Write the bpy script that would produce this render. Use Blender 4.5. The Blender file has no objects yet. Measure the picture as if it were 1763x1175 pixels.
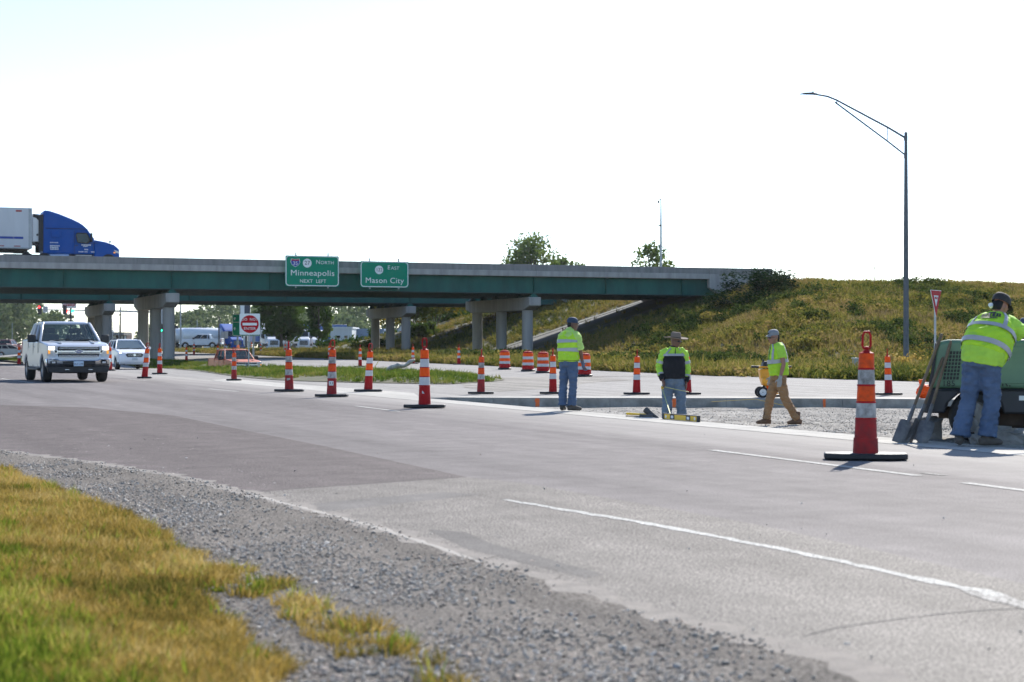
import bpy, bmesh, math, random
import numpy as np
from mathutils import Vector, Matrix, noise as mnoise

scene = bpy.context.scene
col = scene.collection
R = math.radians

# ---------------------------------------------------------------- camera
F_PX, W_PX, HORIZON, EYE = 3000.0, 1763.0, 600.0, 1.12
cam_data = bpy.data.cameras.new('camera')
cam = bpy.data.objects.new('camera', cam_data)
col.objects.link(cam)
cam.location = (0, 0, EYE)
cam.rotation_euler = (R(90) + math.atan(12.5 / F_PX), 0, 0)
cam_data.sensor_width = 36.0
cam_data.lens = 36.0 * F_PX / W_PX
cam_data.clip_start = 0.1
cam_data.clip_end = 9000
cam_data.dof.use_dof = True
cam_data.dof.focus_distance = 34.0
cam_data.dof.aperture_fstop = 3.6
scene.camera = cam

# ---------------------------------------------------------------- sky, sun, exposure
SUN_AZ, SUN_EL = R(21), R(36)          # to the right of straight ahead, above the horizon
world = bpy.data.worlds.new('World')
scene.world = world
world.use_nodes = True
wn, wl = world.node_tree.nodes, world.node_tree.links
sky = wn.new('ShaderNodeTexSky')
sky.sky_type = 'NISHITA'
sky.sun_disc = False
sky.sun_elevation = SUN_EL
sky.sun_rotation = SUN_AZ
sky.air_density = 0.8
sky.dust_density = 0.3
sky.ozone_density = 2.5
wl.new(sky.outputs[0], wn['Background'].inputs['Color'])
wn['Background'].inputs['Strength'].default_value = 0.135
sun_data = bpy.data.lights.new('sun', 'SUN')
sun_data.energy = 4.4
sun_data.angle = R(0.53)
sun_data.color = (1.0, 0.95, 0.87)
sun = bpy.data.objects.new('sun', sun_data)
col.objects.link(sun)
sdir = Vector((math.sin(SUN_AZ) * math.cos(SUN_EL), math.cos(SUN_AZ) * math.cos(SUN_EL), math.sin(SUN_EL)))
sun.rotation_euler = sdir.to_track_quat('Z', 'Y').to_euler()
scene.view_settings.view_transform = 'Standard'
scene.view_settings.look = 'None'
scene.view_settings.exposure = 0.92
scene.view_settings.gamma = 1.0
scene.cycles.max_bounces = 6
scene.cycles.diffuse_bounces = 2
scene.cycles.glossy_bounces = 3
scene.cycles.transparent_max_bounces = 12
scene.cycles.use_denoising = True
scene.cycles.sample_clamp_indirect = 6.0

# ---------------------------------------------------------------- placement helpers
ROAD_A = R(21)                         # the road runs away to the left of straight ahead
UX, UY = -math.sin(ROAD_A), math.cos(ROAD_A)
VX, VY = math.cos(ROAD_A), math.sin(ROAD_A)

def road_xy(u, v):
    return (u * UX + v * VX, u * UY + v * VY)

def to_uv(x, y):
    return (x * UX + y * UY, x * VX + y * VY)

def clamp(t, a=0.0, b=1.0):
    return max(a, min(b, t))

def sstep(t):
    t = clamp(t)
    return t * t * (3 - 2 * t)

def terrain(x, y):
    """height of the finished ground: flat road, median ditch, rising far side, motorway embankment"""
    u, v = to_uv(x, y)
    z = sstep((v - 19) / 7) * 0.006 * clamp(u - 62, 0, 140)
    # ditch in the median
    z -= 0.55 * sstep((v - 17) / 2.0) * sstep((22.0 - v) / 2.0) * sstep((u - 74) / 8) * sstep((122 - u) / 12)
    # embankment with its end slope
    a = (u - 79) / 42.0
    b = (v - 49.5 + 1.2 * math.sin(u * 0.21)) / 19.6
    a = min(a, (188 - u) / 16.0)
    e = min(a, b)
    k = 0.12
    if abs(a - b) < k:
        e -= (k - abs(a - b)) ** 2 / (4 * k)
    if e > 0:
        e = min(e, 1.0) if e < 0.93 else 0.93 + 0.07 * sstep((e - 0.93) / 0.2)
        z += 6.15 * e
        if u < 122 and e < .97:
            z += 0.22 * e * mnoise.noise((x * .13, y * .13, 2.0)) + .12 * mnoise.noise((x * .4, y * .4, 5.0)) * min(1, e * 8)
    return z

def spot(px, py, z=0.0):
    """ground point seen at a place of the photograph, for flat ground of height z"""
    d = F_PX * (EYE - z) / (py - HORIZON)
    return ((px - 881.5) / F_PX * d, d, z)

def at(px, py, d):
    return ((px - 881.5) / F_PX * d, d, EYE + (HORIZON - py) / F_PX * d)

def drop(px, py, d0=4.0, d1=900.0):
    """where the sight line meets the terrain"""
    d = d0
    s = (HORIZON - py) / F_PX
    k = (px - 881.5) / F_PX
    while d < d1:
        if EYE + s * d <= terrain(k * d, d):
            break
        d *= 1.004
    return (k * d, d, terrain(k * d, d))

def inside(x, y, poly):
    c = False
    n = len(poly)
    for i in range(n):
        x1, y1 = poly[i][0], poly[i][1]
        x2, y2 = poly[i - 1][0], poly[i - 1][1]
        if (y1 > y) != (y2 > y) and x < (x2 - x1) * (y - y1) / (y2 - y1) + x1:
            c = not c
    return c

# ---------------------------------------------------------------- materials
def new_mat(name):
    m = bpy.data.materials.new(name)
    m.use_nodes = True
    nt = m.node_tree
    return m, nt, nt.nodes['Principled BSDF'], nt.nodes, nt.links

def mat(name, c, rough=0.6, var=0.15, scale=6.0, bump=0.0, bscale=None, metal=0.0, c2=None, detail=6.0,
        spec=0.5, coat=0.0, trans=0.0, world_space=False, stretch=None, emit=None, estr=0.0):
    m, nt, p, n, l = new_mat(name)
    c2 = c2 or tuple(max(0.0, x * (1 - 2 * var)) for x in c)
    if world_space:
        geo = n.new('ShaderNodeNewGeometry'); src = geo.outputs['Position']
    else:
        tc = n.new('ShaderNodeTexCoord'); src = tc.outputs['Object']
    if stretch:
        mp = n.new('ShaderNodeMapping'); mp.inputs['Scale'].default_value = stretch
        l.new(src, mp.inputs['Vector']); src = mp.outputs['Vector']
    tx = n.new('ShaderNodeTexNoise'); tx.inputs['Scale'].default_value = scale; tx.inputs['Detail'].default_value = detail
    tx.inputs['Roughness'].default_value = 0.62
    l.new(src, tx.inputs['Vector'])
    rp = n.new('ShaderNodeValToRGB')
    rp.color_ramp.elements[0].position = 0.32; rp.color_ramp.elements[1].position = 0.68
    rp.color_ramp.elements[0].color = (*c2, 1); rp.color_ramp.elements[1].color = (*c, 1)
    l.new(tx.outputs['Fac'], rp.inputs['Fac'])
    l.new(rp.outputs['Color'], p.inputs['Base Color'])
    p.inputs['Roughness'].default_value = rough
    p.inputs['Metallic'].default_value = metal
    p.inputs['Specular IOR Level'].default_value = spec
    p.inputs['Coat Weight'].default_value = coat
    p.inputs['Coat Roughness'].default_value = 0.06
    if bump:
        t2 = n.new('ShaderNodeTexNoise'); t2.inputs['Scale'].default_value = bscale or scale * 4; t2.inputs['Detail'].default_value = 5
        l.new(src, t2.inputs['Vector'])
        b = n.new('ShaderNodeBump'); b.inputs['Strength'].default_value = bump; b.inputs['Distance'].default_value = 0.02
        l.new(t2.outputs['Fac'], b.inputs['Height']); l.new(b.outputs['Normal'], p.inputs['Normal'])
    if trans:
        td = n.new('ShaderNodeBsdfTranslucent'); mx = n.new('ShaderNodeMixShader'); mx.inputs[0].default_value = trans
        l.new(rp.outputs['Color'], td.inputs['Color'])
        l.new(p.outputs[0], mx.inputs[1]); l.new(td.outputs[0], mx.inputs[2])
        l.new(mx.outputs[0], n['Material Output'].inputs['Surface'])
    if emit:
        p.inputs['Emission Color'].default_value = (*emit, 1); p.inputs['Emission Strength'].default_value = estr
    return m

def glass_mat(name, tint, opacity):
    m, nt, p, n, l = new_mat(name)
    p.inputs['Base Color'].default_value = (*tint, 1)
    p.inputs['Roughness'].default_value = 0.04
    p.inputs['Specular IOR Level'].default_value = 0.6
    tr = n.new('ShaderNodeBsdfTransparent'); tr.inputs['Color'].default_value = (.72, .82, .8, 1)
    fr = n.new('ShaderNodeFresnel'); fr.inputs['IOR'].default_value = 1.5
    ad = n.new('ShaderNodeMath'); ad.operation = 'ADD'; ad.use_clamp = True; ad.inputs[1].default_value = opacity
    l.new(fr.outputs[0], ad.inputs[0])
    mx = n.new('ShaderNodeMixShader')
    l.new(ad.outputs[0], mx.inputs[0]); l.new(tr.outputs[0], mx.inputs[1]); l.new(p.outputs[0], mx.inputs[2])
    l.new(mx.outputs[0], n['Material Output'].inputs['Surface'])
    return m

def leaf_mat(name, cols, trans=0.35, patch=0.06, patchcols=None, rough=0.55):
    """foliage: tone varies from plant to plant and in soft patches over the ground"""
    m, nt, p, n, l = new_mat(name)
    oi = n.new('ShaderNodeObjectInfo')
    geo = n.new('ShaderNodeNewGeometry')
    at_ = n.new('ShaderNodeAttribute'); at_.attribute_name = 'tone'
    tx = n.new('ShaderNodeTexNoise'); tx.inputs['Scale'].default_value = patch; tx.inputs['Detail'].default_value = 4
    l.new(geo.outputs['Position'], tx.inputs['Vector'])
    a1 = n.new('ShaderNodeMath'); a1.operation = 'MULTIPLY_ADD'; a1.inputs[1].default_value = 0.45; a1.inputs[2].default_value = -.9
    l.new(oi.outputs['Random'], a1.inputs[0])
    a2 = n.new('ShaderNodeMath'); a2.operation = 'MULTIPLY_ADD'; a2.inputs[1].default_value = 1.9
    l.new(tx.outputs['Fac'], a2.inputs[0]); l.new(a1.outputs[0], a2.inputs[2])
    a3 = n.new('ShaderNodeMath'); a3.operation = 'MULTIPLY_ADD'; a3.inputs[1].default_value = 0.5
    l.new(at_.outputs['Fac'], a3.inputs[0]); l.new(a2.outputs[0], a3.inputs[2])
    rp = n.new('ShaderNodeValToRGB')
    els = rp.color_ramp.elements
    els[0].position = 0.1; els[0].color = (*cols[0], 1)
    els[1].position = 0.9; els[1].color = (*cols[-1], 1)
    for i, c in enumerate(cols[1:-1]):
        e = els.new(0.1 + 0.8 * (i + 1) / (len(cols) - 1)); e.color = (*c, 1)
    l.new(a3.outputs[0], rp.inputs['Fac'])
    l.new(rp.outputs['Color'], p.inputs['Base Color'])
    df = n.new('ShaderNodeBsdfDiffuse'); l.new(rp.outputs['Color'], df.inputs['Color'])
    td = n.new('ShaderNodeBsdfTranslucent'); mx = n.new('ShaderNodeMixShader'); mx.inputs[0].default_value = trans
    l.new(rp.outputs['Color'], td.inputs['Color'])
    l.new(df.outputs[0], mx.inputs[1]); l.new(td.outputs[0], mx.inputs[2])
    l.new(mx.outputs[0], n['Material Output'].inputs['Surface'])
    return m

# ---------------------------------------------------------------- mesh helpers
class MB:
    def __init__(self):
        self.v = []; self.f = []
    def add(self, vs, fs):
        o = len(self.v)
        self.v += [tuple(p) for p in vs]
        self.f += [tuple(i + o for i in q) for q in fs]
        return self
    def box(self, c, s, rz=0.0, ry=0.0, rx=0.0, taper=None):
        hx, hy, hz = s[0] / 2, s[1] / 2, s[2] / 2
        tx, ty = taper or (1, 1)
        pts = [(-hx, -hy, -hz), (hx, -hy, -hz), (hx, hy, -hz), (-hx, hy, -hz),
               (-hx * tx, -hy * ty, hz), (hx * tx, -hy * ty, hz), (hx * tx, hy * ty, hz), (-hx * tx, hy * ty, hz)]
        if rz or ry or rx:
            m = Matrix.Rotation(rz, 3, 'Z') @ Matrix.Rotation(ry, 3, 'Y') @ Matrix.Rotation(rx, 3, 'X')
            pts = [m @ Vector(p) for p in pts]
        pts = [(p[0] + c[0], p[1] + c[1], p[2] + c[2]) for p in pts]
        return self.add(pts, [(0, 3, 2, 1), (4, 5, 6, 7), (0, 1, 5, 4), (1, 2, 6, 5), (2, 3, 7, 6), (3, 0, 4, 7)])
    def bar(self, p0, p1, w, h=None, up=(0, 0, 1)):
        h = h or w
        p0, p1 = Vector(p0), Vector(p1)
        t = (p1 - p0).normalized()
        e1 = t.cross(Vector(up))
        if e1.length < 1e-4:
            e1 = t.cross(Vector((1, 0, 0)))
        e1.normalize(); e2 = e1.cross(t)
        vs = []
        for p in (p0, p1):
            for a, b in ((-1, -1), (1, -1), (1, 1), (-1, 1)):
                vs.append(p + e1 * a * w / 2 + e2 * b * h / 2)
        return self.add(vs, [(3, 2, 1, 0), (4, 5, 6, 7), (0, 1, 5, 4), (1, 2, 6, 5), (2, 3, 7, 6), (3, 0, 4, 7)])
    def tube(self, path, radii, n=10, ax=None, cap=True, sq=2.0):
        """path of points with a radius (or (lateral, depth) pair) at each; sq > 2 squares the section"""
        P = [Vector(p) for p in path]
        k = len(P)
        vs = []
        prev = None
        for i in range(k):
            t = (P[min(i + 1, k - 1)] - P[max(i - 1, 0)])
            if t.length < 1e-6:
                t = Vector((0, 0, 1))
            t.normalize()
            if ax is not None:
                e1 = Vector(ax) - Vector(ax).dot(t) * t
            elif prev is None:
                e1 = t.cross(Vector((0, 0, 1)))
                if e1.length < 1e-3:
                    e1 = Vector((1, 0, 0))
            else:
                e1 = prev - prev.dot(t) * t
            if e1.length < 1e-4:
                e1 = t.orthogonal()
            e1.normalize(); prev = e1
            e2 = t.cross(e1)
            r = radii[i] if isinstance(radii, (list, tuple)) else radii
            a, b = r if isinstance(r, (list, tuple)) else (r, r)
            for j in range(n):
                th = 2 * math.pi * j / n
                c, s = math.cos(th), math.sin(th)
                if sq != 2.0:
                    c = math.copysign(abs(c) ** (2 / sq), c); s = math.copysign(abs(s) ** (2 / sq), s)
                vs.append(P[i] + e1 * a * c + e2 * b * s)
        fs = []
        for i in range(k - 1):
            for j in range(n):
                j2 = (j + 1) % n
                fs.append((i * n + j, i * n + j2, (i + 1) * n + j2, (i + 1) * n + j))
        if cap:
            fs.append(tuple(range(n - 1, -1, -1))); fs.append(tuple((k - 1) * n + j for j in range(n)))
        return self.add(vs, fs)
    def cyl(self, p0, p1, r, r1=None, n=12):
        return self.tube([p0, p1], [r, r if r1 is None else r1], n)
    def lathe(self, prof, n=20, c=(0, 0, 0), axis='Z', cap=False):
        vs = []
        for r, h in prof:
            for j in range(n):
                th = 2 * math.pi * j / n
                a, b = r * math.cos(th), r * math.sin(th)
                if axis == 'Z': p = (a, b, h)
                elif axis == 'Y': p = (a, h, b)
                else: p = (h, a, b)
                vs.append((p[0] + c[0], p[1] + c[1], p[2] + c[2]))
        k = len(prof); fs = []
        for i in range(k - 1):
            for j in range(n):
                j2 = (j + 1) % n
                fs.append((i * n + j, i * n + j2, (i + 1) * n + j2, (i + 1) * n + j))
        if cap:
            fs.append(tuple(range(n - 1, -1, -1))); fs.append(tuple((k - 1) * n + j for j in range(n)))
        return self.add(vs, fs)
    def ball(self, c, r, n=12, m=8):
        rx, ry, rz = r if isinstance(r, (list, tuple)) else (r, r, r)
        prof = [(math.sin(math.pi * i / m), -math.cos(math.pi * i / m)) for i in range(m + 1)]
        vs = []
        for s, h in prof:
            for j in range(n):
                th = 2 * math.pi * j / n
                vs.append((c[0] + rx * max(s, .001) * math.cos(th), c[1] + ry * max(s, .001) * math.sin(th), c[2] + rz * h))
        fs = []
        for i in range(m):
            for j in range(n):
                j2 = (j + 1) % n
                fs.append((i * n + j, i * n + j2, (i + 1) * n + j2, (i + 1) * n + j))
        return self.add(vs, fs)
    def prism(self, poly, lo, hi, axis='Y', top=1.0):
        """extrude a polygon of (a, b) pairs along an axis: Y -> (x, z), X -> (y, z), Z -> (x, y)"""
        n = len(poly); vs = []
        for h in (lo, hi):
            for a, b in poly:
                vs.append((a, h, b) if axis == 'Y' else (h, a, b) if axis == 'X' else (a, b, h))
        fs = [tuple(range(n)), tuple(range(2 * n - 1, n - 1, -1))]
        for i in range(n):
            j = (i + 1) % n
            fs.append((j, i, n + i, n + j))
        return self.add(vs, fs)
    def quad(self, a, b, c, d):
        return self.add([a, b, c, d], [(0, 1, 2, 3)])
    def move(self, fn):
        self.v = [fn(p) for p in self.v]; return self
    def mesh(self, name, fix=True):
        me = bpy.data.meshes.new(name)
        me.from_pydata([tuple(p) for p in self.v], [], self.f)
        if fix:
            bm = bmesh.new(); bm.from_mesh(me)
            bmesh.ops.recalc_face_normals(bm, faces=bm.faces)
            bm.to_mesh(me); bm.free()
        me.update()
        return me
    def build(self, name, material, parent=None, bev=0.0, seg=2, smooth=None, fix=True):
        me = self.mesh(name, fix)
        me.materials.append(material)
        o = bpy.data.objects.new(name, me)
        col.objects.link(o)
        if parent: o.parent = parent
        if bev:
            b = o.modifiers.new('edge', 'BEVEL'); b.width = bev; b.segments = seg; b.limit_method = 'ANGLE'; b.angle_limit = R(38)
            b.use_clamp_overlap = True
        if smooth is None: smooth = R(38)
        if smooth:
            me.polygons.foreach_set('use_smooth', [True] * len(me.polygons))
            me.set_sharp_from_angle(angle=smooth if not bev else R(50))
        return o

def tag(o, label, cat=None, group=None, kind=None):
    if label: o['label'] = label
    if cat: o['category'] = cat
    if group: o['group'] = group
    if kind: o['kind'] = kind
    return o

def empty(name, loc, rz=0.0, label=None, cat=None, group=None):
    o = bpy.data.objects.new(name, None)
    col.objects.link(o)
    o.location = loc; o.rotation_euler = (0, 0, rz)
    o.empty_display_size = 0.2
    if label: tag(o, label, cat, group)
    return o

def children(o):
    return KIDS.get(o.name, [])
KIDS = {}

def copy_tree(o, parent=None, swap=None):
    c = o.copy(); col.objects.link(c); c.parent = parent
    if swap and c.type == 'MESH' and c.material_slots and c.material_slots[0].material in swap:
        c.material_slots[0].link = 'OBJECT'
        c.material_slots[0].material = swap[o.material_slots[0].material]
    for ch in list(o.children):
        copy_tree(ch, c, swap)
    return c

def text_part(s, size, material, parent, loc, rot, name='lettering', align='CENTER', width=1.0, depth=0.004, bold=0.0):
    cu = bpy.data.curves.new('lettering', 'FONT')
    cu.body = s; cu.size = size; cu.align_x = align; cu.align_y = 'CENTER'; cu.extrude = depth; cu.space_character = 1.05
    cu.offset = bold; cu.resolution_u = 3
    t = bpy.data.objects.new('tmp', cu); col.objects.link(t)
    me = bpy.data.meshes.new_from_object(t.evaluated_get(bpy.context.evaluated_depsgraph_get()))
    bpy.data.objects.remove(t); bpy.data.curves.remove(cu)
    me.materials.clear(); me.materials.append(material)
    o = bpy.data.objects.new(name, me); col.objects.link(o)
    o.parent = parent; o.location = loc; o.rotation_euler = rot; o.scale = (width, 1, 1)
    return o

def blob(mb, name, material, parent, voxel=0.012, smooth=3, wrinkle=0.0, wsize=0.12):
    """fuse overlapping closed shapes into one continuous skin"""
    me = mb.mesh('tmp')
    t = bpy.data.objects.new('tmp', me); col.objects.link(t)
    r = t.modifiers.new('r', 'REMESH'); r.mode = 'VOXEL'; r.voxel_size = voxel
    if smooth:
        s = t.modifiers.new('s', 'SMOOTH'); s.factor = 0.5; s.iterations = smooth
    out = bpy.data.meshes.new_from_object(t.evaluated_get(bpy.context.evaluated_depsgraph_get()))
    bpy.data.objects.remove(t); bpy.data.meshes.remove(me)
    out.name = name
    if wrinkle:
        nv = len(out.vertices)
        co = np.empty(nv * 3); out.vertices.foreach_get('co', co); co = co.reshape(-1, 3)
        no = np.empty(nv * 3); out.vertex_normals.foreach_get('vector', no); no = no.reshape(-1, 3)
        k = np.array([mnoise.noise((p[0] / wsize, p[1] / wsize, p[2] / (wsize * .55))) + .5 * mnoise.noise((p[0] / wsize * 2.2, p[1] / wsize * 2.2 + 7, p[2] / wsize * 3.4)) for p in co])
        co = co + no * (k * wrinkle)[:, None]
        out.vertices.foreach_set('co', co.reshape(-1))
    out.materials.clear(); out.materials.append(material)
    out.polygons.foreach_set('use_smooth', [True] * len(out.polygons))
    out.update()
    o = bpy.data.objects.new(name, out); col.objects.link(o); o.parent = parent
    return o

# scatter: points carry instances of small prototype meshes
def proto_collection(name, meshes):
    c = bpy.data.collections.new(name)
    for i, me in enumerate(meshes):
        o = bpy.data.objects.new(name + '_piece', me); c.objects.link(o)
    return c

def scatter(name, pts, protos, smin, smax, tilt=0.25, seed=0, label=None, cat=None, spin=True):
    me = bpy.data.meshes.new(name)
    me.from_pydata([tuple(p) for p in pts], [], [])
    o = bpy.data.objects.new(name, me); col.objects.link(o)
    ng = bpy.data.node_groups.new(name + '_nodes', 'GeometryNodeTree')
    ng.interface.new_socket('Geometry', in_out='INPUT', socket_type='NodeSocketGeometry')
    ng.interface.new_socket('Geometry', in_out='OUTPUT', socket_type='NodeSocketGeometry')
    n, l = ng.nodes, ng.links
    gi = n.new('NodeGroupInput'); go = n.new('NodeGroupOutput')
    m2p = n.new('GeometryNodeMeshToPoints')
    ci = n.new('GeometryNodeCollectionInfo'); ci.inputs['Collection'].default_value = protos
    ci.inputs['Separate Children'].default_value = True; ci.inputs['Reset Children'].default_value = True
    io = n.new('GeometryNodeInstanceOnPoints'); io.inputs['Pick Instance'].default_value = True
    rs = n.new('FunctionNodeRandomValue'); rs.data_type = 'FLOAT'
    rs.inputs['Min'].default_value = None or smin if False else 0.0
    for sck in rs.inputs:
        if sck.type == 'VALUE' and sck.name == 'Min': sck.default_value = smin
        if sck.type == 'VALUE' and sck.name == 'Max': sck.default_value = smax
        if sck.name == 'Seed': sck.default_value = seed
    rr = n.new('FunctionNodeRandomValue'); rr.data_type = 'FLOAT_VECTOR'
    for sck in rr.inputs:
        if sck.type == 'VECTOR' and sck.name == 'Min': sck.default_value = (-tilt, -tilt, 0)
        if sck.type == 'VECTOR' and sck.name == 'Max': sck.default_value = (tilt, tilt, 6.283)
        if sck.name == 'Seed': sck.default_value = seed + 7
    ri = n.new('FunctionNodeRandomValue'); ri.data_type = 'INT'
    for sck in ri.inputs:
        if sck.type == 'INT' and sck.name == 'Min': sck.default_value = 0
        if sck.type == 'INT' and sck.name == 'Max': sck.default_value = max(0, len(protos.objects) - 1)
        if sck.name == 'Seed': sck.default_value = seed + 13
    l.new(gi.outputs[0], m2p.inputs['Mesh'])
    l.new(m2p.outputs[0], io.inputs['Points'])
    l.new(ci.outputs[0], io.inputs['Instance'])
    fo = [s for s in rs.outputs if s.type == 'VALUE'][0]; vo = [s for s in rr.outputs if s.type == 'VECTOR'][0]; no = [s for s in ri.outputs if s.type == 'INT'][0]
    l.new(fo, io.inputs['Scale']); l.new(vo, io.inputs['Rotation']); l.new(no, io.inputs['Instance Index'])
    l.new(io.outputs[0], go.inputs[0])
    md = o.modifiers.new('scatter', 'NODES'); md.node_group = ng
    tag(o, label, cat, kind='stuff')
    return o

def blade_tuft(nb, h, spread, w, rnd, material, lean=0.5, name='tuft'):
    vs, fs, tone = [], [], []
    for i in range(nb):
        a = rnd.uniform(0, 6.283); r = spread * math.sqrt(rnd.random())
        bx, by = r * math.cos(a), r * math.sin(a)
        la = a + rnd.uniform(-1.2, 1.2); L = lean * rnd.uniform(.2, 1.2) * h; hh = h * rnd.uniform(.5, 1.1)
        wa = rnd.uniform(0, 6.283); wx, wy = w * math.cos(wa) / 2, w * math.sin(wa) / 2
        o = len(vs)
        lx, ly = L * math.cos(la), L * math.sin(la)
        vs += [(bx - wx, by - wy, -.02), (bx + wx, by + wy, -.02),
               (bx + lx * .35 - wx * .8, by + ly * .35 - wy * .8, hh * .6), (bx + lx * .35 + wx * .8, by + ly * .35 + wy * .8, hh * .6),
               (bx + lx, by + ly, hh)]
        fs += [(o, o + 1, o + 3, o + 2), (o + 2, o + 3, o + 4)]
        tone += [rnd.random()] * 5
    me = bpy.data.meshes.new(name); me.from_pydata(vs, [], fs)
    at_ = me.attributes.new('tone', 'FLOAT', 'POINT'); at_.data.foreach_set('value', tone)
    me.materials.append(material); me.update()
    return me

def leaf_mesh(name, centers, size, rnd, material, flat=0.0, tones=None, up=0.4):
    """leaf-sized faces at the given places"""
    C = np.asarray(centers, dtype=float); n = len(C)
    rs = np.random.RandomState(rnd.randint(0, 99999))
    a = rs.normal(size=(n, 3)); a /= np.linalg.norm(a, axis=1)[:, None] + 1e-9
    b = rs.normal(size=(n, 3)); b -= a * np.sum(a * b, axis=1)[:, None]; b /= np.linalg.norm(b, axis=1)[:, None] + 1e-9
    a[:, 2] *= (1 - flat); b[:, 2] *= (1 - flat)
    s = size * rs.uniform(.55, 1.25, size=(n, 1))
    a *= s; b *= s * .62
    V = np.empty((n, 4, 3)); V[:, 0] = C - a; V[:, 1] = C + b * .9 - a * .1; V[:, 2] = C + a; V[:, 3] = C - b * .9 + a * .1
    me = bpy.data.meshes.new(name)
    me.vertices.add(n * 4); me.vertices.foreach_set('co', V.reshape(-1))
    me.loops.add(n * 4); me.loops.foreach_set('vertex_index', np.arange(n * 4))
    me.polygons.add(n); me.polygons.foreach_set('loop_start', np.arange(0, n * 4, 4)); me.polygons.foreach_set('loop_total', np.full(n, 4))
    at_ = me.attributes.new('tone', 'FLOAT', 'POINT')
    tn = rs.uniform(0, 1, size=n) if tones is None else np.asarray(tones)
    at_.data.foreach_set('value', np.repeat(tn, 4))
    me.materials.append(material); me.update(calc_edges=True)
    return me

# ================================================================ ground materials
def asphalt(name, base, speck=0.5, rough=0.6, dust=None, dust_v=(9.5, 12.0), streak=0.25, bump=0.35, sscale=90.0, gloss=.035):
    m, nt, p, n, l = new_mat(name)
    geo = n.new('ShaderNodeNewGeometry')
    mp = n.new('ShaderNodeMapping'); mp.inputs['Rotation'].default_value = (0, 0, -ROAD_A)
    l.new(geo.outputs['Position'], mp.inputs['Vector'])
    uvv = mp.outputs['Vector']
    def nz(scale, det=4, vec=None, rgh=.6):
        t = n.new('ShaderNodeTexNoise'); t.inputs['Scale'].default_value = scale; t.inputs['Detail'].default_value = det
        t.inputs['Roughness'].default_value = rgh
        l.new(vec or uvv, t.inputs['Vector']); return t.outputs['Fac']
    st = n.new('ShaderNodeMapping'); st.inputs['Scale'].default_value = (1.3, 0.07, 1)
    l.new(uvv, st.inputs['Vector'])
    fine = nz(sscale, 3, rgh=.8); mid = nz(2.3, 6); long_ = nz(1.0, 5, st.outputs['Vector'])
    vor = n.new('ShaderNodeTexVoronoi'); vor.inputs['Scale'].default_value = 95; l.new(uvv, vor.inputs['Vector'])
    def ramp(fac, a, b, pa, pb):
        r = n.new('ShaderNodeValToRGB'); e = r.color_ramp.elements
        e[0].position, e[1].position = pa, pb; e[0].color = (a, a, a, 1); e[1].color = (b, b, b, 1)
        l.new(fac, r.inputs['Fac']); return r.outputs['Color']
    def mix(kind, fac, a, b):
        x = n.new('ShaderNodeMix'); x.data_type = 'RGBA'; x.blend_type = kind
        if isinstance(fac, float): x.inputs[0].default_value = fac
        else: l.new(fac, x.inputs[0])
        for s, val in ((x.inputs[6], a), (x.inputs[7], b)):
            if isinstance(val, tuple): s.default_value = (*val, 1)
            else: l.new(val, s)
        return x.outputs[2]
    c = mix('MULTIPLY', 1.0, base, ramp(fine, 1 - speck * .8, 1 + speck * .8, .40, .60))
    c = mix('MULTIPLY', 1.0, c, ramp(vor.outputs['Distance'], 1.12, .9, .1, .6))
    c = mix('MULTIPLY', 1.0, c, ramp(mid, .88, 1.1, .35, .65))
    c = mix('MULTIPLY', 1.0, c, ramp(long_, 1 - streak, 1 + streak * .7, .35, .65))
    if dust:
        sx = n.new('ShaderNodeSeparateXYZ'); l.new(uvv, sx.inputs[0])
        mr = n.new('ShaderNodeMapRange'); mr.inputs[1].default_value, mr.inputs[2].default_value = dust_v
        ad = n.new('ShaderNodeMath'); ad.operation = 'MULTIPLY_ADD'; ad.inputs[1].default_value = 2.4
        l.new(long_, ad.inputs[0]); l.new(sx.outputs[0], ad.inputs[2])
        sb = n.new('ShaderNodeMath'); sb.operation = 'SUBTRACT'; sb.inputs[1].default_value = 1.2
        l.new(ad.outputs[0], sb.inputs[0]); l.new(sb.outputs[0], mr.inputs[0])
        mm = n.new('ShaderNodeMath'); mm.operation = 'MULTIPLY'; mm.inputs[1].default_value = .85; l.new(mr.outputs[0], mm.inputs[0])
        c = mix('MIX', mm.outputs[0], c, dust)
    l.new(c, p.inputs['Base Color'])
    df = n.new('ShaderNodeBsdfDiffuse'); l.new(c, df.inputs['Color'])
    gl = n.new('ShaderNodeBsdfGlossy'); gl.inputs['Roughness'].default_value = rough
    mxs = n.new('ShaderNodeMixShader'); mxs.inputs[0].default_value = gloss
    l.new(df.outputs[0], mxs.inputs[1]); l.new(gl.outputs[0], mxs.inputs[2]); l.new(mxs.outputs[0], n['Material Output'].inputs['Surface'])
    b = n.new('ShaderNodeBump'); b.inputs['Strength'].default_value = bump; b.inputs['Distance'].default_value = 0.012
    l.new(fine, b.inputs['Height']); l.new(b.outputs['Normal'], df.inputs['Normal']); l.new(b.outputs['Normal'], gl.inputs['Normal'])
    return m

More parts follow.
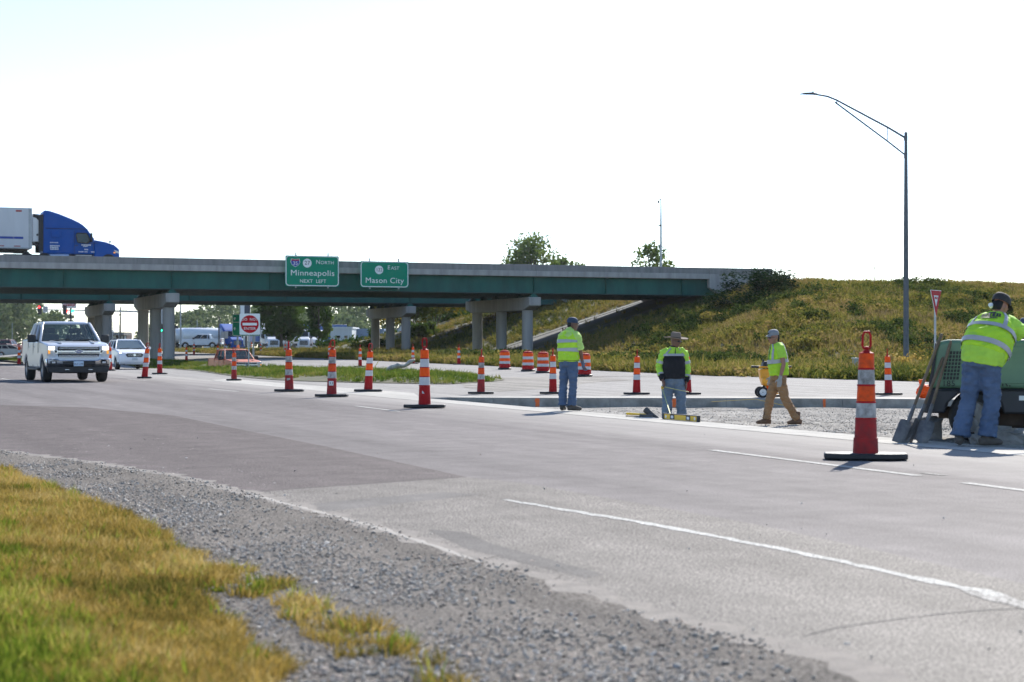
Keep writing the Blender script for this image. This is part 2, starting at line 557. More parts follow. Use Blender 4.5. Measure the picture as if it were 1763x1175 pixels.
M_ROAD = asphalt('weathered_asphalt', (.190, .173, .166), .6, dust=(.40, .378, .345), dust_v=(8.9, 12.6), streak=.15)
M_DARK = asphalt('newer_asphalt', (.138, .119, .113), .85, streak=.1)
M_PATCH = asphalt('old_grey_asphalt', (.20, .183, .164), .95, streak=.14, sscale=75)
M_FAR = asphalt('far_pavement', (.31, .295, .275), .3, streak=.14, sscale=60)
M_SLAB = asphalt('fresh_concrete', (.46, .44, .40), .14, streak=.12, bump=.2)
M_GRAVEL = asphalt('crushed_gravel', (.17, .152, .132), .9, streak=.32, bump=1.0, sscale=48, rough=.8)
M_TRENCH = asphalt('trench_gravel', (.30, .282, .255), .6, streak=.25, bump=1.0, sscale=26, rough=.8)
M_DIRT = asphalt('dusty_ground', (.30, .28, .25), .4, streak=.35, bump=.8, sscale=30, rough=.8)
M_KERB = mat('kerb_concrete', (.38, .352, .305), .85, .24, 3.5, .5, 30)
M_PAINT = asphalt('road_paint', (.44, .43, .40), .75, streak=.12, sscale=60, bump=.3)
M_PAINT_WORN = asphalt('worn_road_paint', (.30, .288, .268), .95, streak=.3, sscale=50, bump=.3)
M_DUST = mat('pale_dust', (.225, .197, .17), .9, .2, 7, .5, 60, world_space=True)
M_CRACK = mat('sealed_crack', (.06, .055, .05), .9, .3, 20)  # dark colour of sealed cracks and joints
M_SOIL = mat('grass_soil', (.085, .075, .032), .95, .35, .9, .6, 30, c2=(.045, .055, .018), world_space=True)
M_SOIL_DRY = mat('verge_soil', (.23, .17, .06), .95, .3, 3.0, .6, 60, c2=(.12, .115, .04), world_space=True)
M_ORANGE_SPRAY = mat('orange_spray_paint', (.95, .17, .03), .6, .12, 30)

# ================================================================ ground
def grid_lines(parts):
    out = []
    for a, b, step in parts:
        x = a
        while x < b - 1e-6:
            out.append(x); x += step
    out.append(parts[-1][1])
    return out

def draped(name, us, vs, material, zoff=0.0, zfun=None, kind='structure', parent=None):
    """grid over the terrain; vs is a list of v values or a function of u giving such a list"""
    V, Fc = [], []
    rows = []
    for u in us:
        row = vs(u) if callable(vs) else vs
        r = []
        for v in row:
            x, y = road_xy(u, v)
            r.append(len(V)); V.append((x, y, (zfun(u, v, x, y) if zfun else terrain(x, y)) + zoff))
        rows.append(r)
    for i in range(len(rows) - 1):
        for j in range(len(rows[0]) - 1):
            Fc.append((rows[i][j], rows[i][j + 1], rows[i + 1][j + 1], rows[i + 1][j]))
    me = bpy.data.meshes.new(name); me.from_pydata(V, [], Fc); me.materials.append(material)
    me.polygons.foreach_set('use_smooth', [True] * len(me.polygons)); me.update()
    o = bpy.data.objects.new(name, me); col.objects.link(o)
    if parent: o.parent = parent
    elif kind: o['kind'] = kind
    return o

def sheet(name, pts, z, material, kind='structure', parent=None, thick=0.0):
    mb = MB()
    if thick:
        mb.prism([(p[0], p[1]) for p in pts], z - thick, z, 'Z')
    else:
        mb.add([(p[0], p[1], z) for p in pts], [tuple(range(len(pts)))])
    me = mb.mesh(name); me.materials.append(material)
    if not thick and me.polygons[0].normal.z < 0: me.flip_normals()
    o = bpy.data.objects.new(name, me); col.objects.link(o)
    if parent: o.parent = parent
    elif kind: o['kind'] = kind
    return o

def ribbon(name, pts, w, z, material, parent=None, kind=None, jag=0.0, seed=1):
    """a strip of width w (number or list) along ground points"""
    rnd = random.Random(seed)
    P = [Vector((p[0], p[1], 0)) for p in pts]
    Q = []
    for i in range(len(P) - 1):
        k = max(1, int((P[i + 1] - P[i]).length / (0.12 if jag else 3.0)))
        for j in range(k): Q.append(P[i].lerp(P[i + 1], j / k))
    Q.append(P[-1])
    V, Fc = [], []
    for i, p in enumerate(Q):
        t = (Q[min(i + 1, len(Q) - 1)] - Q[max(i - 1, 0)]).normalized()
        nn = Vector((-t.y, t.x, 0))
        ww = w if not isinstance(w, (list, tuple)) else w[0] + (w[1] - w[0]) * i / max(1, len(Q) - 1)
        a = ww / 2 + rnd.uniform(-jag, jag); b = ww / 2 + rnd.uniform(-jag, jag)
        V += [tuple(p + nn * a + Vector((0, 0, z))), tuple(p - nn * b + Vector((0, 0, z)))]
        if i: Fc.append((2 * i - 2, 2 * i - 1, 2 * i + 1, 2 * i))
    me = bpy.data.meshes.new(name); me.from_pydata(V, [], Fc); me.materials.append(material); me.update()
    if me.polygons[0].normal.z < 0: me.flip_normals()
    o = bpy.data.objects.new(name, me); col.objects.link(o)
    if parent: o.parent = parent
    if kind: o['kind'] = kind
    return o

us = grid_lines([(-60, 40, 10), (40, 76, 4), (76, 240, 2), (240, 400, 16), (400, 1000, 100), (1000, 4000, 600)])
vs = grid_lines([(-1500, -300, 300), (-300, -40, 40), (-40, 8, 8), (8, 110, 1.7), (110, 300, 12), (300, 1000, 100), (1000, 3000, 500)])
def ground_z(u, v, x, y):
    cut = 0.4 * sstep((33.2 - v) / 1.0) * sstep((v + 60) / 20) * (1 if u < 330 else 0)
    return terrain(x, y) - cut
ground = draped('ground', us, vs, M_SOIL, 0.0, ground_z)

# main carriageway
edge_px = [(-200, 752), (0, 776), (150, 795), (300, 819), (392, 840), (500, 868), (640, 905), (800, 955), (1000, 1017), (1200, 1078), (1340, 1110), (1480, 1152), (1700, 1232)]
edge_uv = sorted(to_uv(*spot(*p)[:2]) for p in edge_px)
EU, EV = [p[0] for p in edge_uv], [p[1] for p in edge_uv]
def edge_v(u):
    return float(np.interp(u, EU, EV))
road = draped('road', grid_lines([(-20, 40, 1.0), (40, 320, 10)]), lambda u: [edge_v(u), 5.4, 9.05, 12.2], M_ROAD, 0.0, lambda u, v, x, y: 0.0)
sheet('dark_asphalt_patch', [spot(805, 822), spot(620, 835), spot(430, 848.5), spot(392, 838), spot(300, 817), spot(150, 793), spot(0, 774), spot(-160, 758), spot(-160, 690),
       spot(0, 698), spot(150, 702), spot(300, 716), spot(420, 741), spot(560, 769)], .0015, M_DARK, parent=road)
patch_pts = [spot(430, 848.5), spot(620, 835), spot(805, 822), spot(900, 832), spot(1000, 850), spot(1150, 876), spot(1300, 903), spot(1500, 946), spot(1763, 1006), spot(2000, 1066),
             spot(2000, 1300), spot(1700, 1230), spot(1480, 1150), spot(1340, 1108), spot(1200, 1076), spot(1000, 1015), spot(800, 953), spot(640, 903), spot(500, 866), spot(430, 848.5)]
sheet('grey_asphalt_patch', patch_pts[:-1], .0017, M_PATCH, parent=road)
sheet('concrete_strip', [road_xy(-20, 11.35), road_xy(-20, 12.2), road_xy(38, 12.2), road_xy(60, 12.2), road_xy(60, 11.9), road_xy(38, 11.5)], .004, M_SLAB, parent=road)
# painted markings
def marking(a, b, w=.11, m=M_PAINT, jag=0.0, z=.004):
    return ribbon('lane_marking', [spot(*a), spot(*b)], w, z, m, parent=road, jag=jag)
marking((1225, 775.5), (1582, 820)); marking((1660, 832), (1840, 855)); marking((612, 699.5), (688, 709)); marking((360, 670), (410, 674.5))
marking((0, 652), (58, 660)); marking((218, 653), (252, 656)); marking((8, 628), (26, 630)); marking((190, 651), (226, 650), .1); marking((250, 651.5), (390, 655.5), .1, M_PAINT_WORN)
marking((1590, 815), (1625, 819), .1, M_PAINT_WORN)
edge_line = [spot(868, 861), spot(980, 880), spot(1100, 900), spot(1250, 928), spot(1400, 958), spot(1560, 992), spot(1680, 1018)]
ribbon('edge_marking', edge_line, .08, .004, M_PAINT, parent=road, jag=.02, seed=4)
ribbon('edge_marking', [spot(1680, 1018), spot(1720, 1032), spot(1763, 1043), spot(1900, 1078)], .12, .004, M_PAINT_WORN, parent=road, jag=.02, seed=5)
ribbon('edge_marking', [spot(1640, 1011), spot(1690, 1017), spot(1720, 1028)], [.03, .12], .0048, M_PAINT, parent=road, jag=.012, seed=6)
ribbon('road_crack', [spot(1385, 1096), spot(1440, 1082), spot(1520, 1070), spot(1620, 1058), spot(1700, 1051), spot(1763, 1049), spot(1880, 1046)], .016, .003, M_CRACK, parent=road, jag=.006, seed=7)
ribbon('road_crack', [spot(735, 915), spot(800, 922), spot(830, 940), spot(930, 965), spot(1035, 992)], [.05, .02], .0085, M_CRACK, parent=road, jag=.02, seed=8) if False else None
ribbon('patch_joint', [spot(430, 848), spot(620, 834.6), spot(805, 821.6)], .012, .003, M_CRACK, parent=road, jag=.006, seed=9)
sheet('patch_stain', [spot(735, 912), spot(800, 917), spot(850, 938), spot(940, 962), spot(1040, 990), spot(1010, 996), spot(900, 970), spot(800, 944), spot(760, 925)], .0024, asphalt('dark_stain', (.15, .14, .13), .5, streak=.05), parent=road)
sheet('patch_stain', [spot(500, 872), spot(640, 858), spot(760, 848), spot(830, 852), spot(700, 866), spot(560, 882)], .0024, asphalt('faint_stain', (.18, .168, .156), .5, streak=.05), parent=road)
# dust along the broken edge, and the white line of fines
ribbon('edge_dust', [spot(*p) for p in edge_px], .16, .0042, M_DUST, parent=road, jag=.07, seed=11)
ribbon('edge_fines', [spot(425, 850), spot(500, 870), spot(640, 907), spot(760, 945), spot(830, 970)], .05, .0056, mat('white_fines', (.33, .30, .265), .9, .12, 20, .3, world_space=True), parent=road, jag=.02, seed=12)

# shoulder of crushed stone and the grass verge
def shoulder_z(u, v, x, y):
    e = edge_v(u) - v
    return (.0036 if e > -.03 else -.006) - .003 * sstep((e - .12) / .4) + (.015 * mnoise.noise((x * 1.3, y * 1.3, 0)) - .02) * sstep((e - .1) / .8) - .04 * sstep((1.6 - v) / 1.8)
shoulder = draped('gravel_shoulder', grid_lines([(-20, 60, .5)]), lambda u: [edge_v(u) + .12, edge_v(u) + .02] + [edge_v(u) + .02 - .2 * i for i in range(1, 26)], M_GRAVEL, 0.0, shoulder_z)
verge_px = [(0, 811), (90, 842), (150, 868), (210, 893), (262, 918), (300, 943), (345, 962), (385, 985), (330, 1005), (352, 1035), (395, 1062), (425, 1105), (462, 1150), (470, 1185), (520, 1300), (700, 1700)]
verge_poly = [spot(*p) for p in verge_px] + [(-1.0, .5, 0), (-30, -2, 0), (-40, 45, 0), road_xy(45, 1.3) + (0,), spot(-150, 770)]
def verge_z(x, y):
    u, v = to_uv(x, y)
    return -.02 + .05 * mnoise.noise((x * .5, y * .5, 3)) - .07 * sstep((.9 - v) / 3.0) + .03 * sstep((1.3 - v) / .5)
verge = draped('grass_verge', grid_lines([(-20, 60, .6)]), grid_lines([(-40, -4, 4), (-4, 1.1, .3)]), M_SOIL_DRY, 0.0, lambda u, v, x, y: verge_z(x, y) - (.08 if v > .9 else 0.0))

# new slab, kerb face and the excavated strip
kerb_px = [(770, 684.6), (810, 685), (850, 685.4), (1050, 685.8), (1250, 686), (1450, 687), (1600, 688), (1800, 690.5), (2200, 695)]
kerb_pts = [spot(*p) for p in kerb_px]
slab_poly = [(p[0], p[1]) for p in kerb_pts] + [road_xy(24, 34), road_xy(24, 37.5), road_xy(47, 34.6), road_xy(63, 33.4), road_xy(63, 12.2), road_xy(37.5, 12.2)]
far_slab = sheet('side_road', slab_poly, 0.0, M_FAR, thick=.4)
side_b = draped('ramp_road', grid_lines([(62.9, 330, 4)]), [22.3, 27, 32.9], M_FAR, .002)
def vm0(u):
    return 14.2 + 2.1 * sstep((u - 62) / 28) + 1.7 * sstep((u - 88) / 26)
side_a = draped('turn_lane', grid_lines([(62.9, 330, 4)]), lambda u: [12.2, (12.2 + vm0(u)) / 2, vm0(u) + .3], M_FAR, .002)
edge_off = []
for i, p in enumerate(kerb_pts):
    edge_off.append((p[0] - .05, p[1] + (.12 if i == 0 else .9 if i < 3 else 1.4)))
sheet('slab_edge', [(p[0], p[1]) for p in kerb_pts] + edge_off[::-1] + [road_xy(41, 12.22)], .0045, M_SLAB, parent=far_slab)
sheet('gutter_strip', [road_xy(37.6, 12.21), road_xy(62, 12.21), road_xy(62, 13.1), road_xy(41.5, 13.3)], .0045, M_SLAB, parent=far_slab)
# kerb face, 3 cm in front of the slab, with a form joint every 4 m
for i in range(len(kerb_pts) - 1):
    a, b = Vector(kerb_pts[i]), Vector(kerb_pts[i + 1])
    mb = MB()
    t = (b - a).normalized() * .006
    mb.prism([(a.x + t.x, a.y - .02), (b.x - t.x, b.y - .02), (b.x - t.x, b.y - .001), (a.x + t.x, a.y - .001)], -.36, -.006, 'Z')
    k = mb.build('kerb', M_KERB, far_slab, bev=.006)
for px in (925, 1160, 1420, 1668):
    i = max(j for j in range(len(kerb_px) - 1) if kerb_px[j][0] <= px)
    t = (px - kerb_px[i][0]) / (kerb_px[i + 1][0] - kerb_px[i][0])
    p = Vector(spot(px, kerb_px[i][1] + t * (kerb_px[i + 1][1] - kerb_px[i][1])))
    mb = MB(); rnd = random.Random(px)
    w = .05
    zs = [-.008, -.06, -.11, -.16, -.205]
    L = [(p.x - w + rnd.uniform(-.012, .012), p.y - .0235, z) for z in zs]; Rr = [(p.x + w + rnd.uniform(-.012, .012), p.y - .0235, z) for z in zs]
    mb.add(L + Rr, [(j, j + 1, j + 6, j + 5) for j in range(4)])
    mb.build('spray_mark', M_ORANGE_SPRAY, far_slab)
def trench_z(u, v, x, y):
    return -.2 + .19 * sstep((24.5 - u) / 4.5) - .06 * sstep((15 - v) / 3.5) * sstep((u - 20) / 4) + .035 * mnoise.noise((x * .9, y * .9, 1)) + .015 * mnoise.noise((x * 3, y * 3, 4)) - .06 * sstep((13.6 - v) / 1.3) * sstep((u - 20) / 4)
trench = draped('excavated_strip', grid_lines([(-15, 39, .7)]), grid_lines([(12.15, 30, .6)]), M_TRENCH, 0.0, trench_z)

# gravel spill by the median nose and the median itself
sheet('dirt_patch', [spot(800, 668), spot(860, 675), spot(960, 668), spot(1010, 660), spot(1090, 655), spot(1010, 648), spot(930, 645), spot(850, 646), spot(790, 655)], .0045, M_DIRT, parent=far_slab)
def med_v(u):
    a = vm0(u); b = 22.3
    k = sstep((u - 51.0) / 9) if u < 60 else 1
    mid = 17.4
    return mid + (a - mid) * math.sqrt(k), mid + (b - mid) * math.sqrt(k)
def med_row(u):
    a, b = med_v(u)
    return [a + (b - a) * i / 8 for i in range(9)]
def med_z(u, v, x, y):
    a, b = med_v(u)
    e = min(v - a, b - v)
    return terrain(x, y) + (.02 + .16 * sstep(e / 1.6))
median = draped('grass_median', grid_lines([(51.1, 190, 1.5)]), med_row, M_SOIL, 0.0, med_z)
island = draped('grass_island', grid_lines([(126, 172, 3)]), [12.4, 14.5, 16.6], M_SOIL, .12)
ribbon('island_kerb', [road_xy(126, 12.35), road_xy(172, 12.35)], .2, .14, M_KERB, parent=island)
draped('cross_street', grid_lines([(205, 222, 8.5)]), grid_lines([(-80, 48, 8)]), M_FAR, .05)

# ================================================================ bridges
M_CONC = mat('bridge_concrete', (.27, .255, .24), .85, .2, 1.6, .35, 14, c2=(.18, .17, .16), stretch=(1.6, 1.6, .14))
M_CONC_L = mat('deck_edge_concrete', (.43, .405, .38), .85, .2, 1.6, .3, 14, c2=(.28, .262, .24), stretch=(1.2, 1, .2))
M_CONC_P = mat('pier_concrete', (.40, .38, .35), .88, .16, 1.4, .3, 12, c2=(.27, .26, .24), stretch=(1.5, 1.5, .16))
M_TEAL = mat('teal_girder_paint', (.022, .125, .100), .55, .16, 1.2, .1, 10, spec=.25, c2=(.016, .085, .07), stretch=(.8, 1, .3))
M_TEAL_D = mat('shaded_girder_paint', (.022, .075, .072), .55, .2, 1.5)  # darker teal: shade under the deck put into the colour
M_STEEL = mat('galvanised_steel', (.36, .38, .40), .45, .14, 5, metal=.6)
M_POST = mat('dark_galvanised_post', (.15, .16, .175), .65, .12, 5, metal=.1, spec=.2)
M_BLACK = mat('black_rubber', (.018, .018, .02), .6, .2, 14, .2, 60)
M_WHITE = mat('white_paint', (.78, .78, .76), .5, .06, 8)

def bridge(name, u0, width, label, seed):
    ox, oy = road_xy(u0, 0)
    root = empty(name, (ox, oy, 0), ROAD_A, label, 'bridge')
    xl, xr = -62.0, 65.0
    ng = 6
    gy = [.55 + (width - 1.1) * i / (ng - 1) for i in range(ng)]
    MB().box(((xl + xr) / 2, width / 2, 6.66), (xr - xl, width + .02, .22)).build('deck', M_CONC, root)
    for y0, s in ((0, 1), (width, -1)):
        # deck edge: longer pours with hairline joints
        cuts = [xl, -34, -6, 21.6, 49.0, 63.7]
        for a, b in zip(cuts[:-1], cuts[1:]):
            MB().box(((a + b) / 2, y0 + s * .17, 6.77), (b - a - .012, .5, .42)).build('deck_edge', M_CONC_L, root, bev=.02)
        pc = [xl, -43, -24.5, -6, 8, 21.6, 35, 49, 63.7]
        for a, b in zip(pc[:-1], pc[1:]):
            mb = MB().prism([(y0 + s * .0, 6.98), (y0 + s * .42, 6.98), (y0 + s * .33, 7.2), (y0 + s * .30, 7.46), (y0 + s * .02, 7.46)], a + .008, b - .008, 'X')
            mb.build('parapet', M_CONC, root, bev=.015)
        # end block with wing wall
        MB().prism([(63.72, 6.98), (69.4, 6.98), (69.4, 7.47), (63.72, 7.47)], y0 + s * .0, y0 + s * .34).build('parapet', M_CONC, root, bev=.015)
        MB().prism([(63.72, 5.9), (65.9, 4.6), (71, 6.2), (71, 6.974), (63.72, 6.974)], y0 - s * .05, y0 + s * .4).build('wing_wall', M_CONC_L, root, bev=.02)
    MB().box((65.55, width / 2, 5.3), (1.1, width - 1.0, 3.0)).build('abutment', M_CONC_P, root)
    MB().box((-62.5, width / 2, 3.3), (1.1, width, 7.0)).build('abutment', M_CONC_P, root)
    for i, y in enumerate(gy):
        g = MB().box(((xl + 64.6) / 2, y, 5.94), (64.6 - xl, .03, 1.22)).build('girder', M_TEAL, root)
        MB().box(((xl + 64.6) / 2, y, 6.53), (64.6 - xl, .4, .035)).build('top_flange', M_TEAL, g)
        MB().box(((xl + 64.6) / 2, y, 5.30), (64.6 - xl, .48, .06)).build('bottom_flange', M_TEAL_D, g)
        if i in (0, ng - 1):
            for x in (-13, 12.4, 31.5, 57.2):
                sp = MB().box((x, y - .021 if i == 0 else y + .021, 5.93), (1.1, .012, 1.0)).build('splice_plate', M_TEAL, g)
            s = -1 if i == 0 else 1
            for x in [-34, -20, -6.2, 4.6, 14.2, 21.6, 28.6, 37.2, 49.0, 55.0, 61.5]:
                MB().box((x, y + s * .115, 5.93), (.03, .2, 1.19)).build('stiffener', M_TEAL, g)
    # cross frames between the girders
    for x in [-48, -34, -20, -6, 8, 21.6, 35, 49, 58]:
        mb = MB()
        for a, b in zip(gy[:-1], gy[1:]):
            mb.bar((x, a + .02, 5.5), (x, b - .02, 6.35), .09); mb.bar((x, a + .02, 6.35), (x, b - .02, 5.5), .09)
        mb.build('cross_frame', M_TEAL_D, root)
    for x in (-34, -6.2, 21.6, 49.0):
        mb = MB().prism([(.15, 4.35), (1.5, 4.02), (width - 1.5, 4.02), (width - .15, 4.35), (width - .15, 5.0), (.15, 5.0)], x - .48, x + .48, 'X')
        pier = mb.build('pier_cap', M_CONC_P, root, bev=.04)
        for y in (1.75, width / 2, width - 1.75):
            c = MB().lathe([(.42, -.6), (.42, 4.03)], 28, (x, y, 0)).build('column', M_CONC_P, pier)
        for y in gy:
            mb = MB().box((x, y, 5.045), (.5, .55, .09))
            mb.prism([(x - .3, 5.09), (x + .3, 5.09), (x + .09, 5.27), (x - .09, 5.27)], y - .2, y + .2)
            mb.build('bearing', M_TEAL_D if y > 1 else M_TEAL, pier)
    return root

near_bridge = bridge('motorway_bridge', 122.6, 14.8, 'near concrete motorway bridge on teal girders carrying the blue truck', 1)
far_bridge = bridge('motorway_bridge', 153.5, 13.5, 'second teal girder bridge standing behind the near overpass', 2)

# paved flumes beside each bridge down the end slope
M_FLUME = mat('darkened_drain_concrete', (.15, .14, .115), .9, .3, .9, .4, 12, c2=(.06, .065, .04), world_space=True)  # mottled concrete, colour darkened to deepen the shade on the slope
def flume(u0, label):
    # concrete slab strip lying on the end slope
    V = []
    rows = []
    for i in range(13):
        v = 50.2 + 16.5 * i / 12
        r = []
        for u in (u0, u0 + 1.5):
            x, y = road_xy(u, v); r.append((x, y, terrain(x, y) + .08))
        rows.append(r)
    mb = MB()
    for a, b in zip(rows[:-1], rows[1:]):
        mb.add([a[0], a[1], b[1], b[0]] + [(p[0], p[1], p[2] - .3) for p in (a[0], a[1], b[1], b[0])], [(0, 1, 2, 3), (0, 3, 7, 4), (1, 5, 6, 2)])
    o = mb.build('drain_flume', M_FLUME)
    tag(o, label, 'drain', 'concrete drains down the end slopes')
    return o
def paving(u0, u1, label):
    mb = MB()
    rows = []
    for i in range(15):
        v = 50.5 + 15 * i / 14
        rows.append([(*road_xy(u, v), terrain(*road_xy(u, v)) + .05) for u in (u0, (u0 + u1) / 2, u1)])
    for a, b in zip(rows[:-1], rows[1:]):
        for j in (0, 1): mb.add([a[j], a[j + 1], b[j + 1], b[j]], [(0, 1, 2, 3)])
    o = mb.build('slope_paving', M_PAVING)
    tag(o, label, 'paving', 'paved slopes under the bridges')
M_PAVING = mat('shaded_paving_concrete', (.09, .086, .075), .9, .25, .8, .4, 12, c2=(.05, .052, .04), world_space=True)  # concrete coloured dark to deepen the shade under the bridges
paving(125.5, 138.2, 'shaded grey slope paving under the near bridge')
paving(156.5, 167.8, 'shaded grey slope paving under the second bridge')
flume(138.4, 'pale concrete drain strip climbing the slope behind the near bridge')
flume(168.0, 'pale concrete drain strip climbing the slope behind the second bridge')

# ---------------------------------------------------------------- signs hung on the bridge
M_SIGN_G = mat('sign_green', (.0, .25, .14), .55, .06, 3, spec=.2)
M_SIGN_W = mat('sign_white', (.80, .82, .80), .6, .04, 6, spec=.15)
M_SIGN_K = mat('sign_black', (.015, .015, .015), .5, .1, 6)
M_SIGN_R = mat('sign_red', (.50, .012, .02), .6, .08, 4, spec=.12)
M_SIGN_B = mat('sign_blue', (.02, .06, .36), .45, .08, 4)
M_SIGN_GREY = mat('sign_aluminium', (.46, .47, .48), .5, .08, 6, metal=.3)
RX90 = (R(90), 0, 0)

def rounded(w, h, r, n=6):
    out = []
    for cx, cy, a0 in ((w / 2 - r, h / 2 - r, 0), (-w / 2 + r, h / 2 - r, 90), (-w / 2 + r, -h / 2 + r, 180), (w / 2 - r, -h / 2 + r, 270)):
        for i in range(n + 1):
            a = R(a0 + 90 * i / n); out.append((cx + r * math.cos(a), cy + r * math.sin(a)))
    return out

def frame_ring(w, h, r, t, y0, y1):
    """rounded border strip in the x-z plane"""
    A = rounded(w, h, r); B = rounded(w - 2 * t, h - 2 * t, max(.01, r - t)); n = len(A)
    mb = MB()
    vs = [(a, y0, b) for a, b in A] + [(a, y0, b) for a, b in B] + [(a, y1, b) for a, b in A] + [(a, y1, b) for a, b in B]
    fs = []
    for i in range(n):
        j = (i + 1) % n
        fs += [(i, j, n + j, n + i), (2 * n + j, 2 * n + i, 3 * n + i, 3 * n + j), (j, i, 2 * n + i, 2 * n + j), (n + i, n + j, 3 * n + j, 3 * n + i)]
    return mb.add(vs, fs)

def disc(parent, x, z, r, y, material, name, n=28, sy=1.0):
    return MB().prism([(x + r * math.cos(6.2832 * i / n), z + sy * r * math.sin(6.2832 * i / n)) for i in range(n)], y - .006, y).build(name, material, parent)

def bridge_sign(v, z, w, h, label):
    x, y = road_xy(121.75, v)
    root = empty('guide_sign', (x, y, z), ROAD_A, label, 'sign', 'green signs on the bridge')
    MB().prism(rounded(w, h, .12), 0, .04).build('panel', M_SIGN_G, root)
    frame_ring(w - .04, h - .04, .26, .06, -.008, .001).build('border', M_SIGN_W, root)
    mb = MB()
    for sx in (-.3, .3):
        mb.box((w * sx, .1, .05), (.08, .12, h + .35))
        mb.box((w * sx, .4, -h * .38), (.06, .7, .06)); mb.box((w * sx, .42, h * .2), (.06, .72, .06))
    mb.build('bracket', M_STEEL, root)
    mb = MB()
    for sx in (-.22, .05, .25):
        mb.box((w * sx, .45, -h / 2 - .22), (w * .2, .5, .03))
    mb.build('lamp_tray', M_TEAL, root)
    return root
s1 = bridge_sign(31.4, 6.66, 3.95, 2.2, 'larger green guide sign hung on the bridge, with blue shield')
disc(s1, -.38, .56, .32, -.008, M_SIGN_W, 'route_disc'); text_part('27', .40, M_SIGN_K, s1, (-.38, -.018, .56), RX90)
shield = [(-1.55, .86), (-1.25, .82), (-.95, .86), (-.9, .62), (-1.0, .42), (-1.25, .26), (-1.5, .42), (-1.6, .62)]
MB().prism(shield, -.014, -.006).build('route_shield', M_SIGN_W, s1)
MB().prism([(-1.25 + (a + 1.25) * .9, .57 + (b - .57) * .9) for a, b in shield], -.02, -.0145).build('route_shield', M_SIGN_B, s1)
MB().prism([(-1.51, .83), (-1.25, .795), (-.99, .83), (-.965, .72), (-1.535, .72)], -.0265, -.0205).build('shield_band', M_SIGN_R, s1)
text_part('35', .36, M_SIGN_W, s1, (-1.25, -.03, .53), RX90)
text_part('N', .42, M_SIGN_W, s1, (.42, -.012, .64), RX90); text_part('ORTH', .33, M_SIGN_W, s1, (1.1, -.012, .60), RX90, width=1.08)
text_part('Minneapolis', .58, M_SIGN_W, s1, (.02, -.012, -.16), RX90, width=1.12)
text_part('NEXT  LEFT', .36, M_SIGN_W, s1, (.05, -.012, -.74), RX90)
s2 = bridge_sign(36.8, 6.5, 3.65, 1.9, 'smaller green guide sign hung on the bridge, nearer the hillside')
disc(s2, -.42, .32, .31, -.008, M_SIGN_W, 'route_disc'); text_part('122', .36, M_SIGN_K, s2, (-.42, -.018, .32), RX90, width=.85)
text_part('E', .42, M_SIGN_W, s2, (.32, -.012, .5), RX90); text_part('AST', .33, M_SIGN_W, s2, (.8, -.012, .46), RX90, width=1.08)
text_part('Mason City', .56, M_SIGN_W, s2, (.0, -.012, -.46), RX90, width=1.08)

# ================================================================ vehicles
def paint(name, c, rough=.4, metal=0.0, coat=.35):
    return mat(name, c, rough, .03, 2.0, metal=metal, coat=coat)
M_CARWHITE = paint('white_car_paint', (.74, .75, .77))
M_CARSILVER = paint('silver_white_car_paint', (.52, .54, .58), .3, .2)
M_CARBLACK = paint('black_car_paint', (.012, .016, .03))
M_CARRED = paint('dark_red_car_paint', (.14, .012, .02))
M_CARORANGE = mat('faded_orange_car_paint', (.55, .12, .045), .5, .14, 2.5, coat=.2)
M_CARTAN = paint('tan_car_paint', (.32, .32, .28))
M_CHROME = mat('chrome', (.80, .81, .82), .24, .04, 4, metal=1.0)
M_TRIM = mat('black_plastic_trim', (.016, .016, .018), .55, .2, 10)
M_TYRE = mat('tyre_rubber', (.02, .02, .021), .8, .2, 20, .3, 60)
M_RIM = mat('alloy_rim', (.42, .43, .45), .35, .1, 8, metal=.8)
M_STEELRIM = mat('steel_rim', (.26, .25, .24), .6, .2, 8, metal=.3)
M_GLASS = glass_mat('sky_tinted_glass', (.10, .135, .15), .3)  # pale blue base colour stands in for sky reflected in the panes
M_DGLASS = glass_mat('tinted_glass', (.008, .010, .012), .72)
M_SEAT = mat('seat_cloth', (.035, .035, .04), .9, .2, 12)
M_LAMP = mat('headlamp_lens', (.62, .62, .62), .15, .15, 12)
M_LAMPON = mat('lit_headlamp', (.9, .85, .7), .3, .02, 4, emit=(1, .93, .8), estr=3.5)
M_AMBER = mat('amber_lens', (.85, .30, .03), .3, .1, 10, emit=(1, .42, .05), estr=.35)
M_TAIL = mat('tail_lamp', (.35, .01, .012), .3, .1, 10)
M_PLATE = mat('licence_plate', (.50, .62, .74), .4, .08, 12)
M_PLATEW = mat('pale_licence_plate', (.58, .62, .64), .4, .08, 12)
M_NAVY = mat('navy_ink', (.02, .03, .10), .5, .1, 10)
M_EMBLEM = mat('blue_emblem', (.012, .04, .20), .3, .05, 10)
M_SILHOUETTE = mat('person_silhouette', (.05, .035, .03), .8, .2, 8)  # all-over dark tone: the shade inside the cab put into the figure's colour

def arch(xc, zc, r, z0, n=10):
    """points of a wheel arch, from front to back"""
    a0 = math.asin(clamp((z0 - zc) / r, -1, 1))
    return [(xc + r * math.cos(a0 + (math.pi - 2 * a0) * i / n), zc + r * math.sin(a0 + (math.pi - 2 * a0) * i / n)) for i in range(n + 1)]

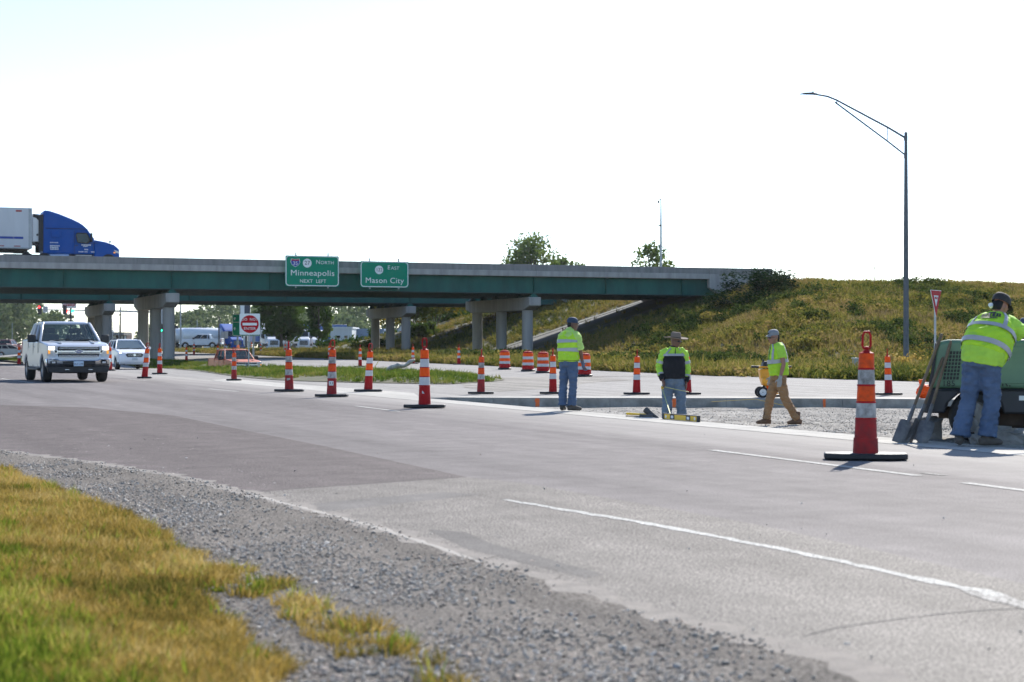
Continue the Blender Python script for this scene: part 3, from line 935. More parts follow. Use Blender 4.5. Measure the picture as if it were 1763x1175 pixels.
def wheel(parent, x, y, r, w, side, rim_mat=None, spokes=6, name='wheel'):
    t = MB().lathe([(r * .62, -w * .5), (r * .9, -w * .5), (r * .985, -w * .36), (r, -w * .15), (r, w * .15), (r * .985, w * .36), (r * .9, w * .5), (r * .62, w * .5)], 26, (x, y, r), 'Y')
    ty = t.build(name, M_TYRE, parent)
    ys = y + side * w * .38
    rm = MB().lathe([(r * .66, w * .45 * -1), (r * .66, w * .45), (r * .60, w * .46), (r * .56, w * .25), (r * .2, w * .3), (.01, w * .32)] if side > 0 else
                    [(r * .66, w * .45), (r * .66, -w * .45), (r * .60, -w * .46), (r * .56, -w * .25), (r * .2, -w * .3), (.01, -w * .32)], 22, (x, y, r), 'Y')
    rim = rm.build('rim', rim_mat or M_RIM, ty)
    mb = MB()
    for i in range(spokes):
        a = 6.2832 * i / spokes
        mb.bar((x + r * .1 * math.cos(a), ys, r + r * .1 * math.sin(a)), (x + r * .56 * math.cos(a), ys, r + r * .56 * math.sin(a)), r * .13, w * .1, up=(0, 1, 0))
    mb.build('spokes', rim_mat or M_RIM, ty)
    return ty

def lerp3(a, b, t):
    return tuple(a[i] + (b[i] - a[i]) * t for i in range(3))

def cab(root, B, T, zr, body_mat, mids, glass, pillar=.075, roof_crown=.06, doorglass=None):
    """hollow greenhouse. B, T: (x_front, x_rear, half_width, z) of belt and roof line; mids: x fractions of side pillars"""
    def bp(s, f): return (B[0] + (B[1] - B[0]) * f, s * B[2], B[3])
    def tp(s, f): return (T[0] + (T[1] - T[0]) * f, s * T[2], T[3])
    # roof
    mb = MB()
    xm = (T[0] + T[1]) / 2; L = T[0] - T[1]
    rings = []
    for fz, k, dx in ((T[3] - .02, 1.0, .02), (T[3] + roof_crown * .4, .985, .0), (T[3] + roof_crown * .85, .90, -.06), (T[3] + roof_crown, .62, -.22)):
        rings.append([(x, y, fz) for x, y in [(xm + a + (dx if a > 0 else -dx), b) for a, b in rounded(L, 2 * T[2] * k, .16, 3)]])
    n = len(rings[0]); vs = [p for r_ in rings for p in r_]; fs = []
    for i in range(len(rings) - 1):
        for j in range(n): fs.append((i * n + j, i * n + (j + 1) % n, (i + 1) * n + (j + 1) % n, (i + 1) * n + j))
    fs.append(tuple((len(rings) - 1) * n + j for j in range(n))); fs.append(tuple(range(n - 1, -1, -1)))
    mb.add(vs, fs).build('roof', body_mat, root)
    pm = MB()
    for s in (-1, 1):
        pm.bar(lerp3(bp(s, 0), tp(s, 0), -.02), lerp3(bp(s, 0), tp(s, 0), 1.02), pillar, pillar * 1.2)
        pm.bar(bp(s, 1), tp(s, 1), pillar * 2.0, pillar)
        for f in mids: pm.bar(bp(s, f), tp(s, f), pillar * 1.1, pillar * .8)
        pm.bar(tp(s, 0), tp(s, 1), pillar, pillar); 
        pm.bar(lerp3(bp(s, 0), bp(s, 0), 0), bp(s, 1), pillar * .5, pillar)
    pm.build('pillars', body_mat, root, bev=.015)
    # panes
    i_ = .02
    w = MB().quad((B[0] + i_, -B[2] + .05, B[3] + .01), (B[0] + i_, B[2] - .05, B[3] + .01), (T[0] + i_, T[2] - .04, T[3] - .02), (T[0] + i_, -T[2] + .04, T[3] - .02))
    w.build('windscreen', glass, root, smooth=0)
    MB().quad((B[1] - i_, -B[2] + .09, B[3] + .03), (B[1] - i_, B[2] - .09, B[3] + .03), (T[1] - i_, T[2] - .09, T[3] - .03), (T[1] - i_, -T[2] + .09, T[3] - .03)).build('rear_window', glass, root, smooth=0)
    fr = [0] + list(mids) + [1]
    for s in (-1, 1):
        for a, b in zip(fr[:-1], fr[1:]):
            e = .012
            MB().quad(*[(p[0], p[1] + s * .005, p[2]) for p in (bp(s, a + e), bp(s, b - e), tp(s, b - e), tp(s, a + e))]).build('side_window', doorglass or glass, root, smooth=0)

def seats(root, xs, y, z, driver=None):
    for x in xs:
        for s in (-1, 1):
            mb = MB().box((x, s * y, z), (.16, .48, .62), ry=R(-14)).box((x + .22, s * y, z - .3), (.5, .48, .16)).box((x - .1, s * y, z + .42), (.1, .26, .18))
            mb.build('seat', M_SEAT, root, bev=.04)

def pickup(name, body, loc, rz, label, front_detail=True, cabglass=None, plate=True, cat='pickup', s=1.0, mirror=M_TRIM, group=None, lit=True):
    root = empty(name, loc, rz, label, cat, group)
    root.scale = (s, s, s)
    fr, rr = 1.98, -1.72
    prof = [(-2.92, .62), (-2.92, 1.36), (-1.5, 1.36), (-1.44, 1.29), (1.16, 1.29), (1.5, 1.285), (2.3, 1.235), (2.66, 1.19), (2.80, 1.12), (2.86, .98), (2.86, .60), (2.6, .46)]
    prof += [(fr + .50, .46)] + [(fr + .47 * math.cos(R(18 + 144 * i / 10)), .40 + .47 * math.sin(R(18 + 144 * i / 10))) for i in range(11)] + [(fr - .50, .44)]
    prof += [(rr + .50, .44)] + [(rr + .47 * math.cos(R(18 + 144 * i / 10)), .40 + .47 * math.sin(R(18 + 144 * i / 10))) for i in range(11)] + [(rr - .50, .52)]
    b = MB().prism(prof, -1.0, 1.0)
    def shape(p):
        x, y, z = p
        k = 1.0 - .05 * sstep((x - 2.2) / .7) - .035 * sstep((z - 1.0) / .4) - .03 * sstep((.7 - z) / .35)
        return (x, y * k, z)
    b.move(shape)
    bo = b.build('body', body, root, bev=.05, seg=3)
    # bed opening, shown as a dark liner sunk in the top of the box
    MB().box((-2.18, 0, 1.362), (1.3, 1.6, .012)).build('bed_liner', M_TRIM, root)
    MB().box((0, 0, .40), (5.2, 1.0, .24)).build('chassis', M_TRIM, root)
    for s_ in (-1, 1):
        MB().bar((1.35, s_ * .98, .40), (-1.05, s_ * .98, .40), .16, .07).build('running_board', M_TRIM, root, bev=.02)
        wheel(root, fr, s_ * .86, .405, .27, s_); wheel(root, rr, s_ * .86, .405, .27, s_)
        mb = MB().box((.86, s_ * 1.16, 1.38), (.12, .26, .25)); mb.bar((.84, s_ * .93, 1.30), (.86, s_ * 1.1, 1.32), .07)
        mb.build('mirror', mirror, root, bev=.03)
        for x in (.18, -.9):
            MB().box((x, s_ * .985, 1.11), (.17, .03, .035)).build('door_handle', M_CHROME, root, bev=.01)
        mb = MB()
        for x in (1.02, -.12, -1.28): mb.box((x, s_ * .985, .86), (.012, .012, .78))
        mb.build('door_gap', M_TRIM, root)
        MB().box((-2.88, s_ * .92, 1.08), (.1, .14, .42)).build('tail_lamp', M_TAIL, root, bev=.02)
    MB().box((-2.96, 0, .62), (.16, 1.86, .2)).build('rear_bumper', M_CHROME, root, bev=.03)
    MB().box((-2.925, 0, 1.15), (.02, 1.5, .05)).build('tailgate_handle', M_TRIM, root)
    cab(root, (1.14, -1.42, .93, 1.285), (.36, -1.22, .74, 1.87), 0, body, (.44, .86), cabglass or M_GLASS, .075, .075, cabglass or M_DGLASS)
    seats(root, (.05, -.95), .42, 1.22)
    MB().box((.95, 0, 1.23), (.5, 1.75, .14)).build('dashboard', M_TRIM, root, bev=.03)
    # hood crease and wipers
    mb = MB()
    for s_ in (-1, 1): mb.bar((1.3, s_ * .62, 1.30), (2.55, s_ * .50, 1.235), .1, .03)
    mb.build('bonnet_crease', body, bo, bev=.012)
    mb = MB().bar((1.19, .1, 1.31), (1.08, .75, 1.36), .03).bar((1.19, -.62, 1.31), (1.08, .02, 1.36), .03)
    mb.build('wiper', M_TRIM, root)
    if not front_detail: return root
    X = 2.86
    # grille
    g = MB().prism([(-.62, .80), (.62, .80), (.66, .95), (.62, 1.12), (-.62, 1.12), (-.66, .95)], X - .02, X + .02, 'X').build('grille', M_TRIM, root, bev=.01)
    for z, h, w in ((1.105, .02, 1.16), (1.055, .016, 1.2), (.972, .048, 1.34), (.92, .026, 1.3), (.845, .016, 1.2), (.80, .022, 1.22)):
        MB().box((X + .035, 0, z), (.05, w, h)).build('grille_bar', M_CHROME, g, bev=.006)
    n = 24
    for k, mm in ((1.0, M_CHROME), (.88, M_EMBLEM)):
        MB().prism([(.135 * k * math.cos(6.2832 * i / n), .965 + .058 * k * math.sin(6.2832 * i / n)) for i in range(n)], X + .06, X + (.072 if k == 1 else .078), 'X').build('emblem', mm, g)
    text_part('Ford', .085, M_CHROME, g, (X + .081, 0, .967), (R(90), 0, R(90)), width=1.1)
    for s_ in (-1, 1):
        h_ = MB().prism([(s_ * .70, .80), (s_ * .95, .83), (s_ * .955, 1.14), (s_ * .66, 1.13), (s_ * .66, 1.04), (s_ * .74, 1.02), (s_ * .74, .9), (s_ * .67, .88)], X - .10, X + .012, 'X').build('headlamp', M_LAMP, root, bev=.012)
        MB().box((X + .018, s_ * .83, 1.07), (.02, .17, .10)).build('bulb', M_LAMPON if lit else M_LAMP, h_, bev=.01)
        MB().box((X + .012, s_ * .90, .95), (.02, .07, .12)).build('amber_lens', M_AMBER, h_, bev=.008)
        MB().prism([(s_ * .64, .88), (s_ * .76, .91), (s_ * .76, 1.02), (s_ * .64, 1.03)], X + .0, X + .03, 'X').build('grille_end', M_CHROME, g, bev=.01)
        MB().box((X + .034, s_ * .70, .965), (.01, .07, .075)).build('grille_end_inset', M_TRIM, g)
    bp = MB().prism([(-.98, .50), (.98, .50), (1.0, .60), (.99, .74), (.66, .745), (.58, .70), (-.58, .70), (-.66, .745), (-.99, .74), (-1.0, .60)], X - .12, X + .13, 'X')
    bp.move(lambda p: (p[0] - .16 * (abs(p[1]) / 1.0) ** 3, p[1], p[2]))
    bo2 = bp.build('front_bumper', M_CHROME, root, bev=.025)
    MB().box((X + .115, 0, .605), (.05, 1.0, .10)).build('bumper_insert', M_TRIM, bo2, bev=.01)
    for s_ in (-1, 1):
        MB().box((X + .075, s_ * .775, .625), (.05, .2, .09)).build('fog_lamp_recess', M_TRIM, bo2, bev=.015)
        MB().box((X + .102, s_ * .775, .625), (.012, .11, .055)).build('fog_lamp', M_LAMP, bo2, bev=.008)
        MB().box((X + .05, s_ * .36, .40), (.06, .14, .03)).build('tow_hook', M_CHROME, root, bev=.01)
    MB().prism([(-.9, .30), (.9, .30), (.97, .50), (-.97, .50)], X - .25, X + .03, 'X').build('valance', M_TRIM, root, bev=.02)
    if plate:
        pl = MB().box((X + .15, -.02, .585), (.012, .305, .155)).build('licence_plate', M_PLATE, root, bev=.008)
        text_part('JKZ 278', .078, M_NAVY, pl, (X + .158, -.02, .575), (R(90), 0, R(90)))
    return root

# the white pickup coming towards us
px_, py_ = spot(124, 657)[:2]
d = 57.0
hd = math.atan2(-UY, -UX)          # towards the camera along the road
main_pick = pickup("pickup_truck", M_CARSILVER, ((111 - 881.5) / F_PX * 60.0, 60.0, 0), hd + R(2), "white pickup with chrome grille and lit headlamps driving towards the camera", s=1.05)
# people seen through the windscreen
def occupant(root, x, y):
    mb = MB().tube([(x, y, .95), (x, y, 1.2), (x + .02, y, 1.42), (x + .02, y, 1.5)], [(.2, .13), (.23, .14), (.17, .1), (.06, .06)], 12, ax=(0, 1, 0))
    mb.ball((x + .04, y, 1.62), (.1, .085, .125))
    for s in (-1, 1): mb.tube([(x, y + s * .2, 1.38), (x + .18, y + s * .24, 1.16), (x + .45, y + s * .12, 1.26)], [.06, .05, .04], 8)
    o = blob(mb, 'person', M_SILHOUETTE, None, .02, 2)
    return o
drv = occupant(None, 0, 0)
drv.matrix_world = main_pick.matrix_basis @ Matrix.Translation((.18, .42, -.02))
tag(drv, 'driver shown as a dark silhouette behind the wheel of the oncoming white pickup', 'person')

# white SUV behind it
def suv(name, body, loc, rz, label, s=1.0):
    root = empty(name, loc, rz, label, 'suv'); root.scale = (s, s, s)
    fr, rr = 1.28, -1.28
    prof = [(-2.1, .5), (-2.12, .95), (-2.02, 1.1), (.9, 1.08), (1.35, 1.03), (1.85, .93), (2.08, .80), (2.14, .6), (2.1, .38), (1.95, .26), (fr + .42, .28)]
    prof += [(fr + .38 * math.cos(R(12 + 156 * i / 10)), .33 + .38 * math.sin(R(12 + 156 * i / 10))) for i in range(11)] + [(fr - .42, .26), (rr + .42, .26)]
    prof += [(rr + .38 * math.cos(R(12 + 156 * i / 10)), .33 + .38 * math.sin(R(12 + 156 * i / 10))) for i in range(11)] + [(rr - .42, .3)]
    b = MB().prism(prof, -.89, .89)
    b.move(lambda p: (p[0], p[1] * (1 - .13 * sstep((p[0] - 1.4) / .8) - .06 * sstep((p[2] - .8) / .35) - .08 * sstep((-1.6 - p[0]) / .6)), p[2]))
    b.build('body', body, root, bev=.06, seg=3)
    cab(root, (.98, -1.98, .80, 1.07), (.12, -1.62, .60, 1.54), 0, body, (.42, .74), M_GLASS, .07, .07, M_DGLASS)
    seats(root, (-.1, -.95), .36, 1.0)
    for s_ in (-1, 1):
        wheel(root, fr, s_ * .76, .335, .225, s_); wheel(root, rr, s_ * .76, .335, .225, s_)
        mb = MB().box((.72, s_ * .99, 1.13), (.12, .2, .14)); mb.bar((.72, s_ * .82, 1.1), (.72, s_ * .95, 1.1), .05)
        mb.build('mirror', body, root, bev=.04)
        h = MB().prism([(s_ * .42, .79), (s_ * .74, .80), (s_ * .77, .90), (s_ * .70, .91), (s_ * .44, .84)], 2.0, 2.07, 'X').move(lambda p: (p[0] - .5 * max(0, abs(p[1]) - .42), p[1], p[2])).build('headlamp', M_LAMP, root, bev=.01)
        MB().box((1.93, s_ * .70, .87), (.05, .13, .05)).build('bulb', M_LAMPON, h, bev=.01)
        MB().box((2.04, s_ * .62, .50), (.1, .24, .10)).build('fog_lamp_recess', M_TRIM, root, bev=.02)
        MB().bar((.05, s_ * .55, 1.635), (-1.5, s_ * .55, 1.62), .05).build('roof_rail', M_TRIM, root, bev=.01)
    g = MB().prism([(-.46, .77), (-.38, .655), (.38, .655), (.46, .77), (.38, .86), (-.38, .86)], 2.05, 2.135, 'X').build('grille', M_TRIM, root, bev=.015)
    for z in (.725, .79): MB().box((2.137, 0, z), (.012, .74, .010)).build('grille_bar', M_CHROME, g)
    MB().prism([(.065 * math.cos(6.2832 * i / 20), .765 + .065 * math.sin(6.2832 * i / 20)) for i in range(20)], 2.13, 2.155, 'X').build('emblem', M_CHROME, g)
    pl = MB().box((2.155, 0, .55), (.012, .30, .15)).build('licence_plate', M_PLATEW, root, bev=.008)
    text_part('CYF 274', .07, M_NAVY, pl, (2.163, 0, .55), (R(90), 0, R(90)))
    MB().prism([(-.82, .26), (.82, .26), (.86, .40), (.6, .44), (-.6, .44), (-.86, .40)], 1.95, 2.13, 'X').move(lambda p: (p[0] - .25 * abs(p[1]) ** 2, p[1], p[2])).build('lower_bumper', M_TRIM, root, bev=.02)
    MB().prism([(-.5, .27), (.5, .27), (.56, .34), (-.56, .34)], 2.1, 2.15, 'X').build('skid_plate', M_RIM, root, bev=.01)
    MB().bar((1.0, .05, 1.10), (.93, .6, 1.14), .025).bar((1.0, -.6, 1.10), (.93, -.05, 1.14), .025).build('wiper', M_TRIM, root)
    return root
x_, y_ = spot(220, 636)[:2]
suv('crossover_suv', M_CARWHITE, (x_, y_, 0), hd + R(1), 'white compact crossover with dark oval grille behind the oncoming pickup', 1.0)

# orange pickup sunk in the median ditch
gx, gy_ = at(404, 600, 93)[:2]
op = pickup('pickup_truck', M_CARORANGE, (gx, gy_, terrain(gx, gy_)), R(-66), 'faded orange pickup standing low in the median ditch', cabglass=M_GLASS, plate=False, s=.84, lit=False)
mb = MB().lathe([(.10, 0), (.10, .1), (.07, .22), (0.001, .24)], 12, (-.1, .25, 1.97))
mb.build('roof_beacon', mat('orange_beacon', (.95, .22, .03), .3, .1, 6), op)

# black crossover standing behind the compressor
suv('crossover_suv', M_CARBLACK, (8.98, 27.0, -.08), R(62), 'black crossover parked behind the green compressor, mostly out of view', 1.06)

# far traffic
def far_vehicle(px, d, zoff=0.0):
    x = (px - 881.5) / F_PX * d
    return (x, d, terrain(x, d) + zoff)
pickup('pickup_truck', M_CARSILVER, far_vehicle(347, 236, .25), R(176), 'white pickup seen side-on in front of the parked lorries', plate=False, lit=False)
pickup('pickup_truck', M_CARRED, far_vehicle(14, 236, .2), R(84), 'dark red pickup seen from behind at the far crossing', plate=False, lit=False)

# ---------------------------------------------------------------- lorries
M_BLUE = mat('blue_lorry_paint', (.004, .075, .33), .5, .05, 2.0, spec=.25)
M_WHITEL = paint('white_lorry_paint', (.70, .71, .72), .35)
M_TRAILER = mat('trailer_panel', (.56, .57, .59), .4, .05, 1.5, stretch=(1, 1, .2))
M_STRIPE = mat('blue_stripe', (.015, .05, .30), .5, .05, 3)
M_LETTER = mat('white_lettering', (.66, .69, .74), .5, .06, 6)
def tractor(name, body, loc, rz, label, sleeper=True, lit=False, group=None, letters=False):
    root = empty(name, loc, rz, label, 'lorry', group)
    # x forward; cab from -3.1 (sleeper) to 0.9, bonnet to 2.9
    if sleeper:
        prof = [(-3.1, .95), (-3.1, 3.85), (-2.95, 3.98), (-2.55, 3.96), (-1.6, 3.76), (-.4, 3.42), (.1, 3.2), (.42, 3.0), (.72, 2.72), (1.02, 2.32), (1.2, 2.03), (1.2, .95)]
    else:
        prof = [(-1.5, .95), (-1.5, 2.9), (-1.35, 3.0), (.2, 3.02), (.5, 2.9), (.78, 2.6), (1.02, 2.3), (1.2, 2.03), (1.2, .95)]
    cx = lambda x: x if x > -.3 else -.3 + (x + .3) * .72
    if sleeper: prof = [(cx(a), b) for a, b in prof]
    b = MB().prism(prof, -1.22, 1.22)
    b.move(lambda p: (p[0], p[1] * (1 - .1 * sstep((p[2] - 3.0) / 1.0) - .13 * sstep((p[0] - .3) / 1.0)), p[2]))
    bo = b.build('cab', body, root, bev=.10, seg=3)
    h = MB().prism([(1.18, .75), (1.18, 2.0), (1.9, 1.88), (2.6, 1.68), (2.88, 1.45), (2.98, 1.1), (2.98, .55), (2.7, .5)], -1.04, 1.04)
    h.move(lambda p: (p[0], p[1] * (1 - .14 * sstep((p[0] - 2.2) / .8) - .1 * sstep((p[2] - 1.5) / .5)), p[2]))
    ho = h.build('bonnet', body, root, bev=.09, seg=3)
    MB().prism([(-.62, .75), (.62, .75), (.58, 1.42), (-.58, 1.42)], 2.965, 3.0, 'X').build('grille', M_TRIM, root, bev=.02)
    for z in (.85, 1.0, 1.15, 1.3): MB().box((3.005, 0, z), (.02, 1.1, .03)).build('grille_bar', M_CHROME, root)
    MB().box((2.95, 0, .45), (.24, 2.3, .3)).build('bumper', body, root, bev=.05)
    for s in (-1, 1):
        hl = MB().prism([(2.58, 1.32), (2.93, 1.20), (2.96, 1.05), (2.72, 1.12)], s * .80, s * .93).build('headlamp', M_LAMP, root, bev=.015)
        MB().box((2.62, s * .935, 1.12), (.12, .02, .1)).build('amber_lens', M_AMBER, hl)
        pts = [(.1, 1.78), (.78, 1.72), (.95, 1.95), (.72, 2.42), (.05, 2.42), (-.02, 2.25)]
        MB().prism([(a - .06 + 0.0, b) for a, b in pts], s * 1.1 - s * .0, s * 1.245).build('side_window', M_DGLASS if not letters else M_GLASS, root, smooth=0)
        fr_ = MB()
        for (a, b), (c, e) in zip(pts, pts[1:] + pts[:1]): fr_.bar((a - .06, s * 1.235, b), (c - .06, s * 1.235, e), .07, .05, up=(0, 1, 0))
        fr_.build('window_frame', M_TRIM, root)
        mb = MB().box((.95, s * 1.48, 2.12), (.14, .16, .62)); mb.bar((.9, s * 1.1, 1.85), (.95, s * 1.45, 1.88), .07); mb.build('mirror', M_TRIM, root, bev=.03)
        MB().box((2.3, s * .98, 1.88), (.1, .16, .16)).bar((2.3, s * .9, 1.6), (2.3, s * .98, 1.85), .04).build('fender_mirror', M_TRIM, root, bev=.02)
        for x, w in ((2.2, .3), (-2.2, .58), (-3.4, .58)):
            if sleeper or x > 0 or x < -2: wheel(root, x, s * 1.0, .5, w, s, M_STEELRIM, 5)
        MB().lathe([(.3, -1.1), (.3, .35)], 14, (-.9, s * .95, .72), 'X', True).build('fuel_tank', M_CHROME, root)
        MB().box((1.0, s * 1.19, 1.75), (.9, .03, .03)).build('trim_line', M_TRIM, root)
    MB().box((1.0, 0, 2.36), (.02, 1.9, .02)).build('wiper', M_TRIM, root)
    ws = MB().quad((1.235, -.98, 2.03), (1.235, .98, 2.03), (.62, .92, 2.86), (.62, -.92, 2.86)).build('windscreen', M_DGLASS, root, smooth=0)
    ch = MB().box((-1.6, .38, .78), (6.6, .1, .26)).box((-1.6, -.38, .78), (6.6, .1, .26)).box((-3.7, 0, 1.05), (1.0, .9, .12))
    ch.build('chassis', M_TRIM, root)
    if sleeper:
        for s in (-1, 1):
            MB().prism([(-2.62, 1.1), (-2.3, 1.1), (-2.3, 3.7), (-2.62, 3.6)], s * 1.16 - .02, s * 1.16 + .02).build('side_fairing', M_TRIM, root)
            MB().box((-.7, s * 1.215, 2.72), (2.9, .03, .03)).build('trim_line', M_TRIM, root)
    for s in (-1, 1):
        mb = MB()
        for x, z0, z1 in ((-.18, 1.0, 2.6), (1.12, 1.0, 1.75)): mb.box((x, s * 1.222, (z0 + z1) / 2), (.02, .012, z1 - z0))
        mb.build('door_gap', M_TRIM, root)
        MB().box((-.05, s * 1.23, 1.55), (.16, .03, .05)).build('door_handle', M_TRIM, root)
        MB().box((.45, s * 1.2, .86), (1.1, .12, .07)).build('step', M_STEEL, root)
        if sleeper: MB().prism([(-1.75, 2.1), (-1.15, 2.1), (-1.15, 2.6), (-1.75, 2.6)], s * 1.215, s * 1.228).build('locker_door', body, root, bev=.01)
    if letters:
        s = -1
        rnd = random.Random(4)
        for x0, x1, z, h_ in ((-1.85, -1.35, 1.72, .07), (-1.85, -1.25, 1.5, .09), (-1.85, -1.28, 1.38, .09), (-1.83, -1.26, 1.26, .09), (.42, .62, 1.75, .06), (.3, .95, 1.6, .09), (.42, .7, 1.5, .06), (.5, .75, 1.28, .09), (.1, .36, 1.12, .07), (.5, .7, 1.12, .06), (.95, 1.15, 1.12, .07)):
            mb = MB(); x = x0
            while x < x1:
                w = rnd.uniform(.04, .09); mb.box((x + w / 2, s * 1.232, z), (w, .012, h_)); x += w + .025
            mb.build('lettering', M_LETTER, root)
    return root

def trailer(name, loc, rz, label, reefer=True, body=None, group=None):
    root = empty(name, loc, rz, label, 'trailer', group)
    L = 16.0
    body = body or M_TRAILER
    MB().box((-L / 2, 0, 2.68), (L, 2.56, 2.82)).build('box', body, root, bev=.03)
    for s in (-1, 1):
        mb = MB()
        for i in range(1, 13): mb.box((-i * 1.25, s * 1.283, 2.68), (.03, .012, 2.6))
        mb.build('panel_seams', body, root)
        MB().box((-L / 2 - .25, s * 1.284, 2.0), (L - .7, .010, .16)).build('stripe', M_STRIPE, root)
        MB().box((-L / 2, s * 1.286, 1.3), (L - .05, .014, .09)).build('bottom_rail', M_STEEL, root)
        MB().box((-.14, s * 1.286, 2.68), (.2, .014, 2.8)).build('corner_post', M_STEEL, root)
        mb = MB()
        for i in range(14): mb.box((-1.0 - i * 1.1, s * 1.296, 1.42), (.42, .008, .06))
        mb.build('reflector', M_TAIL, root)
        MB().box((-.9, s * 1.285, 3.86), (.4, .012, .12)).build('maker_plate', M_TAIL, root)
        for x in (-12.6, -13.9): wheel(root, x, s * 1.0, .5, .58, s, M_STEELRIM, 5)
        MB().box((-3.0, s * .7, .65), (.14, .14, 1.2)).build('landing_leg', M_TRIM, root)
    if reefer:
        r = MB().prism([(.02, 1.75), (.62, 1.75), (.68, 2.0), (.68, 3.5), (.55, 3.72), (.02, 3.72)], -1.0, 1.0).build('refrigeration_unit', M_WHITEL, root, bev=.06)
        for s in (-1, 1):
            MB().prism([(.08, 3.72), (.6, 3.6), (.69, 3.2), (.69, 2.5), (.58, 2.55), (.5, 3.2), (.3, 3.42), (.08, 3.5)], s * 1.005, s * 1.02).build('grille', M_TRIM, r)
            MB().box((.38, s * 1.01, 2.25), (.12, .02, .14)).build('gauge', M_TRIM, r)
        MB().box((.36, 0, 1.62), (.6, 1.9, .06)).build('unit_base', M_TRIM, r)
    MB().box((-6, 0, 1.12), (11.5, 1.0, .2)).build('chassis', M_TRIM, root)
    return root

# blue lorry with its refrigerated trailer crossing the bridge
u_t = 122.6 + 3.6
def deck_pt(v): 
    x, y = road_xy(u_t, v); return (x, y, 6.775)
# place so that the bonnet tip falls near the left of the bridge
def v_for(px, u):
    k = (px - 881.5) / F_PX
    # X = u*UX + v*VX ; d = u*UY + v*VY ; X = k d
    return u * (k * UY - UX) / (VX - k * VY)
v_nose = v_for(203, u_t)
tractor('semi_tractor', M_BLUE, deck_pt(v_nose - 3.0), ROAD_A, 'blue sleeper-cab lorry crossing the bridge', True, letters=True, group=None)
v_tr = v_for(52, u_t)
trailer('refrigerated_trailer', deck_pt(v_tr), ROAD_A, 'white refrigerated trailer with blue stripe behind the blue lorry on the bridge')

tractor('semi_tractor', M_BLUE, far_vehicle(398, 262), R(-62), 'blue lorry parked at the truck stop below the overpass')
trailer('box_trailer', far_vehicle(432, 275), R(-150), 'blue box trailer parked beside the blue lorry at the truck stop', False, paint('dull_blue_trailer', (.06, .14, .36), .45))
tractor('semi_tractor', M_WHITEL, far_vehicle(466, 258), R(-72), 'white sleeper-cab lorry with tall roof facing the road')
tractor('semi_tractor', M_WHITEL, far_vehicle(497, 266), R(-50), 'white lorry half hidden behind the broad dark tree')
tractor('day_cab_lorry', M_WHITEL, far_vehicle(518, 258), R(-75), 'white day-cab lorry between the two dark trees', False)
tractor('day_cab_lorry', M_WHITEL, far_vehicle(541, 264), R(-70), 'white low lorry behind the narrower dark tree', False)
trailer('box_trailer', far_vehicle(470, 282), R(-100), 'white box trailer behind the tall white lorry', False, M_WHITEL)
for px, lb in ((330, 'silver parked tank trailer left of the truck stop row'), (362, 'silver parked tank trailer right behind the white pickup')):
    r_ = empty('tank_trailer', far_vehicle(px, 262), R(30), lb, 'trailer', 'tank trailers at the truck stop')
    MB().lathe([(.02, -4.6), (.8, -4.5), (1.1, -4.1), (1.15, 0), (1.1, 4.1), (.8, 4.5), (.02, 4.6)], 20, (0, 0, 2.2), 'X').build('tank', M_WHITEL, r_)
    MB().box((0, 0, .95), (8, .9, .2)).build('chassis', M_TRIM, r_)
    for s in (-1, 1):
        for x in (-3.3, -2.2): wheel(r_, x, s * .95, .5, .4, s, M_STEELRIM, 5)

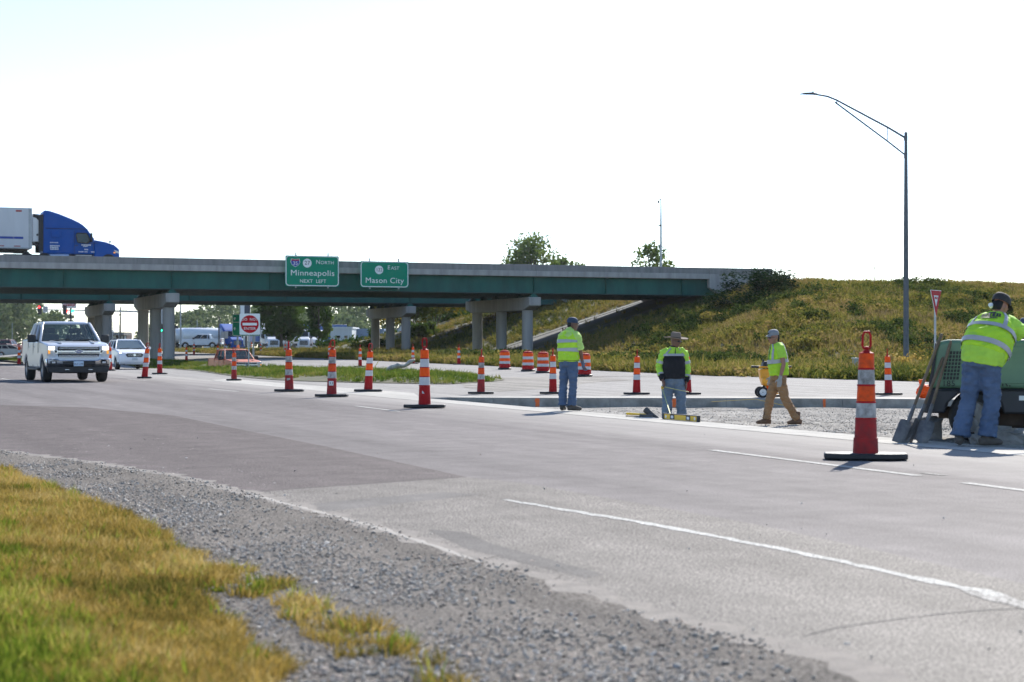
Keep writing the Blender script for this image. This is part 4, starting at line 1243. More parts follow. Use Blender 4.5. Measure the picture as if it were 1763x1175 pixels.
# ================================================================ cones and drums
M_CONE_O = mat('orange_sheeting', (1.0, .115, .012), .55, .1, 9, trans=.12, spec=.15)
M_CONE_OD = mat('scuffed_orange_sheeting', (.95, .10, .012), .55, .22, 12, c2=(.5, .07, .02), trans=.1, spec=.15)
M_CONE_R = mat('red_plastic', (.46, .018, .02), .6, .16, 7, trans=.08, spec=.15)
M_CONE_RD = mat('grimy_red_plastic', (.38, .025, .025), .65, .2, 10, c2=(.17, .03, .03), spec=.15)
M_CONE_W = mat('white_sheeting', (.55, .55, .55), .5, .12, 9)
M_CONE_WD = mat('scuffed_white_sheeting', (.46, .45, .43), .6, .3, 11, c2=(.13, .12, .11))
def cone(loc, H, label, base_rz=0.0, loop_rz=0.0, lean=0.0, dirty=False, double=False, base=(.72, .36)):
    s = H / 1.25
    root = empty('channelizer_cone', loc, 0, label, 'traffic cone', 'orange channelizer cones along the works')
    root.scale = (s, s, s)
    bw, bd = base
    poly = [(-bw / 2, -bd * .28), (-bw * .28, -bd / 2), (bw * .28, -bd / 2), (bw / 2, -bd * .28), (bw / 2, bd * .28), (bw * .28, bd / 2), (-bw * .28, bd / 2), (-bw / 2, bd * .28)]
    c, sn = math.cos(base_rz), math.sin(base_rz)
    MB().prism([(a * c - b * sn, a * sn + b * c) for a, b in poly], .004, .062, 'Z').build('rubber_base', M_BLACK, root, bev=.014)
    L = math.tan(lean)
    def sh(p): return (p[0] + L * max(0, p[2] - .06), p[1], p[2])
    def rad(z): return .112 - .042 * clamp((z - .06) / .92)
    bands = [(.05, .40, 'red_base', M_CONE_RD if dirty else M_CONE_R), (.40, .56, 'white_band', M_CONE_WD if dirty else M_CONE_W), (.56, .725, 'orange_band', M_CONE_OD if dirty else M_CONE_O),
             (.725, .885, 'white_band', M_CONE_WD if dirty else M_CONE_W), (.885, 1.035, 'orange_band', M_CONE_OD if dirty else M_CONE_O)]
    for z0, z1, nm, m in bands:
        e = .003 if nm != 'red_base' else 0
        MB().lathe([(rad(z0) + e, z0), (rad(z1) + e, z1)], 20).move(sh).build(nm, m, root)
    for z in (.40, .56, .725, .885): MB().lathe([(rad(z) + .001, z - .012), (rad(z) + .0085, z - .006), (rad(z) + .0085, z + .004), (rad(z) + .001, z + .01)], 20).move(sh).build('ridge', M_CONE_R, root)
    if double:
        MB().lathe([(rad(.05) + .012, .062), (rad(.2) + .012, .21), (rad(.2), .212)], 20).lathe([(rad(.2) + .004, .212), (rad(.4) + .006, .40), (rad(.4), .402)], 20).move(sh).build('sleeve', M_CONE_RD, root)
    # neck and carrying loop
    mb = MB().lathe([(.073, 1.03), (.073, 1.04), (.045, 1.05), (.022, 1.075), (.03, 1.10), (.001, 1.105)], 14)
    cl, sl = math.cos(loop_rz), math.sin(loop_rz)
    pts = [(-.028, 1.08), (-.044, 1.11), (-.042, 1.21), (-.024, 1.245), (.024, 1.245), (.042, 1.21), (.044, 1.11), (.028, 1.08)]
    mb.tube([(a * cl, a * sl, z) for a, z in pts], .012, 8)
    mb.move(sh).build('handle', M_CONE_R, root)
    return root
def zcone(px, py, top, label, **k):
    x, y, z = drop(px, py) if py < 660 and px > 260 else spot(px, py)
    H = (py - top) / F_PX * y
    return cone((x, y, z + .006), min(1.42, max(1.0, H)), label, **k)
zcone(1490, 792, 572, 'scuffed cone nearest the camera with two stacked red sleeves', base_rz=R(-9), loop_rz=R(15), lean=R(.6), dirty=True, double=True, base=(.80, .42))
zcone(731, 703, 583, 'large cone alone in the lane left of the man in jeans', base_rz=R(-5), loop_rz=R(25), dirty=False, base=(.74, .34))
zcone(571, 684, 586, 'cone wearing a small white plate with numbers', base_rz=R(-6), loop_rz=R(10), lean=R(1.2), dirty=True)
zcone(498, 675, 588, 'cone with a torn white sticker on its red base', base_rz=R(-3), loop_rz=R(85), lean=R(-.8), dirty=True)
zcone(634, 675, 592, 'cone tilted slightly right at the end of the median', base_rz=R(-4), loop_rz=R(20), lean=R(3))
zcone(828, 679, 602, 'cone standing alone beside the median nose', base_rz=R(-2), loop_rz=R(84), lean=R(1.0), dirty=True)
zcone(952, 679, 600, 'cone just behind the man in jeans', base_rz=R(-2), loop_rz=R(80))
zcone(1096, 680, 602, 'cone on the slab between the man in jeans and the hatted man', base_rz=0, loop_rz=R(84), lean=R(.9))
zcone(1184, 680, 602, 'cone half hidden behind the hatted man', base_rz=0, loop_rz=R(75), lean=R(-1))
zcone(1530, 681, 601, 'cone on the slab beyond the nearest cone', base_rz=R(2), loop_rz=R(80), lean=R(-2), base=(.72, .3))
zcone(1330, 684, 608, 'cone hidden behind the walking worker and the yellow drill', loop_rz=R(70))
zcone(403, 656, 599, 'cone in front of the orange pickup', loop_rz=R(15), dirty=True, base=(.56, .36))
zcone(249, 652, 591, 'leaning cone just right of the white crossover', loop_rz=R(20), lean=R(5.5), base=(.5, .36))
zcone(275, 645, 592, 'cone in front of the near bridge pier', loop_rz=R(75), base=(.6, .36))
zcone(189, 639, 591, 'cone between the oncoming pickup and the white crossover', loop_rz=R(75), base=(.5, .36))
zcone(33, 629, 588, 'cone mostly hidden behind the oncoming pickup', loop_rz=R(75))
for px, py, top, lb in ((790, 635, 600, 'small distant cone nearest the orange drums'), (711, 633, 599, 'small distant cone at the foot of the shaded slope'), (620, 631, 593, 'small distant cone in front of the far pier'),
        (567, 625, 596, 'distant cone behind the cone with the number plate'), (491, 621, 597, 'distant cone before the broad dark tree'), (449, 621, 598, 'distant cone right of the no-entry sign'),
        (433, 613, 597, 'distant cone behind the no-entry post'), (375, 616, 588, 'distant cone just left of the orange pickup roof'), (321, 616, 588, 'distant cone leftmost in the pair by the white pickup'),
        (334, 612, 589, 'distant cone rear one of the pair by the white pickup'), (387, 612, 590, 'distant cone behind the orange pickup beacon'), (3, 604, 588, 'tiny far cone at the left edge of the view'), (31, 604, 590, 'tiny far cone beside the tan car')):
    k = (px - 881.5) / F_PX
    H = 1.15
    d = min(F_PX * H / (py - top), 235)
    cone((k * d, d, terrain(k * d, d) + .006), H, lb, loop_rz=R(80))
# details on single cones
def cone_plate(px, py, w, h, z, m, name, txt=None):
    x, y, _ = spot(px, py)
    o = None
    return x, y
for o in [o for o in bpy.data.objects if o.get('label') == 'cone wearing a small white plate with numbers']:
    p = MB().box((0, -.108, .30), (.10, .008, .095)).build('number_plate', M_SIGN_W, o, bev=.004)
    text_part('33', .09, M_SIGN_K, p, (0, -.113, .30), RX90)
for o in [o for o in bpy.data.objects if o.get('label') == 'cone with a torn white sticker on its red base']:
    MB().prism([(-.05, .27), (.04, .30), (.03, .34), (-.045, .33)], -.108, -.104).build('sticker', M_CONE_WD, o)
for o in [o for o in bpy.data.objects if o.get('label') == 'large cone alone in the lane left of the man in jeans']:
    MB().prism([(-.04, .26), (.0, .255), (-.005, .275), (-.025, .30), (-.04, .31)], -.110, -.105).build('sticker', M_CONE_W, o)

def drum(px, py, top, label, fade=False):
    x, y, z = drop(px, py)
    root = empty('traffic_drum', (x, y, z + .01), 0, label, 'drum', 'orange drums by the bridge pier')
    s = clamp((py - top) / F_PX * y, .95, 1.2) / 1.05
    root.scale = (s, s, s)
    MB().lathe([(.34, 0), (.36, .02), (.36, .07), (.30, .1)], 24, cap=True).build('rubber_base', M_BLACK, root)
    o_ = M_CONE_OD if fade else M_CONE_O
    for z0, z1, r0, r1, m, nm in ((.08, .30, .30, .295, M_CONE_R, 'lower_body'), (.30, .44, .285, .283, M_CONE_W, 'white_band'), (.44, .60, .285, .275, o_, 'orange_band'), (.60, .74, .268, .265, M_CONE_W, 'white_band'), (.74, .92, .265, .255, o_, 'orange_band')):
        MB().lathe([(r0 - .012, z0), (r0, z0 + .012), (r1, z1 - .012), (r1 - .012, z1)], 24).build(nm, m, root)
    MB().lathe([(.25, .915), (.22, .98), (.14, 1.0), (.001, 1.0)], 24).build('top', M_CONE_R, root)
    MB().tube([(-.1, 0, .99), (-.09, 0, 1.04), (.09, 0, 1.04), (.1, 0, .99)], .018, 8).build('handle', M_CONE_R, root)
    return root
drum(869, 637, 606, 'bright orange drum leftmost by the near bridge pier'); drum(909, 640, 608, 'bright orange drum second by the near bridge pier')
drum(935, 643, 610, 'faded orange drum just left of the man in jeans', True); drum(1006, 649, 611, 'orange drum at the gloved hand of the man in jeans')

# ================================================================ posts and signs
def post_sign(name, loc, rz, label, cat='sign'):
    return empty(name, loc, rz, label, cat)
# yield sign seen edge-on
yx, yy, yz = (1611 - 881.5) / F_PX * 57, 57.0, 0.0
r_ = post_sign('yield_sign', (yx, yy, yz), R(58), 'red and white triangular yield sign turned half away, before the embankment')
def zat(py, d): return EYE + (HORIZON - py) / F_PX * d
zt, zb = zat(500, 57), zat(547, 57)
hw = .56
tri = [(-hw, zt), (hw, zt), (0, zb)]
MB().prism(tri, -.012, 0).build('panel', M_SIGN_W, r_, bev=.004)
def inset(k): 
    cxm, czm = 0, zt - (zt - zb) / 3
    return [((a - cxm) * k + cxm, (b - czm) * k + czm) for a, b in tri]
o1, o2 = inset(.95), inset(.42)
mb = MB(); n = 3
mb.add([(a, -.017, b) for a, b in o1] + [(a, -.017, b) for a, b in o2], [(0, 1, 4, 3), (1, 2, 5, 4), (2, 0, 3, 5)])
mb.build('red_border', M_SIGN_R, r_)
text_part('YIELD', .11, M_SIGN_R, r_, (0, -.016, zt - .26), RX90)
mb = MB().bar((0, .02, -.1), (0, .02, zt - .1), .06, .045); mb.build('post', M_STEEL, r_)
# lamp post
lx, ly, lz = drop(1560, 634, 60)
lp = empty('street_lamp', (lx, ly, lz), 0, 'tall grey lamp post with trussed arm before the embankment', 'street lamp')
zz = lambda py: zat(py, ly) - lz
xx = lambda px: (px - 1560) / F_PX * ly
MB().tube([(0, 0, -.2), (0, 0, zz(400)), (0, 0, zz(230))], [.15, .125, .08], 14).ball((0, 0, zz(230)), .09).build('pole', M_POST, lp)
MB().lathe([(.2, 0), (.2, .05), (.15, .1), (.13, .3)], 14, (0, 0, 0), cap=True).build('base', M_STEEL, lp)
arm = MB().tube([(0, 0, zz(238)), (xx(1528), 0, zz(219)), (xx(1440), 0, zz(172)), (xx(1425), 0, zz(166)), (xx(1405), 0, zz(162.5))], [.06, .055, .05, .05, .045], 8)
arm.tube([(0, 0, zz(268)), (xx(1528), 0, zz(243)), (xx(1438), 0, zz(176))], .045, 8)
arm.bar((xx(1528), 0, zz(219)), (xx(1528), 0, zz(243)), .04).bar((xx(1441), 0, zz(172)), (xx(1441), 0, zz(178)), .04)
arm.cyl((-.01, 0, zz(234)), (-.01, 0, zz(242)), .1).cyl((-.01, 0, zz(264)), (-.01, 0, zz(272)), .1)
arm.build('arm', M_POST, lp)
hd_ = MB().tube([(xx(1408), 0, zz(162.5)), (xx(1398), 0, zz(161)), (xx(1385), 0, zz(161.3)), (xx(1377), 0, zz(162.3))], [(.07, .05), (.17, .07), (.16, .05), (.03, .02)], 12, ax=(0, 1, 0)).build('lamp_head', M_POST, lp)
MB().cyl((xx(1400), 0, zz(160)), (xx(1400), 0, zz(157.5)), .04).build('photocell', M_TRIM, hd_)
# camera mast behind the bridge
d = 178.0
mx = (1138 - 881.5) / F_PX * d
cm = empty('camera_mast', (mx, d, terrain(mx, d)), 0, 'thin pole with a small dome camera above the bridge', 'mast')
b0 = terrain(mx, d)
MB().tube([(0, 0, -.3), (0, 0, zat(388, d) - b0), (0, 0, zat(342, d) - b0)], [.13, .1, .05], 10).build('pole', M_STEEL, cm)
MB().tube([(0, 0, zat(344, d) - b0), (-.22, 0, zat(344, d) - b0), (-.24, 0, zat(347, d) - b0)], .04, 8).ball((-.24, 0, zat(348, d) - b0), .12).box((-.12, 0, zat(388.5, d) - b0), (.3, .2, .12)).build('camera', M_TRIM, cm)
# thin marker post and utility box on the embankment
mx, my, mz = drop(1506, 493, 60)
o = MB().bar((0, 0, -.2), (0, 0, zat(459, my) - mz), .05).box((0, -.01, zat(462, my) - mz), (.08, .03, .2)).build('marker_post', mat('rusty_post', (.16, .08, .05), .8, .3, 9))
o.location = (mx, my, mz); tag(o, 'thin rusty marker post near the embankment crest', 'post')
bx_, by_, bz_ = drop(1476, 642, 40)
ub = empty('utility_box', (bx_, by_, bz_), R(12), 'pale green utility box in the grass behind the nearest cone', 'utility box')
MB().box((0, 0, .3), (.36, .3, .66)).build('cabinet', mat('pale_green_box', (.32, .38, .36), .6, .1, 6), ub, bev=.02)
MB().box((0, 0, .64), (.42, .36, .05)).build('lid', mat('white_lid', (.6, .62, .6), .6, .1, 6), ub, bev=.015)

# no-entry sign in the median
dx = 84.0
nx = (430 - 881.5) / F_PX * dx
nz = terrain(nx, dx)
ne = post_sign('no_entry_sign', (nx, dx, nz), R(3), 'white square sign with red disc reading do not enter')
zc = zat(558.5, dx) - nz
S = 35 / F_PX * dx
MB().prism([(a, b + zc) for a, b in rounded(S, S * 1.04, .05, 3)], -.012, 0).build('panel', M_SIGN_W, ne)
disc(ne, 0, zc, S * .44, -.014, M_SIGN_R, 'red_disc', 32)
MB().box((0, -.024, zc), (S * .70, .006, S * .125)).build('white_bar', M_SIGN_W, ne)
text_part('DO  NOT', S * .19, M_SIGN_W, ne, (0, -.024, zc + S * .23), RX90, width=.95); text_part('ENTER', S * .19, M_SIGN_W, ne, (0, -.024, zc - S * .22), RX90)
MB().bar((-.05, .03, -.2), (-.05, .03, zc + .4), .06, .05).build('post', M_STEEL, ne)
# green guide sign behind it
dx = 136.0
gx_ = (423.5 - 881.5) / F_PX * dx
gs = post_sign('guide_sign', (gx_, dx, terrain(gx_, dx)), R(4), 'green guide sign mostly hidden behind the no-entry sign')
Wg, Hg = 47 / F_PX * dx, 38 / F_PX * dx
zc = zat(560, dx) - terrain(gx_, dx)
MB().prism([(a, b + zc) for a, b in rounded(Wg, Hg, .08)], 0, .03).build('panel', M_SIGN_G, gs)
frame_ring(Wg - .04, Hg - .04, .12, .03, -.006, .001).move(lambda p: (p[0], p[1], p[2] + zc)).build('border', M_SIGN_W, gs)
MB().box((0, -.004, zc + .22), (Wg - .12, .008, .03)).build('divider', M_SIGN_W, gs)
for z, in ((zc + .5,), (zc - .28,)):
    MB().prism([(-Wg * .41 - .09, z), (-Wg * .41, z + .13), (-Wg * .41 + .09, z), (-Wg * .41 + .03, z), (-Wg * .41 + .03, z - .12), (-Wg * .41 - .03, z - .12), (-Wg * .41 - .03, z)], -.01, .001).build('arrow', M_SIGN_W, gs)
for px in (409, 436): MB().bar(((px - 423.5) / F_PX * dx, .08, -.3), ((px - 423.5) / F_PX * dx, .08, zc + .6), .14, .14).build('post', M_STEEL, gs)
# back of a small sign
dx = 150.0
sx_ = (386.5 - 881.5) / F_PX * dx
bs = post_sign('small_sign', (sx_, dx, terrain(sx_, dx)), 0, 'grey back of a small square sign left of the green sign')
zc = zat(577, dx) - terrain(sx_, dx)
MB().box((0, 0, zc), (.62, .012, .6)).build('panel', M_SIGN_GREY, bs); MB().bar((0, -.03, -.2), (0, -.03, zc + .2), .06, .05).build('post', M_STEEL, bs)
dx = 150.0
sx_ = (494 - 881.5) / F_PX * dx
bs = post_sign('small_sign', (sx_, dx, terrain(sx_, dx)), 0, 'grey back of a small square sign under the broad dark tree')
zc = zat(597, dx) - terrain(sx_, dx)
MB().box((0, 0, zc), (.6, .012, .55)).build('panel', M_SIGN_GREY, bs); MB().bar((0, -.03, -.2), (0, -.03, zc + .2), .06, .05).build('post', M_STEEL, bs)

# burlap-like slab and yellow stake on the median
x, y, z = drop(686, 652, 40)
mb = MB().tube([(-.32, 0, .02), (-.18, .02, .1), (0, .03, .16), (.18, .02, .15), (.3, 0, .26), (.42, -.02, .33)], [(.02, .03), (.15, .07), (.18, .08), (.14, .05), (.13, .06), (.06, .03)], 12, ax=(0, 1, 0))
o = blob(mb, 'concrete_lump', mat('grey_dried_concrete', (.55, .51, .45), .9, .25, 14, .6, 60), None, .015, 1, .012, .06); o.location = (x, y, med_z(*to_uv(x, y), x, y) + .1); o.scale = (1.45, 1.2, 1.3)
tag(o, 'grey curled lump of dried concrete lying on the median grass', 'concrete lump')
x, y, z = drop(646, 645, 40)
o = MB().bar((-.08, 0, 0), (.14, 0, .36), .05, .02).build('stake', mat('yellow_paint', (.75, .55, .04), .6, .1, 8)); o.location = (x, y, med_z(*to_uv(x, y), x, y) + .05)
tag(o, 'slanting yellow stake in the median grass behind the tilted cone', 'stake')

# ================================================================ crossing, signals and far buildings
M_SIGNAL = mat('signal_housing', (.012, .012, .014), .5, .1, 8)
M_REDLIT = mat('red_signal_light', (.9, .02, .02), .4, .02, 4, emit=(1, .03, .03), estr=4)
M_GREENLIT = mat('green_signal_light', (.02, .9, .35), .4, .02, 4, emit=(.02, 1, .4), estr=4)
M_LENS = mat('dark_signal_lens', (.03, .02, .02), .3, .1, 5)
dS = 212.0
sx = lambda px: (px - 881.5) / F_PX * dS
sm = empty('signal_mast', (sx(279), dS, terrain(sx(279), dS)), 0, 'grey signal mast with a long horizontal arm beyond the bridges', 'signal mast')
b0 = terrain(sx(279), dS)
MB().tube([(0, 0, -.3), (0, 0, zat(522, dS) - b0)], [.16, .12], 12).build('pole', M_STEEL, sm)
MB().tube([(0, 0, zat(538, dS) - b0), (sx(62) - sx(279), 0, zat(533, dS) - b0)], [.12, .06], 10).build('arm', M_STEEL, sm)
def signal(px, py, hpx, lit, label, d=dS):
    x = (px - 881.5) / F_PX * d
    r = empty('traffic_signal', (x, d - .25, zat(py, d)), 0, label, 'traffic signal', 'signals at the far crossing')
    H = hpx / F_PX * d
    MB().box((0, 0, 0), (H * .36, .25, H)).build('housing', M_SIGNAL, r, bev=.03)
    MB().box((0, .14, 0), (H * .46, .02, H * 1.08)).build('backplate', M_SIGNAL, r)
    for i, z in enumerate((H * .31, 0, -H * .31)):
        on = (lit == 'red' and i == 0) or (lit == 'green' and i == 2)
        disc(r, 0, z, H * .13, -.13, (M_REDLIT if lit == 'red' else M_GREENLIT) if on else M_LENS, 'lamp', 16)
        MB().tube([(-H * .14, -.16, z), (-H * .1, -.2, z + H * .11), (H * .1, -.2, z + H * .11), (H * .14, -.16, z)], .02, 6).build('visor', M_SIGNAL, r)
    return r
signal(69, 533.5, 15, 'red', 'traffic signal showing red, hung at the free end of the mast arm')
signal(112, 534, 15, 'none', 'dark traffic signal on the mast arm left of the far pier')
signal(279, 565, 13, 'green', 'traffic signal showing green between the near pier columns', 205)
r = empty('lane_sign', (sx(79), dS - .2, zat(533, dS)), 0, 'small grey plate beside the red signal on the mast arm', 'sign')
MB().box((0, 0, 0), (.6, .02, .75)).build('panel', M_SIGN_GREY, r)
for z in (.18, 0, -.18): MB().box((0, -.014, z), (.42, .006, .05)).build('lettering', M_SIGN_K, r)

def plain_pole(px, top, d, label, r0=.12, arm=None, cat='pole', cross=False, m=None, group='poles at the far crossing'):
    x = (px - 881.5) / F_PX * d
    b = terrain(x, d)
    r = empty('utility_pole', (x, d, b), 0, label, cat, group)
    MB().tube([(0, 0, -.3), (0, 0, zat(top, d) - b)], [r0, r0 * .7], 8).build('pole', m or M_STEEL, r)
    h = zat(top, d) - b
    if cross:
        MB().box((0, 0, h - .6), (2.4, .12, .14)).box((0, 0, h - 1.3), (1.6, .12, .12)).build('cross_arm', m or M_STEEL, r)
    if arm:
        a = MB().tube([(0, 0, h - arm[1]), (-arm[0] * .5, 0, h - arm[1] + .9), (-arm[0], 0, h - arm[1] + 1.1)], .05, 6).ball((-arm[0] - .2, 0, h - arm[1] + 1.1), (.4, .15, .1)); a.build('lamp_arm', M_STEEL, r)
    return r
M_WOOD = mat('weathered_wood_pole', (.12, .10, .085), .9, .2, 6)
plain_pole(207, 529, 285, 'wooden power pole with cross arm between the two bridge piers', .17, (1.4, 3.5), cross=True, m=M_WOOD)
plain_pole(194, 556, 300, 'thin pole left of the wooden power pole', .07); plain_pole(204.5, 560, 310, 'thin short pole close beside the wooden power pole', .06)
plain_pole(311, 524, 230, 'grey pole just right of the near pier', .12); plain_pole(377, 545, 225, 'dark wooden pole left of the green sign', .11, m=M_WOOD)
plain_pole(339.5, 551, 300, 'lot light pole above the red sign', .09); plain_pole(21, 556, 330, 'pale thin pole before the trees at the left', .07)
plain_pole(357, 563, 300, 'white flag pole left of the dark wooden pole', .07, m=M_WHITE); plain_pole(364, 562, 302, 'white flag pole nearest the dark wooden pole', .06, m=M_WHITE)

M_BWHITE = mat('white_metal_siding', (.66, .68, .68), .6, .06, 1.5, stretch=(6, 6, .1))
M_BBLUE = mat('blue_grey_siding', (.22, .30, .42), .6, .08, 1.5, stretch=(6, 6, .1))
M_ROOFG = mat('grey_roof', (.26, .24, .22), .9, .15, 3)
M_RED = mat('red_board', (.36, .02, .03), .5, .08, 4)
def board(name, px0, px1, py0, py1, d, m, label, txt=None, tm=None, posts=(), cat='sign', panels=None):
    x = ((px0 + px1) / 2 - 881.5) / F_PX * d
    b = terrain(x, d)
    r = empty(name, (x, d, b), 0, label, cat)
    W, H = (px1 - px0) / F_PX * d, (py1 - py0) / F_PX * d
    zc = zat((py0 + py1) / 2, d) - b
    pn = MB().box((0, 0, zc), (W, .3, H)).build('panel', m, r, bev=.03)
    frame_ring(W, H, .05, .08, -.175, -.151).move(lambda p: (p[0], p[1], p[2] + zc)).build('frame', M_TRIM, r)
    for pp in (posts or (0,)):
        MB().bar((W * pp, .0, -.3), (W * pp, .0, zc - H / 2), .28, .28).build('post', M_TRIM, r)
    return r, W, H, zc
r, W, H, zc = board('pylon_sign', 107, 131, 521, 531, 300, M_WHITE, 'white pylon sign with red script behind the signals', posts=(.12,))
rnd = random.Random(3)
mb = MB(); x = -W * .42
while x < W * .42:
    w = rnd.uniform(.1, .24); mb.box((x + w / 2, -.165, zc + rnd.uniform(-.05, .05)), (w, .02, rnd.uniform(.3, .5)), ry=.3); x += w + .06
mb.build('lettering', M_RED, r)
mb = MB().box((-W * .2, -.12, zc - .95), (.55, .1, .5)).build('price_panel', M_REDLIT, r); MB().box((W * .28, -.12, zc - .95), (.4, .1, .5)).build('price_panel', M_GREENLIT, r)
MB().box((.05, -.0, zc - 2.0), (1.6, .2, .6)).build('price_board', mat('olive_board', (.2, .18, .09), .6, .2, 6), r)
r, W, H, zc = board('red_sign', 322, 339, 565, 575, 270, M_RED, 'red board sign with white lettering above the white pickup')
MB().box((0, -.165, zc), (W * .82, .02, H * .34)).build('lettering', M_LETTER, r)
r, W, H, zc = board('black_sign', 336, 347, 563, 567.5, 268, M_SIGN_K, 'black sign board overlapping the red board sign')
MB().box((0, -.165, zc), (W * .7, .02, H * .35)).build('lettering', M_LETTER, r)
r, W, H, zc = board('black_sign', 293, 307, 561, 566, 225, M_SIGN_K, 'black street name board right behind the near pier', cat='sign')
r, W, H, zc = board('pylon_sign', 413, 431, 505, 545, 290, M_WHITE, 'tall pylon sign rising behind the green guide sign', posts=(.1,))
MB().box((W * .2, -.18, zc), (W * .5, .06, H)).build('dark_half', mat('navy_panel', (.02, .03, .06), .5, .1, 4), r)
# petrol station canopy
d = 330.0
cx_ = (198 - 881.5) / F_PX * d
cn = empty('petrol_canopy', (cx_, d, terrain(cx_, d)), R(-8), 'flat petrol station canopy between the bridge piers', 'canopy')
b0 = terrain(cx_, d)
MB().box((0, 0, zat(575, d) - b0), (5.0, 4, .55)).build('canopy', M_ROOFG, cn); MB().box((-1.6, -.5, zat(571, d) - b0), (2.2, 3, .5)).build('canopy', M_BWHITE, cn)
MB().box((-.4, 3, 1.6), (4.2, 3, 3.2)).build('kiosk', mat('brown_kiosk', (.18, .12, .1), .7, .2, 2), cn)
for x in (-2, 0, 2): MB().bar((x, 0, -.3), (x, 0, zat(576, d) - b0), .3).build('column', M_BWHITE, cn)
for x in (-1, .6): MB().box((x, 1.4, 2.2), (.8, .1, .9)).build('window', M_WHITE, cn)

def far_house(px0, px1, top, d, m, label, gable=False, rz=0.0, wins=(), roofm=None):
    x = ((px0 + px1) / 2 - 881.5) / F_PX * d
    b = terrain(x, d)
    r = empty('building', (x, d, b), rz, label, 'building')
    W = (px1 - px0) / F_PX * d; H = zat(top, d) - b
    D = 10.0
    if gable:
        h0 = H * .62
        MB().prism([(-W / 2, -.3), (W / 2, -.3), (W / 2, h0), (0, H), (-W / 2, h0)], 0, D).build('wall', m, r)
        mb = MB()
        for s in (-1, 1): mb.bar((s * (W / 2 + .2), D / 2, h0 - .12), (0, D / 2, H + .12), D + .6, .14, up=(s * .5, 0, 1))
        mb.build('roof', roofm or M_ROOFG, r)
    else:
        MB().box((0, D / 2, H / 2 - .15), (W, D, H + .3)).build('wall', m, r)
        MB().box((0, D / 2, H + .1), (W + .2, D + .2, .24)).build('roof', roofm or m, r)
    for (a, z, w, h) in wins:
        f = MB().box((a * W, -.02, z * H), (w, .1, h)).build('window', M_TRIM, r)
        MB().box((a * W, -.08, z * H), (w * .86, .02, h * .82)).build('pane', M_DGLASS, f)
    return r
far_house(569, 606, 566, 235, M_BWHITE, 'white flat-roofed metal building beside the narrower dark tree', wins=((-.15, .62, .55, .32), (.22, .62, .4, .32)))
far_house(604, 660, 569, 242, M_BBLUE, 'blue-grey metal building behind the far pier', wins=((-.1, .4, .3, 1.6),))
br = far_house(682, 722, 550, 250, M_BWHITE, 'white gabled barn with a red banner between the far pier columns', True, wins=((0, .9, .3, .3),))
MB().box((-1.0, -.06, 2.2), (.35, .05, 1.1)).build('banner', M_RED, br); MB().box((.35, -.05, 1.95), (1.1, .04, .22)).build('lettering', M_SIGN_K, br)
far_house(308, 334, 577, 320, mat('beige_siding', (.35, .31, .26), .8, .1, 2), 'small beige house with grey gable roof far behind the white pickup', True)
far_house(330, 420, 574, 345, M_BWHITE, 'long low white canopy building behind the parked lorries')
suv('sedan_car', M_CARTAN, far_vehicle(19, 215, .02), R(20), 'pale tan car crossing at the far junction beside a tiny cone', .95)

# ================================================================ people
M_SKIN_A = mat('brown_skin', (.17, .085, .055), .55, .1, 9)
M_SKIN_B = mat('tanned_skin', (.36, .17, .11), .55, .1, 9)
M_LIME = mat('lime_vest', (.60, .95, .04), .7, .06, 4, trans=.2, c2=(.45, .76, .03))
M_LIME2 = mat('lime_shirt', (.52, .86, .08), .75, .07, 4, trans=.15, c2=(.38, .66, .06))
M_LIMEH = mat('lime_hoodie', (.58, .84, .20), .8, .09, 5, trans=.15)
M_TAPE = mat('reflective_tape', (.40, .40, .40), .4, .06, 12)
M_DENIM = mat('denim', (.085, .135, .23), .85, .2, 5, .3, 60)
M_DENIM2 = mat('washed_denim', (.17, .23, .30), .85, .22, 4, .3, 60)
M_KHAKI = mat('tan_work_trousers', (.36, .20, .09), .85, .12, 5, .3, 60)
M_BOOT = mat('tan_boots', (.20, .11, .06), .8, .2, 8)
M_BOOTD = mat('dusty_boots', (.10, .085, .07), .85, .2, 8)
M_NAVYCAP = mat('navy_cap', (.03, .055, .10), .8, .12, 8)
M_GREYCAP = mat('grey_cap', (.25, .26, .27), .8, .1, 8)
M_DARKCAP = mat('dark_mesh_cap', (.035, .03, .028), .8, .15, 12)
M_FELT = mat('brown_felt_hat', (.22, .17, .13), .85, .12, 7)
M_FLEECE = mat('black_fleece', (.012, .012, .014), .9, .15, 8)
M_GLOVE = mat('grey_glove', (.40, .40, .38), .8, .15, 12)
M_GLOVEB = mat('blue_grey_glove', (.12, .15, .21), .8, .15, 12)
M_HAIR = mat('dark_hair', (.012, .010, .009), .8, .2, 20)
M_EYE = mat('dark_eye', (.01, .01, .012), .2, .1, 10)
M_LENSG = mat('safety_glasses', (.05, .06, .07), .12, .1, 10)
M_YELLOW = mat('yellow_plastic', (.80, .50, .02), .5, .08, 6)

def VV(*a): return Vector(a)

